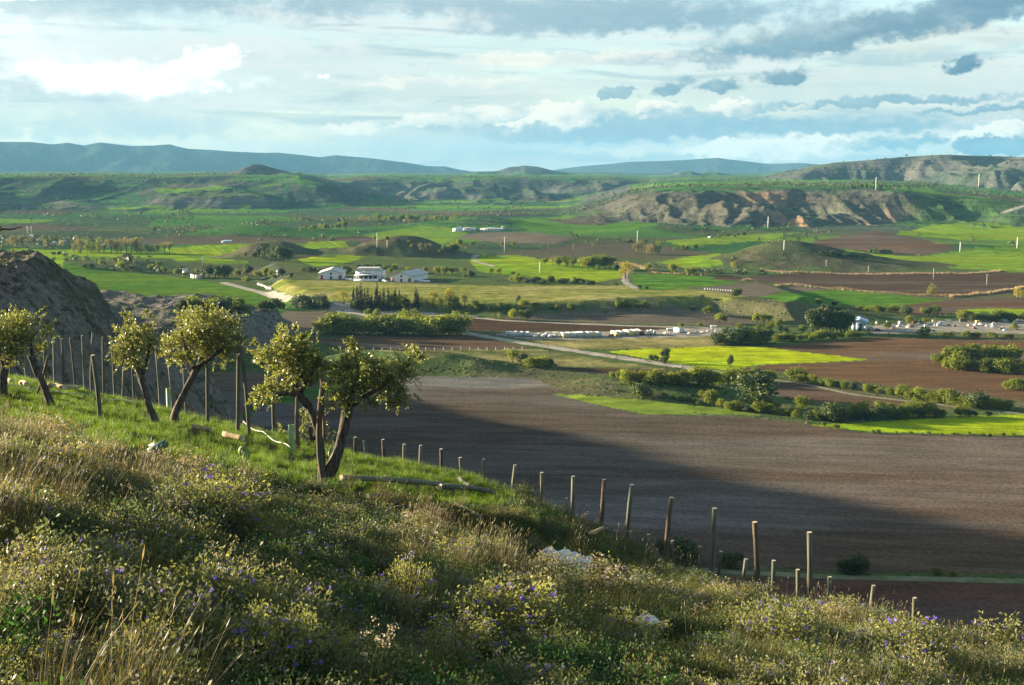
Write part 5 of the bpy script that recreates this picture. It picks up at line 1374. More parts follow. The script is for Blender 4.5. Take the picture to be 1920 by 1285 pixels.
# poles
def pole(u, vt, vb, label, white=True, arm=True, rpx=1.0, grp='utility poles'):
    x, y, z, k = at_px(u, vb); h = (vb - vt) * k
    e = empty('utility_pole', (x, y, z), R(20))
    r = max(0.18, rpx * k * 0.62)
    v, fl = tube([(0, 0, -0.5), (0, 0, h * 0.5), (0, 0, h)], [r * 1.15, r, r * 0.8], 8)
    add('mast', mesh_np('mast', v, fl, (CONC if white else GREYP,)), e)
    if arm:
        boxes('crossarm', [(-h * 0.12, h * 0.12, -r * 1.3, -r * 1.05, h * 0.93, h * 0.93 + max(0.15, r * 0.5))], GREYP, e)
        for q in (-0.1, 0, 0.1):
            v, fl = tube([(q * h, -r * 1.17, h * 0.93 + max(0.15, r * 0.5)), (q * h, -r * 1.17, h * 0.93 + max(0.15, r * 0.5) + h * 0.05)], [r * 0.3, r * 0.2], 6)
            add('insulator', mesh_np('insulator', v, fl, (WHITP,)), e)
    tag(e, label, 'pole', grp)
pole(1012, 492, 512, 'white pole in the bright green field, mid valley', rpx=1.4)
pole(946, 444, 472, 'tall thin pole with crossarm left of the sandy track')
pole(707, 437, 464, 'thin pole left of the bare dark knoll', arm=False)
pole(726, 450, 464, 'short pole on top of the bare dark knoll')
pole(1195, 433, 458, 'tall pole before the tan clump')
pole(1217, 493, 500, 'short white pole behind a round tree', arm=False, rpx=1.3)
pole(1470, 451, 469, 'thick white pole behind the dark knoll', arm=False, rpx=1.4)
pole(1800, 455, 473, 'thick white pole on the right green slope', arm=False, rpx=1.4)
pole(1907, 447, 466, 'thick white pole at the right edge', arm=False, rpx=1.5)
pole(1642, 334, 357, 'tall pale mast on the edge of the cliffs', rpx=1.1)
pole(1835, 328, 350, 'pale mast on the plateau at far right', rpx=1.3)
pole(1440, 407, 428, 'pale mast at the foot of the cliffs', arm=False, rpx=1.3)
pole(1549, 488, 500, 'short grey pole below the dark knoll', False)
pole(1628, 499, 511, 'grey pole at the near edge of the long green slope', False)
pole(1750, 505, 524, 'grey pole on the small mound in the brown field', False)
pole(1850, 516, 535, 'grey pole in the right part of the brown field', False)
pole(380, 482, 497, 'pole above the pine clump on the left', False)
for i, u in enumerate((52, 59)):
    x, y, z, k = at_px(u, 440); h = 15 * k; e = empty('lattice_pylon', (x, y, z))
    for sx in (-1, 1):
        v, fl = tube([(sx * h * 0.07, 0, -0.5), (sx * h * 0.025, 0, h)], [0.25, 0.2], 5); add('leg', mesh_np('leg', v, fl, (CONC,)), e)
    for q in (0.45, 0.65, 0.85):
        boxes('crossarm', [(-h * 0.14, h * 0.14, -0.15, 0.15, h * q, h * q + 0.3)], CONC, e)
    tag(e, ('left' if i == 0 else 'right') + ' pale lattice pylon of the far left pair', 'pylon', 'lattice pylons')
for i in range(18):
    u = 700 + i * 16.4; x, y, z, k = at_px(u, 658.5 - 0.1 * i); h = 6.2 * k
    v, fl = tube([(0, 0, -0.3), (0.02, 0, h * 0.6), (0.03, 0.01, h)], [0.10, 0.09, 0.08], 6)
    o = add('fence_post', mesh_np('fence_post', v, fl, (CONC,)), None, (x, y, z))
    tag(o, f'thin pale fence post, {nth(i)} from left along the rough field', 'post', 'fence posts of the rough field')
for i in range(14):
    u = 1322 + i * 4.9; x, y, z, k = at_px(u, 543.5 + 0.33 * i); w = 2.2 * k
    e = empty('field_block', (x, y, z)); boxes('block', [(-w / 2, w / 2, 0, w, -0.4, 2.4 * k)], WHITE, e); boxes('cap', [(-w / 2 - 0.06, w / 2 + 0.06, -0.06, w + 0.06, 2.4 * k + 0.002, 2.4 * k + 0.15)], STONEW, e)
    tag(e, f'small white block, {nth(i)} from left in the row on the meadow edge', 'block', 'row of white blocks')

# tan reeds along the ditches
L_REED = mat_leaf('dry_reed', (0.30, 0.225, 0.13), trans=0.3, tboost=(1.1, 1.0, 0.8))
def reeds(label, pix, h, n, spread):
    rng = np.random.default_rng(n)
    P = np.array([hit(u, v, 60.0) for u, v in pix]); t = rng.random(n) * (len(P) - 1); k = t.astype(int); fr = (t - k)[:, None]
    q = P[k] * (1 - fr) + P[k + 1] * fr; q[:, :2] += rng.standard_normal((n, 2)) * spread
    clump = 0.55 + 0.6 * vnoise(q[:, 0] / 9, q[:, 1] / 9, 5)
    hh = 0.72 * h * clump ** 1.6 * rng.uniform(0.5, 1.25, n)
    z = ground(q[:, 0], q[:, 1]); a = rng.random(n) * 6.283; w = 0.35
    b0 = np.stack([q[:, 0] - np.cos(a) * w, q[:, 1] - np.sin(a) * w, z - 0.1], 1); b1 = np.stack([q[:, 0] + np.cos(a) * w, q[:, 1] + np.sin(a) * w, z - 0.1], 1)
    tp = np.stack([q[:, 0] + rng.standard_normal(n) * 0.4, q[:, 1] + rng.standard_normal(n) * 0.4, z + hh], 1)
    v = np.stack([b0, b1, tp], 1).reshape(-1, 3)
    o = add('reeds', mesh_np('reeds', v, np.arange(3 * n).reshape(n, 3), (L_REED,), False, None, np.repeat(rng.uniform(0.7, 1.25, (n, 1)), 3, 0) * np.ones((1, 3))))
    tag(o, label, 'reeds', kind='stuff')
reeds('tan reed line above the green wedge field on the right', [(1395, 527), (1480, 534), (1560, 542), (1640, 549), (1720, 554), (1785, 557)], 2.0, 2600, 0.8)
reeds('tan reed line rising to the right edge', [(1785, 558), (1850, 551), (1890, 545), (1930, 539)], 2.2, 1500, 0.8)
reeds('tan reed line along the upper edge of the wide brown field', [(1425, 506), (1470, 512), (1560, 514), (1700, 515), (1800, 514), (1880, 509)], 1.8, 2200, 1.0)
reeds('tan reeds beside the sandy track', [(1140, 492), (1190, 497), (1230, 512), (1330, 517)], 1.8, 1200, 1.2)
print('built', round(time.time() - T0, 1))
# ------------------------------------------------------------------ foreground
L_TINT = mat_leaf('grass_blade', (1, 1, 1), trans=0.42, tboost=(1.15, 1.12, 0.75), rough=0.55, spec=0.3, objvar=0.22)
L_OLIVE = mat_leaf('olive_leaf', (0.155, 0.172, 0.054), trans=0.40, tboost=(1.5, 1.35, 0.5), rough=0.38, spec=0.55, objvar=0.0)
L_SHRUB = mat_leaf('shrub_leaf', (0.170, 0.176, 0.088), trans=0.40, tboost=(1.35, 1.25, 0.6), rough=0.6, spec=0.2, objvar=0.15)
PETAL = mat_leaf('violet_petal', (0.14, 0.10, 0.42), trans=0.35, tboost=(1.3, 1.0, 1.2), objvar=0.2)
PETALW = mat_leaf('white_petal', (0.42, 0.34, 0.34), trans=0.35, tboost=(1.1, 1.0, 0.9), objvar=0.15)
GORSE = mat_leaf('gorse_yellow', (0.62, 0.36, 0.02), trans=0.35, tboost=(1.1, 1.0, 0.6), objvar=0.1)
OLBARK = mat_bark('olive_bark', (0.13, 0.11, 0.088), (0.030, 0.025, 0.020), 26.0)
def mat_post(name, c0, c1, c2):
    m, nt = new_mat(name)
    p = nt.n('ShaderNodeTexCoord').outputs['Object']; x, y, z = nt.sep(p)[:3]
    oi = nt.n('ShaderNodeObjectInfo').outputs['Random']
    g = nt.noise(nt.comb(nt.math('MULTIPLY', x, 40), nt.math('MULTIPLY', y, 40), nt.math('ADD', nt.math('MULTIPLY', z, 1.6), nt.math('MULTIPLY', oi, 30))), 1.0, 5.0, 0.7)
    b = nt.noise(nt.comb(nt.math('MULTIPLY', x, 5), nt.math('MULTIPLY', y, 5), nt.math('ADD', nt.math('MULTIPLY', z, 1.2), nt.math('MULTIPLY', oi, 11))), 1.0, 4.0, 0.6)
    c = nt.mix(nt.ramp(g, 0.35, 0.65), c1, c0); c = nt.mix(nt.ramp(b, 0.45, 0.7), c, c2)
    c = nt.mix(1.0, c, nt.ramp(oi, 0.0, 1.0, 0.75, 1.2), 'MULTIPLY')
    finish(nt, c, 0.9, g, 0.6, 0.01, 0.15)
    return m
WOOD = mat_post('treated_wood', (0.150, 0.140, 0.098), (0.060, 0.058, 0.042), (0.085, 0.105, 0.085))
WOODB = mat_post('brown_wood', (0.135, 0.095, 0.060), (0.045, 0.032, 0.024), (0.080, 0.075, 0.058))
WOODL = mat_post('fresh_log', (0.42, 0.31, 0.17), (0.22, 0.15, 0.08), (0.30, 0.24, 0.16))
CUT = plain('sawn_end', (0.40, 0.33, 0.22), 0.9, 0.2, 20.0)
TUBE = plain('green_plastic_tube', (0.17, 0.26, 0.09), 0.5, 0.12, 4.0); TUBED = plain('dark_green_tube', (0.05, 0.11, 0.07), 0.5, 0.12, 4.0)
HOSE = plain('pale_hose', (0.40, 0.38, 0.32), 0.5, 0.1, 3.0); HOSEB = plain('black_hose', (0.02, 0.02, 0.02), 0.5, 0.1, 3.0)
LIME = plain('limestone', (0.50, 0.47, 0.42), 0.95, 0.28, 5.0); CACT = plain('cactus_green', (0.16, 0.22, 0.06), 0.6, 0.2, 6.0)

def round_log(p0, p1, r0, r1, rng, seg=9, rings=6, wob=0.02):
    p0, p1 = np.array(p0, float), np.array(p1, float)
    t = np.linspace(0, 1, rings)[:, None]
    path = p0 + (p1 - p0) * t
    bend = rng.standard_normal(3) * wob * np.linalg.norm(p1 - p0)
    path = path + np.sin(np.pi * t) * bend
    rad = [(r0 + (r1 - r0) * k / (rings - 1)) * (1 + 0.05 * rng.standard_normal(seg)) for k in range(rings)]
    return tube(path, rad, seg)
def log_mesh(name, p0, p1, r0, r1, rng, mat, cut=CUT, seg=9):
    v, fl = round_log(p0, p1, r0, r1, rng, seg)
    mi = np.concatenate([np.zeros(len(fl[0]), int), np.ones(len(fl[1]), int)])
    me = mesh_np(name, v, fl, (mat, cut), False, mi)
    sm = np.concatenate([np.ones(len(fl[0]), bool), np.zeros(len(fl[1]), bool)]); me.polygons.foreach_set('use_smooth', sm)
    return me
def on_plane(u, v, y):
    rx, ry, rz = ray(u, v); t = y / ry
    return np.array([float(rx * t), y, EYE + float(rz * t)])
def near_hit(u, v, back=0.6):
    x, y, z = hit(u, v, 3.0)
    if y > 46 or y > float(np.interp(x, [-80, -30, -17, -10, -4.6, -1, 1.5, 6, 30], [60, 50, 43, 38.5, 34.5, 32.5, 28.5, 23.5, 17])) + 0.5:
        for yy in np.arange(34, 8, -0.25):       # the sight line passes over the rim: stand just behind the crest
            xx = float(on_plane(u, v, yy)[0])
            if float(over_crest(xx, yy)) < -back: return xx, yy, float(ground(xx, yy))
    return x, y, z
def over_crest(x, y):
    return y - interp_pts(CREST, x)
prng = np.random.default_rng(4)
CLEAR = []     # spots kept free of scattered plants
def solve_post(ut, vt, H, lo, hi, ub=None):
    best = None
    for y in np.arange(lo, hi, 0.1):
        top = on_plane(ut, vt, y); bx = top[0] + ((ub - ut) / F * y * 1.0 if ub is not None else 0)
        g = float(ground(bx, y)); e = abs(top[2] - g - H)
        if best is None or e < best[0]: best = (e, y, top, np.array([bx, y, g]))
    return best
def post(ut, vt, ub, H, lo, hi, label, group, dia=0.11, mat=WOOD, deep=0.35):
    e, y, top, bot = solve_post(ut, vt, H, lo, hi, ub)
    ax = top - bot; L = np.linalg.norm(ax); axn = ax / L
    me = log_mesh('wooden_post', -axn * deep, ax, dia / 2 * 1.05, dia / 2 * 0.95, prng, mat)
    o = add('wooden_post', me, None, tuple(bot))
    tag(o, label, 'post', group)
    if not (0.5 < L < 3.4): print('post', label, 'h', round(L, 2), 'y', round(y, 1))
    return o
# row beyond the terrace, left
LEFT = [(19, 672, 20), (47, 690, 47), (82, 644, 82), (101, 636, 99), (116, 635, 116), (132, 634, 136), (154, 629, 152), (174, 625, 171), (193, 632, 190), (210, 640, 211), (232, 688, 225), (248, 688, 245), (292, 650, 293), (316, 680, 315), (344, 692, 343)]
for i, (u, v, ub) in enumerate(LEFT):
    post(u, v, ub, 2.3, 43.5, 56, f'thin grey post, {nth(i)} from left in the far row behind the left olives', 'far left row of posts', 0.085)
G2 = 'posts among the olive trees'
post(40, 634, 69, 1.95, 33, 43, 'thick grey post leaning left beside the leftmost olive', G2, 0.108)
post(90, 668, 60, 1.5, 34, 43, 'thin dark stake leaning right behind the leftmost olive', G2, 0.07, WOODB)
post(174, 666, 181, 2.2, 30, 38, 'blue grey post between the leftmost and second olive', G2, 0.108)
post(388, 650, 384, 2.3, 27, 36, 'tall grey post right of the largest left olive', G2, 0.108)
post(447, 664, 441, 2.3, 27, 37, 'tall grey post left of the twin trunk olive', G2, 0.108)
post(452, 648, 461, 2.2, 33, 44, 'thinner leaning post just behind the tall grey post', G2, 0.108)
post(515, 705, 515, 1.9, 32, 42, 'grey post under the low left branch of the twin olive', G2, 0.108)
post(560, 706, 559, 2.0, 31, 42, 'dark brown post left of the leaning olive trunk', G2, 0.105, WOODB)
post(601, 690, 602, 2.6, 31, 42, 'slim dark post behind the twin olive fork', G2, 0.10, WOODB)
post(606, 718, 609, 2.3, 24, 32, 'dark brown post standing in the fork of the twin olive', G2, 0.115, WOODB)
MID = [(666, 820, 665, 1), (682, 827, 686, 0), (718, 824, 721, 1), (758, 833, 758, 0), (789, 835, 789, 0), (827, 842, 829, 1), (863, 858, 865, 0), (907, 861, 907, 0), (966, 872, 966, 0), (1016, 886, 1009, 0)]
for i, (u, v, ub, br) in enumerate(MID):
    post(u, v, ub, 1.75 if i < 9 else 1.3, 32, 46, f'short weathered post, {nth(i)} from left on the terrace edge', 'posts along the terrace edge', 0.105, WOODB if br else WOOD)
RT = [(1075, 893, 1068, 1.7), (1133, 899, 1120, 2.1), (1185, 909, 1176, 2.1), (1259, 933, 1256, 2.1), (1340, 953, 1337, 2.2), (1415, 979, 1421, 2.2), (1518, 998, 1517, 2.2)]
for i, (u, v, ub, H) in enumerate(RT):
    post(u, v, ub, H, 24, 40, f'tall brown post, {nth(i)} from left in the row down the right slope', 'tall posts down the right slope', 0.112, WOODB if i % 2 else WOOD)
RS = [(1044, 978, 1044, .9), (1062, 934, 1070, 1.4), (1079, 978, 1079, .9), (1104, 984, 1104, 1.0), (1137, 990, 1137, 1.0), (1126, 1022, 1126, .7), (1182, 996, 1182, 1.0), (1216, 1002, 1216, 1.1), (1210, 1048, 1210, .7), (1261, 1014, 1261, 1.0), (1313, 1025, 1309, 1.2), (1312, 1066, 1314, .9), (1352, 1034, 1350, 1.1),
      (1399, 1048, 1398, 1.0), (1451, 1051, 1450, 1.1), (1496, 1068, 1496, 1.0), (1556, 1082, 1555, 1.1), (1638, 1098, 1637, 1.2), (1715, 1121, 1715, 1.2)]
for i, (u, v, ub, H) in enumerate(RS):
    post(u, v, ub, H, 22, 44, f'short thin post, {nth(i)} from left on the lower right slope', 'short posts on the right slope', 0.082, WOOD)

# logs and poles on the ground
def log_px(u0, v0, u1, v1, r, label, cat='log', mat=WOODL, lift=0.0, group=None, dmin=3.0, y=None, name='log'):
    if y is None:
        a = np.array(hit(u0, v0, dmin)); b = np.array(hit(u1, v1, dmin))
        if np.linalg.norm(a - b) > 9: b = on_plane(u1, v1, a[1])
    else: a, b = on_plane(u0, v0, y), on_plane(u1, v1, y)
    me = log_mesh(name, (0, 0, lift + r * 0.6), b - a + np.array([0, 0, lift + r * 0.6]), r, r * 0.9, prng, mat)
    return tag(add(name, me, None, tuple(a)), label, cat, group)
lg = [(14, 722, 23, 725), (41, 727, 50, 731), (91, 731, 104, 733), (105, 732, 121, 736), (125, 735, 144, 736), (145, 731, 160, 736), (164, 730, 181, 738), (181, 738, 197, 745), (200, 744, 231, 752), (234, 746, 254, 752), (256, 748, 272, 750), (286, 752, 302, 755)]
for i, (a, b, c, d) in enumerate(lg):
    log_px(a, b, c, d, 0.085, f'short sunlit log, {nth(i)} from left along the terrace rim', mat=WOODL if i < 10 else WOODB, group='logs along the terrace rim', lift=0.10)
log_px(359, 812, 396, 818, 0.075, 'sunlit short log fixed across the tall grey post', lift=0.12)
log_px(420, 825, 457, 834, 0.075, 'sunlit short log across the post left of the twin olive', lift=0.12)
log_px(446, 795, 476, 792, 0.07, 'dark short log behind the tall leaning posts', mat=WOODB, lift=0.15)
log_px(494, 803, 528, 811, 0.075, 'brown short log under the low olive branch', mat=WOODB, lift=0.12)
log_px(553, 816, 574, 820, 0.075, 'dark log stub right of the green tree tube', mat=WOODB, lift=0.12)
log_px(592, 826, 622, 840, 0.08, 'sunlit log behind the fork of the twin olive', lift=0.1)
log_px(640, 908, 845, 922, 0.062, 'long grey pole lying in the terrace grass', 'pole', WOOD, 0.10, name='pole')
log_px(826, 924, 928, 935, 0.062, 'pointed grey pole lying right of the long one', 'pole', WOOD, 0.10, name='pole')
log_px(822, 966, 1006, 960, 0.065, 'grey pole lying at the foot of the last terrace post', 'pole', WOOD, 0.10, name='pole')
log_px(850, 953, 907, 985, 0.035, 'thin pale stick crossing the lying pole', 'stick', WOODL, 0.08, name='stick')
log_px(860, 902, 886, 919, 0.06, 'short plank leaning at the terrace edge', 'plank', WOOD, 0.05, name='plank')
log_px(819, 912, 825, 926, 0.055, 'white sunlit log stub standing between the lying poles', 'log', WOODL, 0.05)
log_px(690, 948, 720, 945, 0.05, 'dark branch on the terrace brush pile', 'branch', WOODB, 0.15, name='branch')
log_px(1104, 1022, 1133, 1010, 0.045, 'pale slat leaning between short posts on the right', 'slat', WOODL, 0.2, name='slat')
log_px(1156, 1012, 1168, 1034, 0.04, 'dark stake leaning right of the pale slat', 'stake', WOODB, 0.15, name='stake')
log_px(1228, 1049, 1280, 1060, 0.06, 'grey log lying below the fourth tall post', 'log', WOOD, 0.1)
log_px(1390, 1104, 1440, 1112, 0.07, 'grey log lying behind the yellow bush', 'log', WOOD, 0.1)
# hoses
def hose(label, pix, r, mat):
    P = []
    for (u0, v0), (u1, v1) in zip(pix[:-1], pix[1:]):
        for t in np.linspace(0, 1, 6, endpoint=False): P.append(hit(u0 + (u1 - u0) * t, v0 + (v1 - v0) * t, 3.0))
    P.append(hit(*pix[-1], 3.0)); P = np.array(P)
    for _ in range(4): P[1:-1] = (P[:-2] + 2 * P[1:-1] + P[2:]) / 4
    P[:, 2] = ground(P[:, 0], P[:, 1]) + 0.20 + 0.04 * np.sin(np.arange(len(P)) * 0.9)
    o0 = P[0].copy(); v, fl = tube(P - o0, [r] * len(P), 6)
    tag(add('hose', mesh_np('hose', v, fl, (mat,), True), None, tuple(o0)), label, 'hose')
hose('pale irrigation hose running along the terrace past the olive trunks', [(14, 736), (55, 741), (112, 745), (190, 759), (240, 766), (310, 769), (345, 771), (385, 783), (440, 801), (475, 815), (505, 833), (545, 855)], 0.012, HOSE)
hose('black hose strung along the lower right slope', [(1180, 1054), (1240, 1068), (1310, 1084), (1400, 1104)], 0.025, HOSEB)
# tree guards
def guard(u, vt, vb, label, mat=TUBE):
    x, y, z = hit(u, vb, 3.0); top = on_plane(u, vt, y); h = top[2] - z
    seg = 10; a = np.linspace(0, 2 * np.pi, seg, endpoint=False); r = 0.075
    ring = lambda rr, zz: np.stack([np.cos(a) * rr, np.sin(a) * rr, np.full(seg, zz)], 1)
    v = np.concatenate([ring(r, -0.05), ring(r, h), ring(r * 0.88, h), ring(r * 0.88, h * 0.6)])
    ii = np.arange(4 * seg).reshape(4, seg)
    f = np.concatenate([np.stack([ii[k], np.roll(ii[k], -1), np.roll(ii[k + 1], -1), ii[k + 1]], 1) for k in range(3)])
    e = empty('tree_guard', (x, y, z))
    add('sleeve', mesh_np('sleeve', v, f, (mat,), False), e)
    v, fl = tube([(0.11, 0.02, -0.1), (0.11, 0.02, h + 0.25)], [0.014, 0.012], 6); add('stake', mesh_np('stake', v, fl, (WOODB,)), e)
    tag(e, label, 'tree guard', 'green tree guards')
guard(317, 728, 772, 'pale green tree guard between the two left olive trunks')
guard(547, 797, 850, 'green tree guard left of the brown post')
def lying_guard():
    a = np.array(hit(280, 856, 3.0)); b = on_plane(313, 838, a[1] + 0.25)
    e = empty('tree_guard', tuple(a)); d = b - a
    v, fl = tube([(0, 0, 0.08), d + np.array([0, 0, 0.08])], [0.08, 0.08], 10, True); add('sleeve', mesh_np('sleeve', v, fl, (TUBED,), True), e)
    tag(e, 'dark green tree guard lying tilted in the grass', 'tree guard', 'green tree guards')
lying_guard()
def cactus(u, v, hpx, label):
    x, y, z = hit(u, v, 3.0); k = math.hypot(y, EYE - z) / F; h = hpx * k
    e = empty('prickly_plant', (x, y, z)); rng = np.random.default_rng(int(u))
    for i in range(4):
        bm = bmesh.new(); bmesh.ops.create_icosphere(bm, subdivisions=2, radius=0.5)
        for vt in bm.verts: vt.co = Vector((vt.co.x * h * 0.62, vt.co.y * h * 0.16, vt.co.z * h * 0.8))
        bm.transform(Matrix.Translation((rng.uniform(-.18, .18) * h, rng.uniform(-.15, .15) * h, h * (0.3 + 0.16 * i))) @ Matrix.Rotation(rng.uniform(-0.9, 0.9), 4, 'Z') @ Matrix.Rotation(rng.uniform(-0.5, 0.5), 4, 'Y'))
        me = bpy.data.meshes.new('pad'); bm.to_mesh(me); bm.free(); me.materials.append(CACT)
        for p_ in me.polygons: p_.use_smooth = True
        add('pad', me, e)
    tag(e, label, 'plant', 'fleshy green plants')
cactus(458, 866, 26, 'pale green fleshy plant right of the second tall post')
cactus(620, 862, 20, 'pale green fleshy plant in the fork of the twin olive')
# rocks
def rock(u, v, wpx, label, seed, hk=0.75):
    x, y, z = near_hit(u, v, 0.0); k = math.hypot(y, EYE - z) / F; w = wpx * k * 1.15
    bm = bmesh.new(); bmesh.ops.create_icosphere(bm, subdivisions=3, radius=0.5)
    rng = np.random.default_rng(seed); pl = rng.standard_normal((9, 3)); pl /= np.linalg.norm(pl, axis=1, keepdims=True); cut = rng.uniform(0.28, 0.42, 9)
    for vt in bm.verts:
        c = np.array(vt.co)
        for n_, q in zip(pl, cut):
            d = c @ n_
            if d > q: c = c - n_ * (d - q)
        c = c * (1 + 0.10 * rng.standard_normal() * 0.4)
        vt.co = Vector((c[0] * w * 1.35, c[1] * w * 1.1, c[2] * w * 1.35 * hk))
    me = bpy.data.meshes.new('rock'); bm.to_mesh(me); bm.free(); me.materials.append(LIME)
    tag(add('rock', me, None, (x, y, z + w * 0.42 + 0.10)), label, 'rock', 'white limestone rocks'); CLEAR.append((x, y - 1.1, 0.75))
rk = [(1032, 1046, 22), (1044, 1052, 20), (1056, 1050, 24), (1066, 1058, 18), (1076, 1054, 22), (1088, 1060, 18), (1098, 1058, 20), (1108, 1064, 16), (1048, 1066, 22), (1070, 1072, 20), (1090, 1074, 16)]
for i, (u, v, w) in enumerate(sorted(rk)):
    rock(u, v + 14, w, f'white rock, {nth(i)} from left in the rock pile on the slope', 300 + i)
rock(1196, 1104, 20, 'single white rock right of the rock pile', 330); rock(1215, 1196, 34, 'flat pale rock half buried in the right grass', 331, 0.35)
rock(290, 852, 14, 'small pale stone by the fallen tree guard', 332, 0.5)
def gorse(u, v, wpx, label, seed):
    x, y, z = near_hit(u, v, 0.0); k = math.hypot(y, EYE - z) / F; rng = np.random.default_rng(seed); r = wpx * k / 2; z += 0.15
    e = empty('gorse_bush', (x, y, z)); cl = [(rng.uniform(-.5, .5) * r, rng.uniform(-.5, .5) * r, r * rng.uniform(0.6, 1.3), r * 0.55, r * 0.55, r * 0.55) for _ in range(7)]
    P, N, kk = crown_pts(rng, 900, cl, 0.5); q, f = leaf_quads(P, N, np.full(900, 0.035), np.full(900, 0.025), rng)
    add('flowers', mesh_np('flowers', q, f, (GORSE,), False, None, np.repeat(rng.uniform(0.7, 1.2, (900, 1)), 4, 0) * np.ones((1, 3))), e)
    v_, fl = merge([tube([(0, 0, -0.05), (c[0] * 0.6, c[1] * 0.6, c[2] * 0.6), c[:3]], [0.015, 0.01, 0.006], 5) for c in cl]); add('stems', mesh_np('stems', v_, fl, (OLBARK,)), e)
    tag(e, label, 'bush', 'yellow gorse bushes'); CLEAR.append((x, y - 0.7, 0.5))
gorse(1402, 1100, 32, 'bright orange yellow gorse bush beside the sixth tall post', 1); gorse(1372, 1098, 18, 'small yellow gorse sprig left of the gorse bush', 2); gorse(1452, 1106, 18, 'small yellow gorse sprig right of the gorse bush', 3)
print('fore objects', round(time.time() - T0, 1))

# ------------------------------------------------------------------ olive trees
def olive(name, base_px, trunks, limbs, clumps, label, seed, depth=0.9, y=None, r_bark=1.0, leafk=1.0):
    """trunks/limbs: photo pixel paths with pixel radii; clumps: (u, v, r). All stand at the depth of the foot, spread in depth"""
    rng = np.random.default_rng(seed)
    if y is None:
        x0, y0, z0 = hit(*base_px, 3.0)
    else:
        x0, y0 = on_plane(base_px[0], base_px[1], y)[:2]; z0 = float(ground(x0, y0))
    o = np.array([x0, y0, z0]); k = math.hypot(y0, EYE - z0) / F
    e = empty(name, (x0, y0, z0))
    parts = []
    tips = []
    for path in trunks:
        P = np.array([on_plane(u, v, y0) - o for u, v, r in path]); Rr = np.array([r * k for u, v, r in path])
        P[0, 2] = -0.15
        t = np.linspace(0, len(P) - 1, len(P) * 4); Pi = np.stack([np.interp(t, np.arange(len(P)), P[:, c]) for c in range(3)], 1); Ri = np.interp(t, np.arange(len(P)), Rr)
        for _ in range(3): Pi[1:-1] = (Pi[:-2] + 2 * Pi[1:-1] + Pi[2:]) / 4
        Pi[:, 1] += np.cumsum(rng.standard_normal(len(Pi))) * 0.015
        parts.append(tube(Pi, [ri * (1 + 0.16 * np.sin(np.arange(10) * 2.4 + i * 0.35) + 0.06 * rng.standard_normal(10)) for i, ri in enumerate(Ri)], 10))
    v, fl = merge(parts); add('trunk', mesh_np('trunk', v, fl, (OLBARK,), True), e)
    for path in limbs:
        P = np.array([on_plane(u, v, y0) - o for u, v, r in path]); Rr = np.array([r * k for u, v, r in path]); dy = rng.uniform(-1, 1) * depth * 0.7
        P[:, 1] += np.linspace(0, dy, len(P))
        t = np.linspace(0, len(P) - 1, len(P) * 3); Pi = np.stack([np.interp(t, np.arange(len(P)), P[:, c]) for c in range(3)], 1); Ri = np.interp(t, np.arange(len(P)), Rr)
        for _ in range(2): Pi[1:-1] = (Pi[:-2] + 2 * Pi[1:-1] + Pi[2:]) / 4
        Pi += rng.standard_normal(Pi.shape) * 0.008
        v, fl = tube(Pi, Ri, 7); add('limb', mesh_np('limb', v, fl, (OLBARK,), True), e)
    LP, LD, LN, Lt = [], [], [], []
    tw = []
    for (u, v, r) in clumps:
        c = on_plane(u, v, y0) - o; rr = r * k
        ymax = depth * 0.9
        c[1] += 0.6 * np.clip(rng.standard_normal() * depth * 0.55, -ymax, ymax)
        nt_ = max(8, int(0.082 * r * r * leafk))
        st = c + rng.standard_normal((nt_, 3)) * rr * 0.33
        dd = rng.standard_normal((nt_, 3)); dd /= np.linalg.norm(dd, axis=1, keepdims=True); dd += np.array([-0.05, 0, 0.55]); dd /= np.linalg.norm(dd, axis=1, keepdims=True)
        ln = rr * rng.uniform(0.55, 1.1, nt_)
        nl = 16
        tt = np.tile(np.linspace(0.12, 1.0, nl), nt_)
        S = np.repeat(st, nl, 0); Dd = np.repeat(dd, nl, 0); Ln = np.repeat(ln, nl)
        P = S + Dd * (Ln * tt)[:, None] + np.array([0, 0, -0.12]) * (Ln * tt * tt)[:, None]
        side = rng.standard_normal((len(P), 3)); side -= Dd * np.sum(side * Dd, 1, keepdims=True); side /= np.linalg.norm(side, axis=1, keepdims=True)
        ax = Dd * 0.75 + side * 0.75; ax /= np.linalg.norm(ax, axis=1, keepdims=True)
        nm = np.cross(ax, rng.standard_normal((len(P), 3))); nm /= np.linalg.norm(nm, axis=1, keepdims=True)
        LP.append(P); LD.append(ax); LN.append(nm); Lt.append(np.repeat(rng.uniform(0.8, 1.2, nt_), nl) * rng.uniform(0.65, 1.35, len(P)))
        w = rng.standard_normal((nt_, 3)); w -= dd * np.sum(w * dd, 1, keepdims=True); w /= np.linalg.norm(w, axis=1, keepdims=True); w *= 0.006
        en = st + dd * ln[:, None]
        tw.append(np.stack([st - w, st + w, en], 1).reshape(-1, 3))
    LP, LD, LN, Lt = map(np.concatenate, (LP, LD, LN, Lt)); n = len(LP)
    L = rng.uniform(0.040, 0.074, n)[:, None]; Wd = L * 0.24; side = np.cross(LN, LD)
    v = np.stack([LP, LP + LD * L * 0.5 + side * Wd, LP + LD * L, LP + LD * L * 0.5 - side * Wd], 1).reshape(-1, 3)
    c = np.repeat(Lt, 4)[:, None] * np.array([[1.0, 1.0, 1.0]]); sil = np.repeat(rng.random(n) < 0.28, 4); c[sil] *= np.array([1.25, 1.35, 2.0])
    add('crown', mesh_np('crown', v, np.arange(4 * n).reshape(n, 4), (L_OLIVE,), False, None, c), e)
    tw = np.concatenate(tw); tag(add('twigs', mesh_np('twigs', tw, np.arange(len(tw)).reshape(-1, 3), (OLBARK,)), e), kind='stuff')
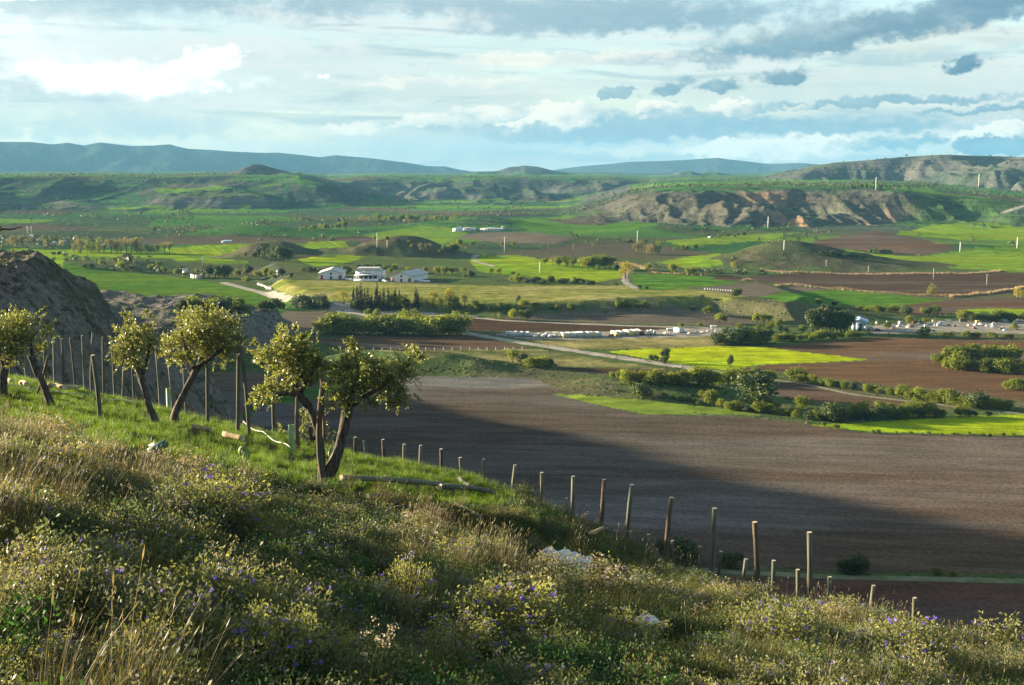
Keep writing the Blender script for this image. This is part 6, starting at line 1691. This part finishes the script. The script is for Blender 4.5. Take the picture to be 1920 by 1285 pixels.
    tag(e, label, 'olive tree', 'olive trees on the terrace')
    return e, n
tot = 0
_, n = olive('olive_tree', (610, 906), [[(600, 915, 12), (622, 880, 10.5), (637, 838, 9.5), (646, 800, 9), (652, 764, 9)], [(602, 912, 9), (604, 862, 7), (600, 818, 6.5), (590, 780, 6.5), (577, 755, 6.5), (560, 738, 6.5)]],
    [[(652, 768, 9), (655, 735, 6), (640, 700, 3)], [(654, 762, 7), (700, 738, 4), (745, 705, 2.5), (770, 680, 1.5)], [(654, 750, 6), (674, 695, 3.5), (665, 655, 1.5)], [(560, 740, 7), (545, 715, 5), (525, 690, 2.5)],
     [(562, 740, 6), (540, 738, 4.5), (510, 742, 3), (488, 747, 1.8)], [(562, 738, 6), (578, 708, 4), (600, 685, 2)], [(552, 722, 5), (556, 680, 3), (550, 640, 1.5)]],
    [(640, 735, 28), (630, 716, 18), (665, 662, 22), (660, 690, 32), (690, 715, 32), (650, 748, 22), (718, 733, 30), (752, 742, 24), (733, 710, 32), (765, 690, 30), (782, 674, 20), (708, 694, 26), (634, 690, 14), (672, 725, 32), (742, 752, 16), (700, 750, 18), (662, 645, 11), (690, 680, 14),
     (545, 642, 24), (530, 665, 32), (505, 670, 22), (565, 660, 32), (590, 680, 28), (604, 692, 16), (550, 698, 32), (522, 700, 28), (580, 710, 20), (488, 665, 14), (502, 733, 22), (483, 746, 17), (515, 743, 14), (534, 728, 16), (530, 622, 11), (570, 632, 13), (480, 645, 8), (594, 662, 15), (545, 620, 9)],
    'olive tree with twin trunks forking like a V on the terrace', 1, 0.8); tot += n
_, n = olive('olive_tree', (325, 796), [[(324, 800, 9), (329, 772, 7), (343, 742, 6.2), (358, 714, 5.8), (368, 690, 5.2)]], [[(368, 694, 6), (382, 660, 4), (402, 630, 2)], [(366, 694, 5), (350, 650, 3.5), (345, 620, 1.5)], [(368, 692, 5), (412, 660, 3), (435, 640, 1.5)]],
    [(345, 606, 22), (375, 602, 28), (400, 606, 28), (430, 616, 26), (450, 637, 18), (440, 655, 24), (410, 648, 36), (375, 643, 40), (342, 640, 32), (326, 640, 20), (324, 663, 20), (348, 673, 24), (385, 678, 18), (418, 676, 16), (375, 584, 11), (410, 588, 11), (440, 602, 13), (346, 590, 10), (453, 663, 13), (330, 682, 13), (395, 625, 30), (360, 620, 28), (425, 635, 26)],
    'largest left olive tree with dense round crown on the terrace', 2, 0.9); tot += n
_, n = olive('olive_tree', (292, 797), [[(296, 802, 9), (284, 772, 7), (276, 746, 6.2), (270, 720, 5.5), (259, 692, 5)]], [[(259, 694, 5), (246, 650, 3), (236, 620, 1.5)], [(264, 705, 5), (280, 662, 3), (285, 630, 1.5)]],
    [(240, 606, 14), (262, 620, 18), (275, 598, 11), (246, 594, 8), (282, 616, 13), (226, 630, 18), (246, 640, 32), (274, 650, 26), (291, 640, 13), (214, 655, 14), (236, 670, 24), (264, 674, 20), (250, 684, 16), (296, 660, 8), (238, 588, 6), (272, 588, 6), (258, 655, 26), (230, 650, 18)],
    'second olive tree from the left with upright thin crown', 3, 0.7, leafk=0.9); tot += n
_, n = olive('olive_tree', (60, 757), [[(4, 760, 9), (6, 722, 8), (10, 690, 7)], [(95, 764, 8), (82, 718, 6.5), (70, 692, 6), (60, 668, 5)]], [[(10, 695, 5), (15, 650, 3), (30, 620, 1.5)], [(62, 672, 4), (55, 640, 2.5), (70, 620, 1.2)], [(8, 695, 4), (-20, 660, 2)]],
    [(-20, 622, 36), (10, 616, 30), (40, 612, 28), (20, 650, 32), (-15, 660, 32), (50, 640, 26), (74, 630, 18), (84, 616, 11), (60, 660, 18), (30, 678, 18), (0, 594, 12), (45, 594, 12), (80, 648, 11), (-45, 640, 36), (10, 688, 12), (30, 630, 28)],
    'leftmost olive tree cut by the photo edge', 4, 0.9); tot += n
_, n = olive('olive_tree', (590, 858), [[(588, 862, 5), (586, 835, 4), (580, 800, 3)]], [[(584, 830, 3), (600, 805, 2), (612, 795, 1)]],
    [(575, 792, 18), (595, 800, 18), (610, 815, 18), (566, 810, 16), (620, 834, 14), (590, 834, 18), (562, 778, 12), (580, 772, 10), (608, 840, 14), (628, 850, 10)], 'small olive bush low behind the twin trunk olive', 5, 0.5, y=37.0, leafk=0.8); tot += n
_, n = olive('olive_tree', (515, 838), [[(516, 842, 3), (516, 826, 2.5), (515, 812, 2)]], [[(516, 826, 2), (528, 808, 1)]], [(510, 815, 11), (525, 802, 9), (540, 824, 11), (502, 826, 9), (530, 815, 10), (548, 838, 9)], 'tiny olive sapling left of the green tree guard', 6, 0.3, y=36.5, leafk=0.9); tot += n
_, n = olive('olive_tree', (-70, 940), [[(-70, 960, 12), (-76, 800, 9), (-64, 640, 8), (-72, 500, 6), (-60, 440, 5)]], [[(-62, 450, 4), (-30, 440, 3), (5, 432, 1.8), (32, 428, 0.8)]], [(-2, 432, 10), (5, 428, 7), (-80, 430, 60), (-60, 380, 40), (-110, 480, 60), (-50, 470, 26)], 'olive tree left of the frame with one twig showing', 8, 0.4, y=13.0, leafk=0.35); tot += n
print('olive leaves', tot, round(time.time() - T0, 1))

# ------------------------------------------------------------------ small plants
def blades(rng, n, h0, h1, spread, lean, width, cb, ct, bias=(0.16, 0.05), curve=0.5, heads=0.0, seg=3):
    r = spread * np.sqrt(rng.random(n)); a = rng.random(n) * 6.283
    base_ = np.stack([r * np.cos(a), r * np.sin(a), np.full(n, -0.03)], 1)
    h = rng.uniform(h0, h1, n)
    ld = np.stack([np.cos(a), np.sin(a)], 1) * (lean * rng.random(n))[:, None] + rng.standard_normal((n, 2)) * lean * 0.4 + np.array(bias)
    rows = []; wa = rng.random(n) * 3.1416; wv = np.stack([np.cos(wa), np.sin(wa), np.zeros(n)], 1)
    for s in range(seg + 1):
        t = s / seg
        p = base_.copy(); p[:, :2] += ld * (h * (t * (1 - curve) + curve * t * t))[:, None]; p[:, 2] += h * t * (1 - 0.12 * t * np.linalg.norm(ld, axis=1))
        w = width * (1 - 0.85 * t) * (0.8 + 0.4 * rng.random())
        rows += [p - wv * w / 2, p + wv * w / 2]
    V = np.stack(rows, 1); m = 2 * (seg + 1)
    f1 = np.array([[2 * s, 2 * s + 1, 2 * s + 3, 2 * s + 2] for s in range(seg)])
    f = (np.arange(n)[:, None, None] * m + f1[None]).reshape(-1, 4)
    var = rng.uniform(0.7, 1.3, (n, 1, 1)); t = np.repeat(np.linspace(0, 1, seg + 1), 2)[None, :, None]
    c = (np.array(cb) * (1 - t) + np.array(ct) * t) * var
    V, c = V.reshape(-1, 3), (c * np.ones((n, m, 3))).reshape(-1, 3)
    if heads > 0:
        k = np.nonzero(rng.random(n) < heads)[0]
        tip = rows[-1][k]; prev = rows[-3][k]; d = tip - prev; d /= np.linalg.norm(d, axis=1, keepdims=True)
        sv = np.cross(d, wv[k]); L = 0.075
        hv = np.stack([tip - d * L * 0.3, tip + wv[k] * 0.007 + d * L * 0.2, tip + d * L, tip - wv[k] * 0.007 + d * L * 0.2], 1).reshape(-1, 3)
        hf = np.arange(len(hv)).reshape(-1, 4) + len(V)
        V = np.concatenate([V, hv]); f = np.concatenate([f, hf]); c = np.concatenate([c, np.repeat(np.array([ct]) * 0.9, len(hv), 0)])
    return V, f, c
def herb(rng, n, rad, hgt, leaf, c0, c1, stems=26, flowers=None, nf=0, fsize=0.018, upright=0.5):
    """low shrublet: stems fanning out of one foot, leaves along them; returns (stem mesh data, leaf data, flower data)"""
    a = rng.random(stems) * 6.283; rr = rad * np.sqrt(rng.random(stems)); tip = np.stack([rr * np.cos(a), rr * np.sin(a), hgt * (0.62 + 0.42 * rng.random(stems)) * (1 - 0.45 * (rr / rad) ** 2)], 1)
    foot = tip * np.array([0.12, 0.12, 0]) + np.array([0, 0, -0.03])
    w = rng.standard_normal((stems, 3)) * 0.004
    sv = np.stack([foot - w, foot + w, tip], 1).reshape(-1, 3)
    k = rng.integers(0, stems, n); t = 0.35 + 0.65 * rng.random(n) ** 0.7
    P = foot[k] * (1 - t[:, None]) + tip[k] * t[:, None] + rng.standard_normal((n, 3)) * leaf * 1.1
    d = tip[k] - foot[k]; d /= np.linalg.norm(d, axis=1, keepdims=True)
    ax = d * upright + rng.standard_normal((n, 3)) * 0.6; ax /= np.linalg.norm(ax, axis=1, keepdims=True)
    nm = np.cross(ax, rng.standard_normal((n, 3))); nm /= np.linalg.norm(nm, axis=1, keepdims=True); sd_ = np.cross(nm, ax)
    L = leaf * rng.uniform(0.7, 1.4, n)[:, None]; W_ = L * 0.24
    v = np.stack([P, P + ax * L * 0.55 + sd_ * W_, P + ax * L, P + ax * L * 0.55 - sd_ * W_], 1).reshape(-1, 3)
    tt = np.repeat(t, 4)[:, None]; c = (np.array(c0) * (1 - tt) + np.array(c1) * tt) * np.repeat(rng.uniform(0.7, 1.3, (n, 1)), 4, 0)  # leaf colour darkened towards the foot, painting the shaded gaps between plants
    fv = None
    if nf:
        k = rng.integers(0, stems, nf); P = tip[k] * rng.uniform(0.75, 1.05, (nf, 1)) + rng.standard_normal((nf, 3)) * 0.02
        fp = []
        for j in range(3):
            nn_ = rng.standard_normal((nf, 3)); nn_[:, 2] += 0.6; nn_ /= np.linalg.norm(nn_, axis=1, keepdims=True)
            q, _ = leaf_quads(P + rng.standard_normal((nf, 3)) * fsize * 0.35, nn_, np.full(nf, fsize * 1.2), np.full(nf, fsize), rng); fp.append(q)
        fv = np.concatenate(fp)
    return sv, v, c, fv

class Kit:
    """a set of small plant meshes kept outside the scene for scattering"""
    def __init__(s, name):
        s.coll = bpy.data.collections.new(name); s.n = 0
    def put(s, name, me):
        o = bpy.data.objects.new(f'{name}_{s.n:02d}', me); s.coll.objects.link(o); s.n += 1
def scatter(name, label, cat, kit, P, rot, scl, pick):
    me = bpy.data.meshes.new(name); n = len(P)
    me.vertices.add(n); me.vertices.foreach_set('co', np.asarray(P, np.float32).ravel())
    a = me.attributes.new('rot', 'FLOAT_VECTOR', 'POINT'); a.data.foreach_set('vector', np.asarray(rot, np.float32).ravel())
    a = me.attributes.new('scl', 'FLOAT_VECTOR', 'POINT'); a.data.foreach_set('vector', np.asarray(scl, np.float32).ravel())
    a = me.attributes.new('pick', 'INT', 'POINT'); a.data.foreach_set('value', np.asarray(pick, np.int32))
    o = add(name, me)
    ng = bpy.data.node_groups.new(name + '_scatter', 'GeometryNodeTree')
    ng.interface.new_socket('Geometry', in_out='INPUT', socket_type='NodeSocketGeometry'); ng.interface.new_socket('Geometry', in_out='OUTPUT', socket_type='NodeSocketGeometry')
    N = ng.nodes; Lk = ng.links
    gi_, go_ = N.new('NodeGroupInput'), N.new('NodeGroupOutput')
    ci = N.new('GeometryNodeCollectionInfo'); ci.inputs[0].default_value = kit.coll; ci.inputs[1].default_value = True; ci.inputs[2].default_value = True
    ip = N.new('GeometryNodeInstanceOnPoints')
    def na(nm, t):
        q = N.new('GeometryNodeInputNamedAttribute'); q.data_type = t; q.inputs[0].default_value = nm; return q.outputs[0]
    er = N.new('FunctionNodeEulerToRotation')
    Lk.new(na('rot', 'FLOAT_VECTOR'), er.inputs[0]); Lk.new(er.outputs[0], ip.inputs['Rotation'])
    Lk.new(gi_.outputs[0], ip.inputs['Points']); Lk.new(ci.outputs[0], ip.inputs['Instance']); ip.inputs['Pick Instance'].default_value = True
    Lk.new(na('pick', 'INT'), ip.inputs['Instance Index']); Lk.new(na('scl', 'FLOAT_VECTOR'), ip.inputs['Scale'])
    Lk.new(ip.outputs[0], go_.inputs[0])
    md = o.modifiers.new('scatter', 'NODES'); md.node_group = ng
    tag(o, label, cat, kind='stuff')
    return o
def region_pts(n, dmin, dmax, seed, margin=1.5):
    """random points over the foreground wedge the photograph sees, a little wider"""
    rng = np.random.default_rng(seed)
    a = np.radians(rng.uniform(-26, 26, n)); d = np.sqrt(rng.uniform(dmin ** 2, dmax ** 2, n))
    x, y = d * np.sin(a), d * np.cos(a)
    return x, y, rng
def over_crest(x, y):
    return y - interp_pts(CREST, x)
def edge_dist(x, y):
    return y - np.interp(x, [-80, -30, -17, -10, -4.6, -1, 1.5, 6, 30], [60, 50, 43, 38.5, 34.5, 32.5, 28.5, 23.5, 17])
def ground_tilt(n, rng, amt):
    r = rng.standard_normal((n, 3)) * amt; r[:, 2] = rng.random(n) * 6.283
    return r
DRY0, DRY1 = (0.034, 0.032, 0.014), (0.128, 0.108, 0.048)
kit_dry, kit_gold, kit_green, kit_herb, kit_stalk = Kit('dry_grass_kit'), Kit('gold_grass_kit'), Kit('green_grass_kit'), Kit('herb_kit'), Kit('stalk_kit')
for i in range(5):
    rng = np.random.default_rng(500 + i)
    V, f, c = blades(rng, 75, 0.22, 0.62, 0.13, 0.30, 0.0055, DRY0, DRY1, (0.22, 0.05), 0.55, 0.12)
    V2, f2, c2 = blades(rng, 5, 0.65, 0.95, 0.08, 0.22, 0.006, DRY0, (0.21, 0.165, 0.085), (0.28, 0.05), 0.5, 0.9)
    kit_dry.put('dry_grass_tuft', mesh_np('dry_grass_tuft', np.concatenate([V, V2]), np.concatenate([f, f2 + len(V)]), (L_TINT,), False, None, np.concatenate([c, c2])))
for i in range(4):
    rng = np.random.default_rng(520 + i)
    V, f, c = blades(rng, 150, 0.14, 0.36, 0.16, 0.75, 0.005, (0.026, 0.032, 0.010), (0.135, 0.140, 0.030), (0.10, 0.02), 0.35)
    kit_gold.put('gold_grass_cushion', mesh_np('gold_grass_cushion', V, f, (L_TINT,), False, None, c))
for i in range(4):
    rng = np.random.default_rng(540 + i)
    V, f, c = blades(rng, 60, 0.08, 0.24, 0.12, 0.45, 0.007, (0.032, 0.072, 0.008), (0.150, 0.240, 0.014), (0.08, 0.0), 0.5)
    kit_green.put('green_grass_tuft', mesh_np('green_grass_tuft', V, f, (L_TINT,), False, None, c))
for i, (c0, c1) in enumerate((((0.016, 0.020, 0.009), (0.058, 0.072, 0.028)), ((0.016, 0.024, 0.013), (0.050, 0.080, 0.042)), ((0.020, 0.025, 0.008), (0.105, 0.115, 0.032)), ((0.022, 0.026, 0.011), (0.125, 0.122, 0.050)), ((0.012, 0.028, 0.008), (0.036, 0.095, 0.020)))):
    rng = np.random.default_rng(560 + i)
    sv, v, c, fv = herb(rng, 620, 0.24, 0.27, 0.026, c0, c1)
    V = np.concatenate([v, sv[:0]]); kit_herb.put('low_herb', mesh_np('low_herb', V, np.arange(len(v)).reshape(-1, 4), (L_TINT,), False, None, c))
for i in range(3):
    rng = np.random.default_rng(580 + i)
    V, f, c = blades(rng, 9, 0.30, 0.52, 0.10, 0.18, 0.006, (0.09, 0.09, 0.03), (0.20, 0.17, 0.08), (0.1, 0.0), 0.4)
    tips = V.reshape(9, 8, 3)[:, -1]
    fp = []
    for tpt in tips:
        m_ = 14; d = rng.standard_normal((m_, 3)); q = tpt + d * 0.016
        qv, _ = leaf_quads(q, d / np.linalg.norm(d, axis=1, keepdims=True), np.full(m_, 0.016), np.full(m_, 0.012), rng); fp.append(qv)
    fp = np.concatenate(fp)
    kit_stalk.put('pale_flower_stalks', mesh_np('pale_flower_stalks', np.concatenate([V, fp]), np.concatenate([f, np.arange(len(fp)).reshape(-1, 4) + len(V)]), (L_TINT,), False, None, np.concatenate([c, np.repeat([[0.34, 0.29, 0.24]], len(fp), 0) * np.repeat(rng.uniform(0.7, 1.2, (len(fp) // 4, 1)), 4, 0)])))

def slope_scatter(name, label, cat, kit, n, seed, densf, s0, s1, dmin=5.0, dmax=33.0, tilt=0.10, zoff=0.0):
    x, y, rng = region_pts(n, dmin, dmax, seed)
    keep = rng.random(n) < densf(x, y)
    for cx_, cy_, cr_ in CLEAR: keep &= (x - cx_) ** 2 + ((y - cy_) * 0.6) ** 2 > cr_ * cr_
    x, y = x[keep], y[keep]; m = len(x)
    P = np.stack([x, y, ground(x, y) + zoff], 1)
    s = rng.uniform(s0, s1, (m, 1)) * np.ones((1, 3)); s[:, 2] *= rng.uniform(0.85, 1.2, m)
    rot = rng.standard_normal((m, 3)) * tilt; rot[:, 2] = rng.uniform(-0.7, 0.7, m)     # keep the wind's lean
    scatter(name, label, cat, kit, P, rot, s, rng.integers(0, kit.n, m))
    print(name, m)
def on_slope(x, y): return sstep(1.6, -0.3, over_crest(x, y)) + sstep(-0.5, 2.5, x) * sstep(3.5, 1.0, edge_dist(x, y)) * (over_crest(x, y) > -0.3)
def zone(x, y, sc_, seed): return fbm(x / sc_, y / sc_, seed, 3)
def d_dry(x, y):
    left = sstep(2.5, -3.0, x + (y - 15) * 0.12); z_ = zone(x, y, 2.6, 301)
    return on_slope(x, y) * (0.35 + 0.65 * sstep(8, 13, np.hypot(x, y))) * (0.4 + 0.6 * sstep(-0.5, -3.0, over_crest(x, y))) * np.clip((0.25 + 0.75 * left) * sstep(-0.05, 0.32, z_ + 0.16 * left), 0, 1)
def d_gold(x, y):
    right = sstep(-4.0, 3.0, x); return on_slope(x, y) * np.clip((0.25 + 0.75 * right) * sstep(-0.15, 0.30, zone(x, y, 2.2, 302)), 0, 1)
def d_herb(x, y): return on_slope(x, y) * (0.25 + 0.75 * sstep(-0.1, 0.3, zone(x, y, 1.8, 303)))
def d_terr(x, y): return sstep(-0.8, 0.8, over_crest(x, y)) * sstep(3.0, -0.5, edge_dist(x, y)) * sstep(3.5, 1.5, x) * (0.45 + 0.55 * sstep(-0.35, 0.1, zone(x, y, 1.5, 304)))
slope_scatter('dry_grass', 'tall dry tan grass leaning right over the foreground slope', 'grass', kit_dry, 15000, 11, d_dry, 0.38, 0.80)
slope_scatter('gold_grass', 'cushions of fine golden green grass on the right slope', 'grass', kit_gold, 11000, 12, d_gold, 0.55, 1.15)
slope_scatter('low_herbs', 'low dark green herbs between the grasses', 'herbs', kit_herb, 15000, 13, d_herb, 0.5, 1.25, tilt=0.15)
slope_scatter('pale_flower_stalks', 'pale flower stalks scattered over the slope', 'flowers', kit_stalk, 260, 14, lambda x, y: on_slope(x, y) * sstep(0.0, 0.35, zone(x, y, 1.5, 305)), 0.7, 1.15)
slope_scatter('terrace_grass', 'bright green grass on the terrace under the olives', 'grass', kit_green, 26000, 15, d_terr, 0.42, 1.05, dmin=17, dmax=52)
slope_scatter('rim_grass', 'drier grass along the rim of the terrace', 'grass', kit_gold, 3500, 16, lambda x, y: sstep(-1.5, 0.0, edge_dist(x, y)) * sstep(6.0, 2.0, edge_dist(x, y)) * 0.7, 0.6, 1.0, dmin=18, dmax=60)

# flowering shrubs, one by one
SHRUB = []
for i in range(5):
    rng = np.random.default_rng(600 + i)
    if i < 3:   sv, v, c, fv = herb(rng, 3400, 0.38, 0.50, 0.028, (0.22, 0.24, 0.18), (1.2, 1.22, 0.95), 64, True, 38, 0.024)
    elif i == 3: sv, v, c, fv = herb(rng, 2400, 0.38, 0.34, 0.026, (0.22, 0.22, 0.2), (0.95, 0.9, 0.85), 90, True, 90, 0.018)
    else:       sv, v, c, fv = herb(rng, 2300, 0.38, 0.40, 0.022, (0.25, 0.32, 0.25), (0.62, 0.85, 0.6), 70, True, 20, 0.018)
    SHRUB.append((mesh_np('stems', sv, np.arange(len(sv)).reshape(-1, 3), (OLBARK,)), mesh_np('foliage', v, np.arange(len(v)).reshape(-1, 4), (L_SHRUB,), False, None, c),
                  mesh_np('flowers', fv, np.arange(len(fv)).reshape(-1, 4), (PETALW if i == 3 else PETAL,), False, None, np.ones((len(fv), 3)))))
kit_shrub = Kit('low_shrub_kit')
for i in range(4):
    rng = np.random.default_rng(640 + i)
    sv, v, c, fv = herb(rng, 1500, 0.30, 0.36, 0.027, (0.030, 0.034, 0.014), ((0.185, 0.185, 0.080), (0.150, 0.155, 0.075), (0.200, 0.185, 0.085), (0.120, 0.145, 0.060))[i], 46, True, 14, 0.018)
    kit_shrub.put('low_shrub', mesh_np('low_shrub', np.concatenate([v, fv]), np.arange(len(v) + len(fv)).reshape(-1, 4), (L_TINT,), False, None, np.concatenate([c, np.repeat([[0.17, 0.13, 0.42]], len(fv), 0)])))
slope_scatter('low_shrubs', 'countless small pale grey green shrublets covering the foreground slope', 'shrubs', kit_shrub, 2600, 17, lambda x, y: sstep(0.5, -0.8, over_crest(x, y)) * (0.12 + 0.88 * sstep(0.02, 0.28, zone(x, y, 2.0, 306))), 0.6, 1.35, tilt=0.12)
def shrub(u, v, wpx, kind, label, hk=1.0):
    x, y, z = near_hit(u, v); k = math.hypot(y, EYE - z) / F; s = wpx * k / 0.62
    e = empty('flowering_shrub', (x, y, z), random.Random(int(u * 7 + v)).uniform(0, 6.28)); e.scale = (s, s, s * hk)
    a, b, c = SHRUB[kind]
    [tag(add(nm_, me_, e), kind='stuff') for nm_, me_ in (('stems', a), ('foliage', b), ('flowers', c))]
    tag(e, label, 'shrub', 'flowering shrubs on the slope')
for (u, v, w, kd, lab, hk) in [
    (405, 1185, 185, 0, 'large yellow green shrub with violet flowers, lower left centre', 1.0), (262, 1262, 150, 1, 'low shrub full of violet flowers at the lower left', 0.85), (70, 1275, 140, 2, 'pale shrub in the lower left corner', 0.8),
    (520, 1268, 170, 2, 'upright pale shrub with pink flowers at the bottom edge', 1.05), (400, 1000, 190, 1, 'wide grey shrub with violet flowers in the middle of the left slope', 0.8), (90, 1110, 150, 0, 'pale shrub with violet flowers at the left edge, mid slope', 0.8),
    (310, 900, 150, 3, 'pinkish low shrub below the fallen tree guard', 0.7), (70, 835, 130, 3, 'pale flowering shrub at the left edge by the terrace', 0.8), (110, 905, 120, 0, 'small shrub with violet flowers in the tall dry grass', 0.9),
    (765, 1150, 95, 1, 'narrow upright pale shrub in the centre', 1.5), (700, 1150, 60, 2, 'single pale shrub sprig left of the upright shrub', 1.2), (955, 1205, 210, 0, 'broad yellow green shrub right of the centre', 0.75), (870, 1235, 140, 2, 'low shrub with violet flowers below the broad shrub', 0.8),
    (720, 1040, 200, 3, 'wide low patch of pinkish white flowers below the lying poles', 0.45), (1095, 1110, 190, 3, 'pinkish flowering shrub below the rock pile', 0.55), (1250, 1140, 130, 3, 'pinkish grey shrub below the fourth tall post', 0.6), (1180, 1215, 130, 1, 'pale shrub in the right centre of the slope', 0.7),
    (1455, 1225, 160, 0, 'grey shrub with violet flowers right of centre', 0.85), (1340, 1245, 120, 4, 'dark green low shrub at the lower right centre', 0.8), (1690, 1262, 180, 1, 'pale shrub with violet flowers at the lower right', 0.75), (1880, 1225, 150, 2, 'pale flowering shrub at the right edge', 0.9),
    (1600, 1240, 130, 4, 'dark cushion shrub left of the right pale shrub', 0.8), (560, 1080, 170, 4, 'dark green cushion shrub in the centre left', 0.7), (330, 1075, 150, 4, 'dark shrub above the large yellow green shrub', 0.7), (200, 1165, 140, 4, 'dark shrub between the left shrubs', 0.7),
    (620, 1190, 150, 4, 'dark green shrub below the centre', 0.7), (1050, 1270, 150, 4, 'dark shrub at the bottom edge right of centre', 0.8), (1790, 1215, 130, 3, 'pinkish shrub near the right edge', 0.7), (660, 1262, 130, 1, 'small violet flowered shrub at the bottom edge', 0.8), (830, 1075, 120, 2, 'small pale shrub above the upright one', 0.7), (1560, 1180, 130, 0, 'pale shrub below the last tall post', 0.6)]:
    shrub(u, v, w, kd, lab, hk)
# a pile of cut brush on the terrace
def brush():
    x, y, z = hit(745, 975, 3.0); rng = np.random.default_rng(8); n = 900
    a = rng.random(n) * 6.283; r = np.sqrt(rng.random(n)); P = np.stack([np.cos(a) * r * 1.15, np.sin(a) * r * 0.7, 0.32 * (1 - r ** 2) * rng.random(n)], 1)
    d = rng.standard_normal((n, 3)) * np.array([1, 1, 0.25]); d /= np.linalg.norm(d, axis=1, keepdims=True); L = rng.uniform(0.15, 0.5, n)[:, None]; w = rng.standard_normal((n, 3)) * 0.006
    v = np.stack([P - d * L / 2, P + w, P + d * L / 2, P - w], 1).reshape(-1, 3)
    tag(add('brush_pile', mesh_np('brush_pile', v, np.arange(4 * n).reshape(n, 4), (OLBARK,)), None, (x, y, z)), 'dark pile of cut brushwood on the terrace', 'brush pile')
brush()

# dark bushes dotting the shaded hillside and the banks: too many to count
def hill_scrub():
    rng = np.random.default_rng(21); n = 52000
    a = np.radians(rng.uniform(-25, 25, n)); d = np.exp(rng.uniform(np.log(52), np.log(620), n)); x, y = d * np.sin(a), d * np.cos(a)
    s = sdist(x, y, TOE); dn = fbm(x / 16, y / 16, 81, 3)
    keep = ((s > -2) & (dn > -0.05) & (rng.random(n) < 0.34))
    bank = (s < -2) & (fbm(x / 10, y / 10, 82, 3) > 0.16) & (rng.random(n) < 0.5)
    for pts in polys: bank &= ~inside(x, y, pts)
    keep |= bank & (d > 250)
    x, y, d, s = x[keep], y[keep], d[keep], s[keep]; m = len(x); z = ground(x, y)
    h = rng.uniform(0.25, 0.75, m) * np.where(s > 0, 1.0, 1.3); per = 16
    dirs = rng.standard_normal((m, per, 3)); dirs /= np.linalg.norm(dirs, axis=2, keepdims=True); dirs[..., 2] = np.abs(dirs[..., 2])
    P = np.stack([x, y, z - 0.05], 1)[:, None, :] + dirs * (0.55 + 0.5 * rng.random((m, per)))[..., None] * np.stack([h * 0.8, h * 0.8, h], 1)[:, None, :]
    N = dirs + rng.standard_normal((m, per, 3)) * 0.5; N /= np.linalg.norm(N, axis=2, keepdims=True); L = np.repeat(h[:, None] * 0.55, per, 1)
    v, f = leaf_quads(P.reshape(-1, 3), N.reshape(-1, 3), L.ravel(), L.ravel() * 0.6, rng)
    cc_ = np.where((rng.random(m) < 0.35)[:, None], [[1.7, 1.5, 1.5]], [[1.0, 1.0, 1.0]]) * rng.uniform(0.7, 1.3, (m, 1))
    tag(add('hillside_scrub', mesh_np('hillside_scrub', v, f, (mat_leaf('leaf_scrub', (0.055, 0.060, 0.028), trans=0.2, objvar=0.0),), False, None, np.repeat(cc_, per * 4, 0))), 'low dark scrub dotting the shaded hillside and banks', 'scrub', kind='stuff')
    print('hill scrub', m)
hill_scrub()
print('done', round(time.time() - T0, 1), 'objects', len(bpy.data.objects))
